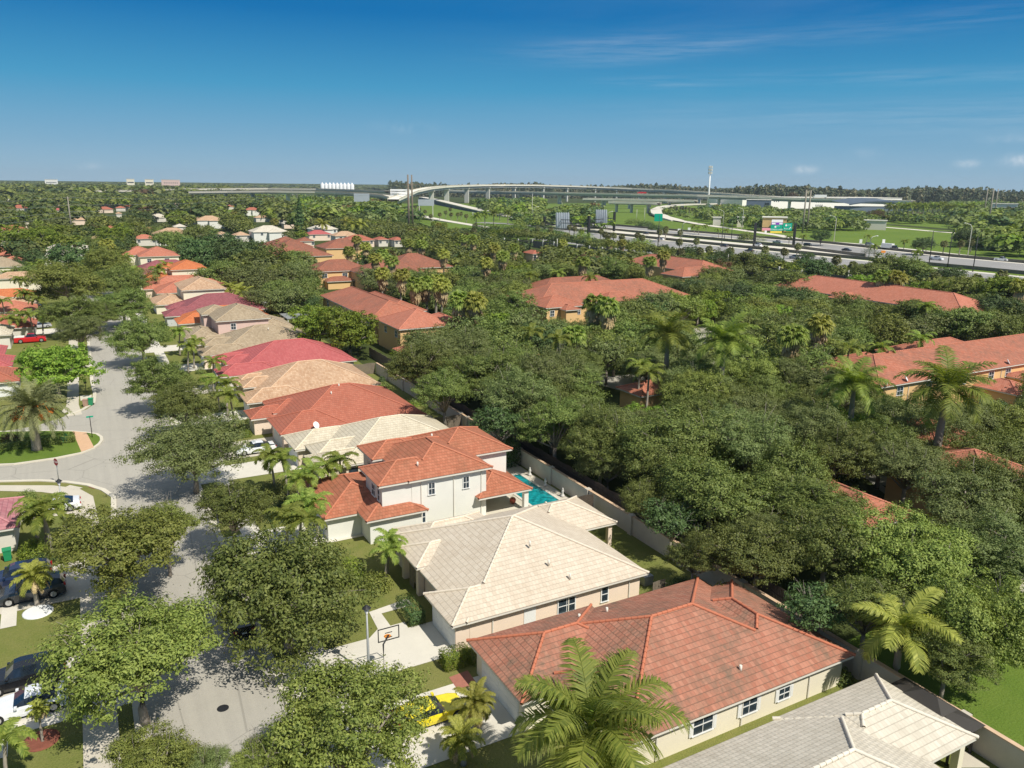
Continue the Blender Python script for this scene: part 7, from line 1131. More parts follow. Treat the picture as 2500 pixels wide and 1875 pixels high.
# pool garden
for (sx,sy,lb) in ((42.2,72.6,'pale stone statue by the pool wall, farthest of three'),(42.1,69.0,'pale stone statue by the pool wall, middle one'),(42.2,65.6,'pale stone urn statue by the pool wall, nearest')):
    b=MB(); b.lathe((0,0,0),[(.2,0),(.2,.15),(.1,.2),(.12,.4),(.16,.55),(.1,.7),(.07,.76),(.09,.82),(.07,.9),(.02,.95)],12); tag(b.build('statue',M['statue'],None,(sx,sy,.1)),lb,'statue')
b=MB(); b.lathe((0,0,0),[(.18,0),(.32,.25),(.34,.45),(.25,.6)],14); tag(b.build('flower_pot',M['terra'],None,(36.6,66.4,.05)),'round terracotta pot on the patio beside the pool','pot'); shrub('potted_plant','small green plant in the round terracotta pot',36.6,66.4,.35,.95,'oak',77,160,.06)
# tile-roof garden gazebo
gx,gy=G('z6',1330,1240,1.8); r=empty('gazebo',(41.6,gy,0),label='dark metal grill gazebo against the boundary wall at lower right',cat='gazebo')
def gz(b): wmove(b,(0,0,0))
for sx in (-1.1,1.1):
    for sy in (-2.2,2.2): b=MB(); b.box(sx-.06,sx+.06,sy-.06,sy+.06,0,2.0); b.build('post',M['black'],r)
for z0,k in ((2.0,1.),(2.45,.5)):
    b=MB(); a=1.5*k;c=2.6*k; 
    for P in ([(-a,-c,z0),(a,-c,z0),(.0,-c*.35,z0+.55)],[(a,-c,z0),(a,c,z0),(0,c*.35,z0+.55),(0,-c*.35,z0+.55)],[(a,c,z0),(-a,c,z0),(0,c*.35,z0+.55)],[(-a,c,z0),(-a,-c,z0),(0,-c*.35,z0+.55),(0,c*.35,z0+.55)]): b.poly(P)
    b.build('canopy',M['dtrim'],r)
b=MB(); b.box(-.9,-.2,-1.2,1.0,.0,.9); tag(b.build('grill_counter',M['metal'],None,(41.6,gy,0)),'grey grill counter under the dark gazebo','grill')
# satellite dishes on the terracotta roof
for i,(f,px,py,lb) in enumerate([('z18',1075,475,'white satellite dish at the left end of the ochre wall'),('z18',1240,440,'small satellite dish left of the ochre wall window'),('z18',2075,300,'large white satellite dish on the eave near the right edge'),('zb',590,850,'satellite dish on the near eave of the brick-red roof')]):
    x,y=G(f,px,py,5.4 if i<3 else 2.6); z=5.3 if i<3 else 2.5; r=empty('satellite_dish',(x,y,z),label=lb,cat='satellite dish'); b=MB(); b.tube([(0,0,0),(0,0,.5)],.03,6); b.build('mast',M['metal'],r); b=MB(); b.lathe((0,0,0),[(.04,0),(.3,.06),(.45,.16)],14); d=b.build('dish',M['swhite'],r,(0,0,.5)); d.rotation_euler=(math.radians(60),0,math.radians(30))
# AC units / bins behind houses
for x,y,lb in ((38.4,46.6,'dark air-conditioning unit behind the cream house'),(27.3,62.9,'round dark vent unit beside the white two-storey wall')):
    b=MB(); b.box(-.45,.45,-.45,.45,0,.8); b.lathe((0,0,.8),[(.4,0),(.36,.06),(.1,.08)],16); tag(b.build('air_conditioner',M['metal'],None,(x,y,.02)),lb,'air conditioner')
# tree beds
x,y=G('za',385,1225); b=MB(); b.lathe((0,0,0),[(1.05,0),(1.05,.1),(.95,.13)],20); tag(b.build('tree_bed',M['white_paint'],None,(x,y,.0)),'white painted round bed of the small yellow palm','tree bed')
x,y=G('zc',445,1365); b=MB(); b.lathe((0,0,0),[(.98,0),(.98,.07),(.8,.08)],20); tag(b.build('tree_bed',M['mulch'],None,(x,y,.0)),'red mulch ring around the little yellowing palm','tree bed')
for i,(x,y) in enumerate(((17.4,47.2),(17.0,40.))): pass
b=MB(); b.box(15.5,17.5,52,53.2,.005,.03)
# ---------------------------------------------------------------- highway, ramps, flyovers
sheet('highway_verge',[(229,-300),(229,100),(227,178),(224,218),(221,262),(212,368),(195,400),(188,490),(187,560),(150,700),(150,1300),(1000,1300),(900,-300)],.006,'grass2')
def st_(name,x0,x1,y0,y1,z,m): sheet(name,rect(x0,x1,y0,y1),z,m)
st_('frontage_road',246,255,-200,430,.03,'hwy')
st_('highway_shoulder',280,321,-200,470,.03,'hwyl'); st_('highway',284,316.5,-200,470,.036,'hwy')
sheet('highway_shoulder',[(335,-200),(380,-200),(380,240),(398,330),(398,620),(374,620),(372,330),(338,262),(335,222)],.032,'hwyl')
sheet('highway',[(339,-200),(376,-200),(376,240),(394,330),(394,620),(378,620),(376,330),(343,262),(339,222)],.038,'hwy')
st_('highway_express_lane',325,350,262,430,.034,'hwyl')
strip('highway_ramp',[(380,100),(386,210),(401,266),(414,321),(411,365)]+[G('h3',x,y,h) + (h,) for x,y,h in [(1700,748,0),(1300,693,0),(950,643,0),(600,592,.5),(300,540,1),(90,480,2)]],9,.04,'hwyl')
rp=[G('h3',x,y,h)+(h,) for x,y,h in [(300,540,1),(120,490,2),(20,440,3.5),(5,395,5),(90,355,6),(250,332,7),(480,320,7.5),(760,315,7.5),(1000,308,7),(1200,312,5)]]
strip('loop_ramp',rp,13,.06,'hwyl',1.6)
strip('highway_road',[G('h4',x,y,0) for x,y in [(560,438),(800,458),(1100,482),(1400,508),(1700,530),(2212,560)]],9,.05,'hwyl')
strip('highway_bank',[G('h4',x,y,0) for x,y in [(840,432),(1200,462),(1500,488),(1800,505),(2212,530)]],22,.05,'under')
strip('highway_express_lane',[G('P',x,y,h)+(h,) for x,y,h in [(1250,528,.3),(1304,539,0),(1358,550,0),(1467,562,0),(1547,571,0),(1640,577,0)]],17,.042,'hwyl')
strip('highway_lane',[G('P',x,y,0) for x,y in [(1171,543),(1250,547),(1340,556),(1438,572),(1540,586),(1620,593)]],16,.037,'hwy')
strip('highway_lane',[G('P',x,y,0) for x,y in [(1130,505),(1198,512),(1304,528),(1420,545),(1540,556),(1680,572)]],12,.039,'hwy')
# lane dashes
b=MB()
for X in (291,299,308):
    for k in range(52): y0=-120+k*11; b.poly([(X,y0,.047),(X+.22,y0,.047),(X+.22,y0+4,.047),(X,y0+4,.047)])
for X in (348,357,367):
    for k in range(30): y0=-120+k*11; b.poly([(X,y0,.047),(X+.22,y0,.047),(X+.22,y0+4,.047),(X,y0+4,.047)])
tag(b.build('lane_markings',M['swhite']),kind='structure')
def barrier(label,pts,h,w,m):
    r=empty('highway_barrier',(pts[0][0],pts[0][1],0),label=label,cat='barrier'); b=MB()
    for i in range(len(pts)-1):
        p=Vector(pts[i][:2]);q=Vector(pts[i+1][:2]);u=(q-p).normalized();v=Vector((-u.y,u.x))*w/2; b.prism([tuple(p+v),tuple(q+v),tuple(q-v),tuple(p-v)],0,h)
    wmove(b,r.location); b.build('panel',M[m],r)
barrier('dark concrete barrier between the near lanes and the express lanes',[(322.5,560),(322.5,262),(328,200),(331,-200)],1.5,.6,'dark_barrier')
barrier('dark barrier along the far side of the pale express lanes',[(358,620),(355,430),(352,320),(338,258)],1.5,.6,'dark_barrier')
barrier('dark barrier between the far lanes and the outer ramp',[(399,620),(399,330),(381,240),(381,-200)],1.4,.6,'dark_barrier')
def flyover(name,label,pts,w,th,piers,dm='bridge',pw=3.2):
    W_=[GD('P',x,y,d) for x,y,d in pts]; r=empty('bridge',(W_[0][0],W_[0][1],0),label=label,cat='bridge')
    # subdivide
    L_=[];R2=[];n=len(W_)
    for i,p in enumerate(W_):
        a=Vector(W_[max(0,i-1)][:2]);c=Vector(W_[min(n-1,i+1)][:2]);u=(c-a).normalized();v=Vector((-u.y,u.x))*w/2; L_.append((p[0]+v.x,p[1]+v.y,p[2]));R2.append((p[0]-v.x,p[1]-v.y,p[2]))
    b=MB(); g=MB()
    for i in range(n-1):
        a,c,d,e=R2[i],R2[i+1],L_[i+1],L_[i]; dn=lambda p,z:(p[0],p[1],p[2]-z)
        b.poly([dn(a,1.1),dn(c,1.1),dn(d,1.1),dn(e,1.1)])
        for s_,t_ in ((a,c),(d,e)):
            b.poly([dn(s_,3.0),dn(t_,3.0),t_,s_]); b.poly([t_,dn(t_,1.1),dn(s_,1.1),s_])
        k=lambda p,q,f,z:(p[0]*(1-f)+q[0]*f,p[1]*(1-f)+q[1]*f,p[2]-z)
        A,B_,C2,D2=k(a,e,.15,3.0),k(c,d,.15,3.0),k(d,c,.15,3.0),k(e,a,.15,3.0)
        b.poly([dn(e,3.),dn(d,3.),dn(c,3.),dn(a,3.)])
        g.poly([dn(A,th-2),dn(B_,th-2),B_,A]); g.poly([dn(C2,th-2),dn(D2,th-2),D2,C2]); g.poly([dn(D2,th-2),dn(C2,th-2),dn(B_,th-2),dn(A,th-2)])
    for q in (b,g): wmove(q,r.location)
    b.build('deck',M[dm],r); g.build('girder',M['metal' if dm=='bridge' else 'hwyl'],r)
    for t in piers:
        i=min(n-2,int(t)); f=t-i; p=Vector(W_[i]).lerp(Vector(W_[i+1]),f); u=(Vector(W_[i+1][:2])-Vector(W_[i][:2])); a=math.atan2(u.y,u.x)
        b=MB(); b.box(-pw/3,pw/3,-pw,pw,0,p.z-th-1.5); b.prism([(-pw/2.6,-w*.42),(pw/2.6,-w*.42),(pw/2.6,w*.42),(-pw/2.6,w*.42)],p.z-th-1.5,p.z-th+.1); b.build('pier',M['pier'],r,(p.x-r.location[0],p.y-r.location[1],0),a)
    return r
flyover('bridge','long high curving flyover ramp crossing the picture at the horizon',[(960,484,900),(985,474,1000),(1010,464,1150),(1045,457,1260),(1081,453.5,1380),(1125,451.5,1470),(1171,450.4,1550),(1235,450,1640),(1300,450.4,1700),(1365,452,1730),(1431,454,1750),(1490,456.3,1750),(1546,459,1740),(1600,461.2,1720),(1650,463.4,1690),(1708,467,1640),(1806,473.5,1560),(1900,479,1500)],13,5.5,[3.2,4.2,5.3,6.3,7.3,8.4,9.3,10.4,11.3,12.3,13.5,15,15.6],pw=4)
flyover('bridge','lower flyover running beneath the highest ramp towards the warehouse',[(1090,463.5,1750),(1170,465,1700),(1243,466.5,1600),(1340,468.5,1500),(1431,470,1430),(1546,472.4,1370),(1650,474.2,1330),(1708,475,1310),(1806,478,1290),(1961,483,1260),(2099,486,1230),(2230,489,1200)],14,5,[1.3,2.3,3.3,4.4,5.4,6.3,7.5,8.3,8.8],pw=3.6)
flyover('bridge','short low overpass with stubby piers left of the loop ramp',[(1427,483,1250),(1503,484.2,1230),(1619,486,1200),(1700,488,1180)],14,3.6,[.6,1.3,2.2],pw=3)
flyover('bridge','lowest overpass just left of the loop ramp bend',[(1490,490.5,1050),(1530,491.2,1040),(1572,492,1030),(1610,493,1020)],12,3.2,[.4,1.3,2.3],pw=2.6)
flyover('bridge','far elevated road on the left, upper pale line',[(219,464.5,1500),(361,463,1550),(468,459.8,1600),(653,458.5,1650),(778,460,1600),(947,465,1400)],14,3.6,[.5,1.5,2.5,3.5,4.5],'hwyl')
flyover('bridge','nearer elevated road on the left with dark piers under it',[(465,466.5,1250),(560,465.2,1230),(653,464.4,1200),(778,466,1150),(870,469.5,1080),(947,475,1000),(965,480,950)],15,3.8,[.9,1.6,2.4,3.2,4.2,4.8],'hwyl')
strip('underpass_road',[GD('P',660,486,900)[:2],GD('P',700,488,860)[:2],GD('P',750,493,780)[:2]],16,.05,'hwyl')
strip('exit_ramp',[G('P',x,y,h)+(h,) for x,y,h in [(957,486,15),(956,494,11),(963,503,8),(985,514,5.5),(1010,522,4),(1040,529.5,2.5),(1081,537.5,1),(1120,544,.3),(1160,550.5,0),(1195,556,0)]],9,.07,'hwyl',1.0)
pp=[G('P',x,y,h)+(h,) for x,y,h in [(1030,481,8),(1060,486,7.2),(1090,493,6.2),(1120,500,5),(1150,507,4),(1198,518,2.2),(1250,529,.4)]]
strip('ramp_deck',pp,13,.07,'hwyl',1.0)
r=empty('retaining_wall',(pp[0][0],pp[0][1],0),label='long dark blue retaining wall below the sloping ramp',cat='wall'); b=MB()
for i in range(len(pp)-1):
    a,c=pp[i],pp[i+1]; u=(Vector(c[:2])-Vector(a[:2])).normalized(); v=Vector((-u.y,u.x)); 
    if v.dot(Vector(a[:2]))>0: v=-v
    o1=Vector(a[:2])+v*6.3;o2=Vector(c[:2])+v*6.3; b.poly([(o1.x,o1.y,0),(o2.x,o2.y,0),(o2.x,o2.y,c[2]-.9),(o1.x,o1.y,a[2]-.9)]); i1=o1-v*.8;i2=o2-v*.8; b.poly([(i1.x,i1.y,0),(i2.x,i2.y,0),(i2.x,i2.y,c[2]-.95),(i1.x,i1.y,a[2]-.95)][::-1])
wmove(b,r.location); M['bluewall']=plain('blue_grey_wall',(.10,.13,.17),.9,.2,.08,.1); b.build('panel',M['bluewall'],r)
x,y,z=GD('P',900+790*.18083,420+212*.18083,1290); car('sedan','charcoal',x,y,20,'dark car on the highest flyover ramp','car',None,1.2,z-1.1)
x,y,z=GD('P',1250+1750*.18083,420+282*.18083,1400); r=truck('red fire truck on the lower flyover',x,y,z-1.8,150,16,PC['red'],PC['red'],'fire truck',3.6)
x,y,z=GD('P',1950+205*.24864,440+165*.24864,1350); truck('long white trailer parked on the road behind the warehouse',x,y,z-1.5,155,22,M['white_paint'],M['white_paint'],'truck',5.0)
# ---------------------------------------------------------------- poles
def hgt(f,bx,by,tx,ty):
    s=FR[f][2]; X,Y=G(f,bx,by); d=math.hypot(X,Y); return X,Y,GD(f,tx,ty,d)[2]
def pole(name,label,f,bx,by,tx,ty,r0,r1,mat,cat='utility pole',group=None,arms=()):
    X,Y,h=hgt(f,bx,by,tx,ty); r=empty(name,(X,Y,0),label=label,cat=cat,group=group); b=MB(); b.tube([(0,0,0),(0,0,h)],[r0,r1],8); b.build('post',M[mat],r)
    for az,z,l in arms: b=MB(); b.tube([(-l*math.cos(az),-l*math.sin(az),h-z),(l*math.cos(az),l*math.sin(az),h-z)],.16,6); b.build('crossarm',M[mat],r)
    return X,Y,h
pl=pole('utility_pole','tall leaning concrete power pole at far left carrying several wires','fl',780,675,725,265,.45,.3,'pole',arms=((0,1,1.2),(0,5,1.2)))
pr_=pole('utility_pole','thin pale power pole beside the tall dark conifer','fm',1225,385,1220,225,.3,.2,'pole')
ax=-YAW
u1=pole('transmission_pole','left pole of the tall twin transmission towers','h1',545,835,521,35,.85,.5,'wood',arms=((ax,6.5,3.5),))
u2=pole('transmission_pole','right pole of the tall twin transmission towers','h1',595,790,575,38,.85,.5,'wood',arms=((ax,6.5,6.),(ax,28,5.)))
for i,(bx,by,tx,ty,lb) in enumerate([(1810,395,1850,85,'leftmost of three tall pale poles at far right'),(1855,480,1903,85,'middle one of three tall pale poles at far right'),(1910,405,1955,85,'rightmost of three tall pale poles at far right'),(35,520,65,95,'left one of two pale poles before the white warehouse'),(80,505,118,98,'right one of two pale poles before the white warehouse')]):
    pole('transmission_pole',lb,'h4',bx,by,tx,ty,.7,.5,'pole')
def wire(label,a,c,sag,r_=.05):
    P=[Vector(a).lerp(Vector(c),t/14)-Vector((0,0,sag*4*(t/14)*(1-t/14))) for t in range(15)]; b=MB(); b.tube(P,r_,4,cap=False); tag(b.build('power_line',M['metal']),label,'power line')
for i,(za_,zc_,nm) in enumerate(((.5,.5,'top'),(5,2,'upper'),(9,5,'middle'),(12,8,'lowest'))):
    wire(nm+' wire from the leaning power pole towards the left edge',(pl[0],pl[1],pl[2]-za_),(-160,430-10*i,pl[2]-za_-2),2.5); wire(nm+' wire from the leaning pole to the pale pole by the conifer',(pl[0],pl[1],pl[2]-za_),(pr_[0],pr_[1],pr_[2]-zc_),3.5,.07)
for zc_ in (6.5,10): wire(('higher' if zc_<7 else 'lower')+' wire linking the pale pole and the twin towers',(pr_[0],pr_[1],pr_[2]-1),(u1[0],u1[1],u1[2]-zc_),4,.07)
X,Y,h=hgt('h3',707,385,730,-200); r=empty('cell_tower',(X,Y,0),label='tall pale cell tower monopole with antenna rings on top',cat='cell tower')
b=MB(); b.tube([(0,0,0),(0,0,h*.8)],[1.7,.95],12); b.tube([(0,0,h*.8),(0,0,h)],[.5,.3],8); b.build('mast',M['white_paint'],r)
for z,rr in ((h*.83,2.6),(h*.90,2.8),(h*.965,2.6)):
    b=MB()
    for k in range(9):
        a=k*.698; b.box(rr*math.cos(a)-.45,rr*math.cos(a)+.45,rr*math.sin(a)-.3,rr*math.sin(a)+.3,z-1.6,z+1.6)
        b.tube([(0,0,z),(rr*math.cos(a),rr*math.sin(a),z)],.12,4)
    b.build('antenna_ring',M['pier'],r)
# highway lamp posts with curved arm
def cobra(f,bx,by,tx,ty,side,lb,mat='pier'):
    X,Y,h=hgt(f,bx,by,tx,ty); r=empty('highway_lamp',(X,Y,0),label=lb,cat='street lamp',group='highway lamp posts'); b=MB(); ca,sa=math.cos(-YAW)*side,math.sin(-YAW)*side
    k=h*.22
    b.tube([(0,0,0),(0,0,h*.86),(ca*k*.25,sa*k*.25,h*.95),(ca*k,sa*k,h)],[.24,.17,.13,.1],7); b.build('post',M[mat],r); b=MB(); b.box(ca*k-.2,ca*k+1.1*abs(ca)*side,sa*k-.35,sa*k+.35,h-.12,h+.12); b.build('lamp_head',M['swhite'],r)
for a in [('h3',350,890,355,560,1,'lamp post before the near highway lanes left of the gantry'),('h3',1170,665,1185,370,-1,'lamp post in the trees behind the outer ramp'),('h3',910,650,925,400,-1,'lamp post left of another one behind the outer ramp'),('h2',1285,780,1292,530,1,'lamp post touching the back of the right sign panel'),('h2',675,545,678,395,-1,'lamp post on the green field behind the sign panels'),('h2',1160,510,1162,420,-1,'small lamp post left of the bushy trees near the overpass'),('h2',290,720,295,465,1,'lamp post beside the tall concrete pole'),('h4',345,605,363,345,-1,'lamp post at the left end of the big green field'),('h4',685,775,703,545,1,'lamp post in front of the orange work sign'),('h4',1660,740,1700,420,-1,'lamp post near the dark round tree by the green field'),('h2',2050,430,2055,280,-1,'lamp post on the loop ramp'),('h3',300,300,302,155,-1,'lamp post on the far side of the loop ramp'),('h3',1205,215,1207,130,-1,'lamp post on the lower flyover'),('h1',712,470,714,320,1,'lamp post in front of the retaining wall')]: cobra(*a)
for f,bx,by,tx,ty,lb in [('h4',1278,832,1325,500,'thin dark pole, left of three on the grass median at right'),('h4',1460,857,1503,525,'thin dark pole, middle of three on the grass median at right'),('h4',1708,900,1768,555,'thin dark pole, right of three on the grass median at right'),('h3',895,858,905,600,'thin dark pole beside the wind-bent palms'),('h3',1025,805,1035,590,'thin dark pole right of the wind-bent palms'),('h3',30,950,60,470,'dark pole under the small green exit sign'),('h2',1680,670,1682,500,'pale pole on the grassy bank, left one'),('h2',1785,690,1790,480,'pale pole on the grassy bank, right one'),('h2',270,690,278,290,'tall concrete pole before the grassy bank'),('h2',608,1060,610,900,'pale pole rising from the hedge by the screen fence'),('h3',970,1240,990,1000,'pale pole in front of the screen fence'),('h4',475,1045,495,885,'pale pole beside the screen fence at right')]:
    pole('lamp_post' if 'dark' in lb else 'pole',lb,f,bx,by,tx,ty,.22,.14,'black' if 'dark' in lb else 'pier','pole')
# ---------------------------------------------------------------- gantry with signs
p1=Vector(G('h3',1330,890));p2=Vector(G('h3',1862,895)); L12=(p2-p1).length; ang=math.atan2((p2-p1).y,(p2-p1).x)
r=empty('sign_gantry',(p1.x,p1.y,0),ang,'dark highway gantry carrying green, purple, yellow and pink signs','sign gantry'); kx=L12/532; kz=GD('h3',1340,575,p1.length)[2]/315
for X in (0,L12): b=MB(); b.box(X-.6,X+.6,-.6,.6,0,315*kz); b.build('post',M['black'],r)
b=MB()
for z in (225,250): b.box(0,L12,-.15,.15,z*kz,z*kz+.3)
for k in range(14): b.tube([(L12*k/14,0,225*kz),(L12*(k+.5)/14,0,252*kz),(L12*(k+1)/14,0,225*kz)],.1,4,cap=False)
b.build('truss',M['black'],r)
def sgn(x0,x1,y0,y1,mat,nm,d=0.):
    b=MB(); b.box((x0-1330)*kx,(x1-1330)*kx,-.75-d,-.6-d,(890-y1)*kz,(890-y0)*kz); return b.build(nm,M[mat],r)
sgn(1415,1525,642,675,'spink','pink_sign'); sgn(1452,1480,676,706,'swhite','small_white_sign')
a=sgn(1535,1685,528,565,'swhite','white_sign_panel'); c=sgn(1532,1687,566,598,'spurple','purple_sign_panel'); g=sgn(1529,1685,599,680,'sgreen','green_sign'); sgn(1527,1683,681,709,'syellow','yellow_sign_panel'); g2=sgn(1692,1812,574,674,'sgreen','exit_sign')
def tx(p,s,sz,px,py,m='swhite'): text_on(p,s,sz,((px-1330)*kx,-.775,(890-py)*kz),math.pi/2,0,m)
tx(g,'EXPRESS LANES',1.05,1607,662); 
b=MB(); b.box((1538-1330)*kx,(1588-1330)*kx,-.79,-.76,(890-592)*kz,(890-572)*kz); b.build('toll_panel',M['swhite'],c); b=MB(); b.box((1638-1330)*kx,(1682-1330)*kx,-.79,-.76,(890-592)*kz,(890-572)*kz); b.build('toll_panel',M['swhite'],c)
for pnl,px,py in ((g,1590,625),(g2,1733,603)):
    b=MB(); X=(px-1330)*kx; Z=(890-py)*kz; b.poly([(X+.55*math.cos(t*math.pi/4+.39),-.78,Z+.6*math.sin(t*math.pi/4+.39)) for t in range(8)]); b.build('route_shield',M['swhite'],pnl)
tx(g,'SOUTH',.6,1625,615); tx(g2,'SOUTH',.6,1772,600); tx(g2,'Begins',.9,1735,648)
b=MB(); X=(1785-1330)*kx; Z=(890-640)*kz; b.poly([(X-.6,-.78,Z-.7),(X-.35,-.78,Z-.85),(X+.35,-.78,Z+.1),(X+.1,-.78,Z+.25)]); b.poly([(X-.15,-.78,Z+.4),(X+.65,-.78,Z-.2),(X+.6,-.78,Z+.7)]); b.build('arrow',M['swhite'],g2)
# reverse sides of the sign panels on the left gantry
A=Vector(G('h2',437,780));B=Vector(G('h2',1030,905));C3=Vector(G('h2',1375,800)); r=empty('sign_gantry',(B.x,B.y,0),label='dark gantry with two grey sign backs spanning the highway left of the green signs',cat='sign gantry')
def lz(f,x,y,P): return GD(f,x,y,P.length)[2]
for P_0,(tx_,ty_) in ((A,(437,600)),(B,(1030,590)),(C3,(1375,540))):
    b=MB(); q=P_0-B; b.box(q.x-.7,q.x+.7,q.y-.7,q.y+.7,0,lz('h2',tx_,ty_,P_0)); b.build('post',M['black'],r)
b=MB(); zA=lz('h2',437,640,A);zB=lz('h2',1030,650,B);zC=lz('h2',1375,620,C3)
for dz in (0,-2.2):
    b.tube([(*(A-B),zA+dz),(0,0,zB+dz)],.25,6); b.tube([(0,0,zB+dz),(*(C3-B),zC+dz)],.25,6)
for k in range(18):
    f=k/18;g_=(k+.5)/18; q=(A-B)*(1-f); q2=(A-B)*(1-g_); b.tube([(*q,zA*(1-f)+zB*f),(*q2,zA*(1-g_)+zB*g_-2.2)],.12,4,cap=False)
b.build('truss',M['black'],r)
for x0,x1,y0,y1,t,nm in ((592,775,550,760,.3,'sign_back'),(1130,1285,512,690,.4,'sign_back')):
    base=A.lerp(B,(x0+x1)/2/593-437/593) if x0<1000 else B.lerp(C3,((x0+x1)/2-1030)/345); d=base.length; q0=Vector(GD('h2',x0,y1,d));q1=Vector(GD('h2',x1,y1,d));q2=Vector(GD('h2',x1,y0,d));q3=Vector(GD('h2',x0,y0,d)); o_=Vector((B.x,B.y,0)); b=MB()
    n_=Vector((math.sin(YAW),math.cos(YAW),0))*.3
    b.poly([q-o_ for q in (q0,q1,q2,q3)]); b.poly([q-o_+n_ for q in (q3,q2,q1,q0)])
    for k in range(6):
        a_=q0.lerp(q1,(k+.5)/6);c_=q3.lerp(q2,(k+.5)/6); b.tube([a_-o_-n_,c_-o_-n_+Vector((0,0,.5))],.16,4)
    M['sback']=M.get('sback') or plain('sign_back_metal',(.42,.46,.50),.6,.4,.05,.5); b.build(nm,M['sback'],r)
x,y=G('h3',30,880); r=empty('exit_sign',(x,y,0),label='small green exit sign on a dark cantilever left of the pale pole pair',cat='road sign'); 
X,Y,h=hgt('h3',30,950,40,495); r.location=(X,Y,0); b=MB(); b.box(-2.6,1.6,-.1,.1,h-2.2,h+1.6); b.build('sign_face',M['sgreen'],r); r.rotation_euler[2]=-YAW
for f,bx,by,tx_,ty_,w_,m_,lb in [('h4',605,640,606,580,1.6,'swhite','left one of two white roadside signs'),('h4',828,650,830,580,1.6,'swhite','right one of two white roadside signs'),('h4',828,725,829,690,2.2,'orange','small orange work sign on the verge'),('h3',318,720,320,655,2.,'swhite','small white sign near the pale lanes, left one'),('h3',455,690,458,640,2.,'swhite','small white sign near the pale lanes, right one'),('h1',1412,600,1412,545,2.2,'swhite','round white sign before the blue retaining wall')]:
    X,Y,h=hgt(f,bx,by,tx_,ty_); r=empty('road_sign',(X,Y,0),-YAW,lb,'road sign'); b=MB(); b.tube([(0,.08,0),(0,.08,h)],.08,6); b.build('post',M['metal'],r); b=MB(); b.box(-w_/2,w_/2,-.05,.0,h*.35,h); b.build('sign_face',M[m_],r)
# white sign frame above the exit ramp (h1 360..490)
d=1000; q=Vector(GD('h1',425,300,d)); z0=GD('h1',425,350,d)[2]; z1=GD('h1',425,232,d)[2]; r=empty('sign_gantry',(q.x,q.y,0),-YAW,'large pale sign backs above the top of the exit ramp','sign gantry')
for k,(a_,c_) in enumerate(((0,.42),(.5,.72),(.8,1))):
    b=MB(); b.box(-12,12,-.4,.4,z0+(z1-z0)*a_,z0+(z1-z0)*c_); b.build('sign_back',M['swhite' if k else 'sback'],r)
for X in (-11,11): b=MB(); b.box(X-.4,X+.4,-.3,.3,0,z1); b.build('post',M['pier'],r)
x,y=GD('h1',775,0,700)[:2]; d=720; q=Vector(GD('h1',775,420,d)); z0=GD('h1',775,455,d)[2]; z1=GD('h1',775,370,d)[2]; r=empty('highway_sign',(q.x,q.y,0),-YAW,'pale blue-grey sign back before the retaining wall','road sign')
b=MB(); b.box(-7,7,-.2,.2,z0,z1); b.build('panel',M['sback'],r)
for X in (-6,6): b=MB(); b.box(X-.3,X+.3,-.2,.2,0,z0); b.build('post',M['pier'],r)
q=Vector(GD('fm',1915,275,900)); z0=GD('fm',1915,320,900)[2]; z1=GD('fm',1915,232,900)[2]; r=empty('highway_sign',(q.x,q.y,0),-YAW,'tall pale sign back hanging below the left flyover','road sign'); b=MB(); b.box(-8.5,8.5,-.3,.3,z0,z1); b.build('panel',M['sback'],r); b=MB(); b.box(-.5,.5,-.3,.3,0,z0); b.build('post',M['pier'],r)
# ---------------------------------------------------------------- far buildings
M['whouse']=plain('warehouse_white',(.95,.91,.83),.9,.2,.02,.05); M['bluehall']=plain('blue_grey_cladding',(.16,.20,.26),.6,.3,.05,.1)
def bld(label,f,x0,yb,x1,yt,d,depth,mat,wins=None,name='building',cat='building',south=False):
    a=Vector(GD(f,x0,yb,d));c=Vector(GD(f,x1,yb,d)); zt=GD(f,(x0+x1)/2,yt,d)[2]
    if south: q_=ray(f,x1,yb); c=Vector((q_[0]*a.y/q_[1],a.y,0)); zt=GD(f,x0,yt-22,d)[2]
    m=(a+c)/2; w=(c-a).length; an=math.atan2((c-a).y,(c-a).x)
    r=empty(name,(m.x,m.y,0),an,label,cat); b=MB(); b.box(-w/2,w/2,0,depth,0,zt); b.build('wall',mat,r); b=MB(); b.box(-w/2-.6,w/2+.6,-.6,depth+.6,zt,zt+.7); b.build('roof',M['trim'],r)
    if wins:
        for (u,z,ww,hh) in wins: b=MB(); b.box(-w/2+u*w-ww/2,-w/2+u*w+ww/2,-.12,-.02,z*zt,z*zt+hh); b.build('window',M['glass'],r)
    return r,w,zt
bld('long white warehouse behind the trees at the right','h4',-560,290,1000,192,1330,80,M['whouse'],[(.13+.012*i,z,2.2,3) for i in range(3) for z in (.62,.25)]+[(.431+.0125*i,z,2.2,3) for i in range(4) for z in (.55,.2)]+[(.18+.012*i,.62,2.2,3) for i in range(3)],south=True)
bld('dark blue-grey wing at the left end of the white warehouse','h3',1225,358,1558,268,1180,30,M['bluehall'],[(.78+.06*i,.6,2,3) for i in range(3)])
q=GD('h4',860,285,1100); r=empty('arena',(q[0],q[1],0),-YAW,'low hall with dark curved roof right of the white warehouse','building'); w=90; b=MB(); b.box(-w/2,w/2,0,50,0,11); b.build('wall',M['bluehall'],r)
b=MB(); n=14; P=[(-w/2-3+ (w+6)*i/n, 11+7.5*math.sin(math.pi*(.12+.88*i/n))**.8) for i in range(n+1)]
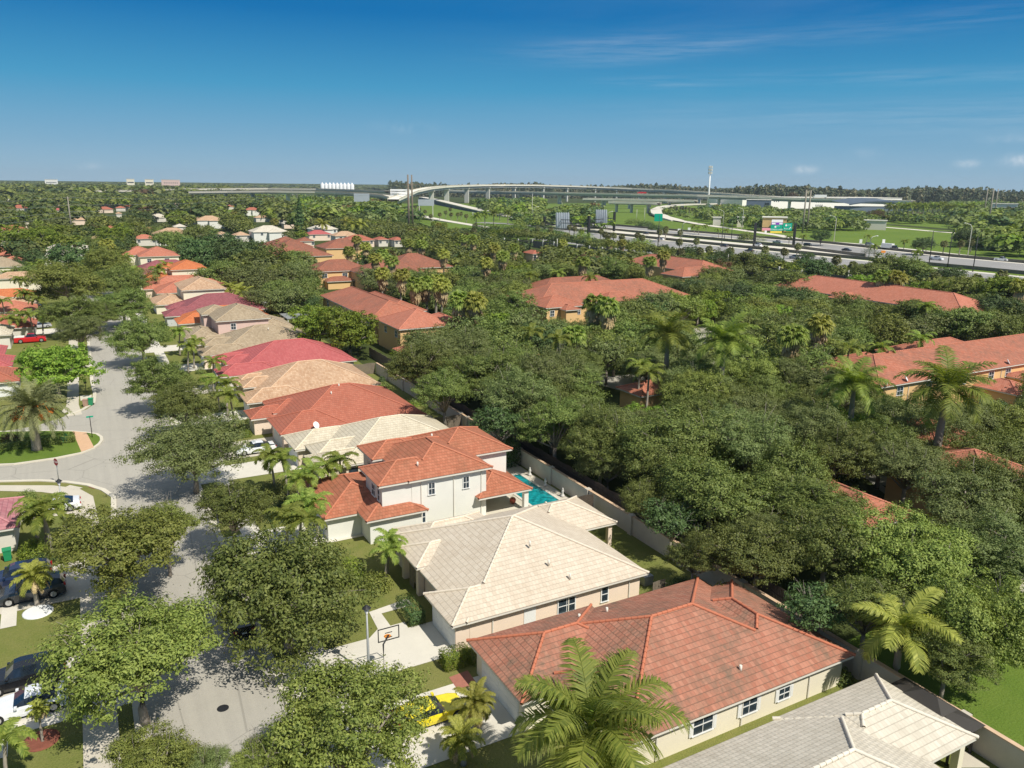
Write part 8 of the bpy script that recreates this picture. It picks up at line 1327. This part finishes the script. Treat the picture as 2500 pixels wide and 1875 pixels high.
for i in range(n): b.poly([(P[i][0],-3,P[i][1]),(P[i+1][0],-3,P[i+1][1]),(P[i+1][0],55,P[i+1][1]+3),(P[i][0],55,P[i][1]+3)],0,None,True); b.poly([(P[i][0],-3,P[i][1]-1.5),(P[i+1][0],-3,P[i+1][1]-1.5),(P[i+1][0],-3,P[i+1][1]),(P[i][0],-3,P[i][1])])
b.build('roof',M['bluewall'],r)
bld('tan building with broad flat roof behind the highway signs','h3',1445,590,1770,510,640,16,M['WALLtan'] if 'WALLtan' in M else WALL['yellow'])
bld('pale flat-roofed building among trees left of the tan one','h3',1100,610,1190,508,700,10,WALL['cream']); bld('small white roofline hidden in trees by the outer ramp','h3',780,540,885,508,720,8,WALL['offwhite'])
bld('white bridge parapet beside the road beyond the green field','h4',640,438,860,400,720,8,WALL['offwhite'],cat='bridge')
bld('long low white roof far right behind the pole trio','h4',1900,262,2150,235,1150,20,WALL['white'])
for x0,x1,yb,yt,d,m,lb in [(485,625,112,82,2900,'white','white far-off building on the left horizon'),(1370,1455,135,76,2700,'cream','left one of two pale cream blocks on the horizon'),(1568,1662,138,80,2700,'cream','right one of two pale cream blocks on the horizon'),(1745,1945,125,84,2900,'pink','pinkish building right of the cream blocks on the horizon')]: bld(lb,'fl',x0,yb,x1,yt,d,40,WALL[m],[(.15+.1*i,z,2.5,3) for i in range(8) for z in (.45,.7)])
q=GD('fm',1670,138,2900); r=empty('tent_roofs',(q[0],q[1],0),-YAW,'long white peaked tent roofs on the horizon left of the flyover','building'); b=MB()
for k in range(9): cx_=-58+k*13.; z=GD('fm',1670,112,2900)[2]; b.lathe((cx_,0,0),[(7.2,0),(7.2,z*.78),(3,z*.9),(.3,z)],8)
b.build('canopy',M['swhite'],r)
for i in range(46):
    f=('fl','fm')[i%2]; X,Y=G(f,rnd.uniform(0,2212),rnd.uniform(150,185) if f=='fm' else rnd.uniform(118,160),0)
# tall conifer
X,Y=G('fm',1260,700,0); X2,Y2,h=hgt('fm',1260,700,1245,275); r=empty('conifer_tree',(X,Y,0),label='tall dark columnar conifer standing among the far houses',cat='tree')
r2=np.random.RandomState(5); n=2600; t=r2.uniform(.02,1,n); rr=(1-t)**.8*3.6+.3; rr=rr*(1+.25*np.sin(t*60)); a=r2.uniform(0,6.28,n); rr*=r2.uniform(.5,1.05,n); c=np.stack([rr*np.cos(a),rr*np.sin(a),t*h],1)
v,q=leaves(r2,c,np.stack([np.cos(a),np.sin(a),np.full(n,.3)],1),.55,asp=.45); mesh_obj('crown',npmesh('conifer_crown',v,q,[M['dark']]),r); b=MB(); b.tube([(0,0,0),(0,0,h*.9)],[.35,.08],8); b.build('trunk',M['bark'],r)
# ---------------------------------------------------------------- haze
hb=MB(); hb.box(-1200,3600,-250,4400,-1.,78.); hz=hb.build('haze',[]); hz['kind']='stuff'
hm=bpy.data.materials.new('haze_air'); hm.use_nodes=True; t=hm.node_tree; t.nodes.clear(); o=t.nodes.new('ShaderNodeOutputMaterial'); v_=t.nodes.new('ShaderNodeVolumePrincipled')
v_.inputs['Color'].default_value=(.80,.91,1,1); v_.inputs['Density'].default_value=HAZE; v_.inputs['Anisotropy'].default_value=.2; t.links.new(v_.outputs[0],o.inputs['Volume']); hz.data.materials.clear(); hz.data.materials.append(hm)
# ---------------------------------------------------------------- labels that tell repeats apart
LMK=[('the bright red end townhouse',900,680),('the long brown-red townhouse roof',780,655),('the dusty red hip roof',720,580),('the arch entrance',1210,665),('the arch-entrance block roof',1300,640),('the half red, half brown roof',1230,605),('the fence-side red-brown roof',1500,590),('the long red roof at right',1900,640),('the terracotta roof at right',2050,780),('the big royal palm at right',2040,840),('the tall bright royal palm',1450,700),('the yellow-speared royal palm',1570,740),('the pale estate road',1360,835),('the pool',1160,1060),('the boundary wall by the pool',1260,1050),('the dark timber fence',1180,970),('the corner of the cream roof',1400,1220),('the stained red roof',1600,1250),('the east end of the stained red roof',1790,1400),('the yellow-green palm at lower right',1960,1370),('the right edge bench',2120,1480),('the cell tower foot',1530,450),('the green exit sign',1600,475),('the gantry signs',1770,490),('the left sign backs',1220,475),('the right sign backs',1300,470),('the twin transmission towers',885,500),('the blue retaining wall',1010,465),('the white warehouse',1750,440),('the dark curved roof hall',1900,440),('the big green field',1950,510),('the three pale poles',2140,450),('the orange work sign',1875,545),('the dark conifer',648,480),('the leaning power pole',152,460),('the pale two-storey far house',600,505),('the far white street car',200,600),('the red pickup',60,730),('the maroon roof',470,680),('the patio cover',610,685),('the vivid orange roof',400,570),('the coral far roof',330,545),('the ivory roof',790,940),('the white two-storey house',930,1030),('the beige mottled roof',650,820),('the pinkish-red roof',600,770),('the tan roof',550,735),('the date palm',75,870),('the mauve roof',20,1100),('the small red roof over the estate',1340,855),('the street end white house',130,545),('the grassy bank',1480,450),('the far brown-red roofs',700,540),('the screen fence',1300,560),('the loop ramp',1430,450),('the cluster of tall fan palms',840,600),('the fan palm pair',1000,660),('the front fan palm pair',1300,680),('the tall palm pair before the long red roof',1930,620),('the shaded oak hollow',1890,1050)]
bpy.context.view_layer.update()
tops=[o for o in col.objects if o.parent is None and o.type in('EMPTY','MESH')]
cand={}
for o in tops:
    if '_auto' in o.keys() or ('group' in o.keys() and o.get('label','')=='' ):
        zc=6.; 
        for c_ in o.children:
            if c_.name.startswith(('crown','fronds')): zc=c_.location[2]+ (6 if c_.name.startswith('fronds') else 0)
        q=proj(o.location[0],o.location[1],zc)
        if q is None: q=(0,0,1)
        kl=o.get('_k','leafy shrub'); best=min(LMK,key=lambda l:(l[1]-q[0])**2+((l[2]-q[1])*1.6)**2)
        dx,dy=q[0]-best[1],q[1]-best[2]; rel=('left of' if dx<0 else 'right of') if abs(dx)>abs(dy)*.9 else ('beyond' if dy<0 else 'in front of')
        cand.setdefault((kl,rel,best[0]),[]).append((dx*dx+dy*dy,o))
SH={'tall royal palm with long drooping fronds':'royal palm','palm with yellow-green arching fronds':'yellow-green palm','small palm with yellowing fronds':'yellowing palm','tall fan palm with a brown skirt of dead leaves':'brown-skirted fan palm','greyish green oak':'greyish oak'}
ORD=['nearest','second nearest','third nearest','fourth nearest','fifth nearest','sixth nearest','seventh nearest','eighth nearest','ninth nearest','tenth nearest','eleventh nearest','twelfth nearest','13th nearest','14th nearest','15th nearest','16th nearest']
for (kl,rel,lm),lst in cand.items():
    lst.sort(key=lambda a:a[0]); k2=SH.get(kl,kl)
    for i,(d_,o) in enumerate(lst):
        s=f"{k2} {rel} {lm}"
        if len(lst)>1: s+=f", {ORD[i]}" if i<16 else ', farther off'
        w_=s.split(); o['label']=' '.join(w_[:16])
# plain repeats that still share a label: order them from the left
byl={}
for o in tops:
    l=o.get('label','')
    if l and 'category' in o.keys(): byl.setdefault(l,[]).append(o)
OL=['leftmost','second from left','third from left','fourth from left','fifth from left','sixth from left','seventh from left','eighth from left','ninth from left','tenth from left','eleventh from left','rightmost']
for l,os_ in byl.items():
    if len(os_)<2 or len(os_)>12 or 'farther off' in l: continue
    os_.sort(key=lambda o:(proj(o.location[0],o.location[1],3) or (0,))[0])
    for i,o in enumerate(os_):
        w=l.split(); o['label']=' '.join(w[:12])+', '+OL[i]; 
        if 'group' not in o.keys(): o['group']='look-alike '+o['category']+'s'
for o in list(bpy.data.objects):
    for k in ('_auto','_k'):
        if k in o.keys(): del o[k]
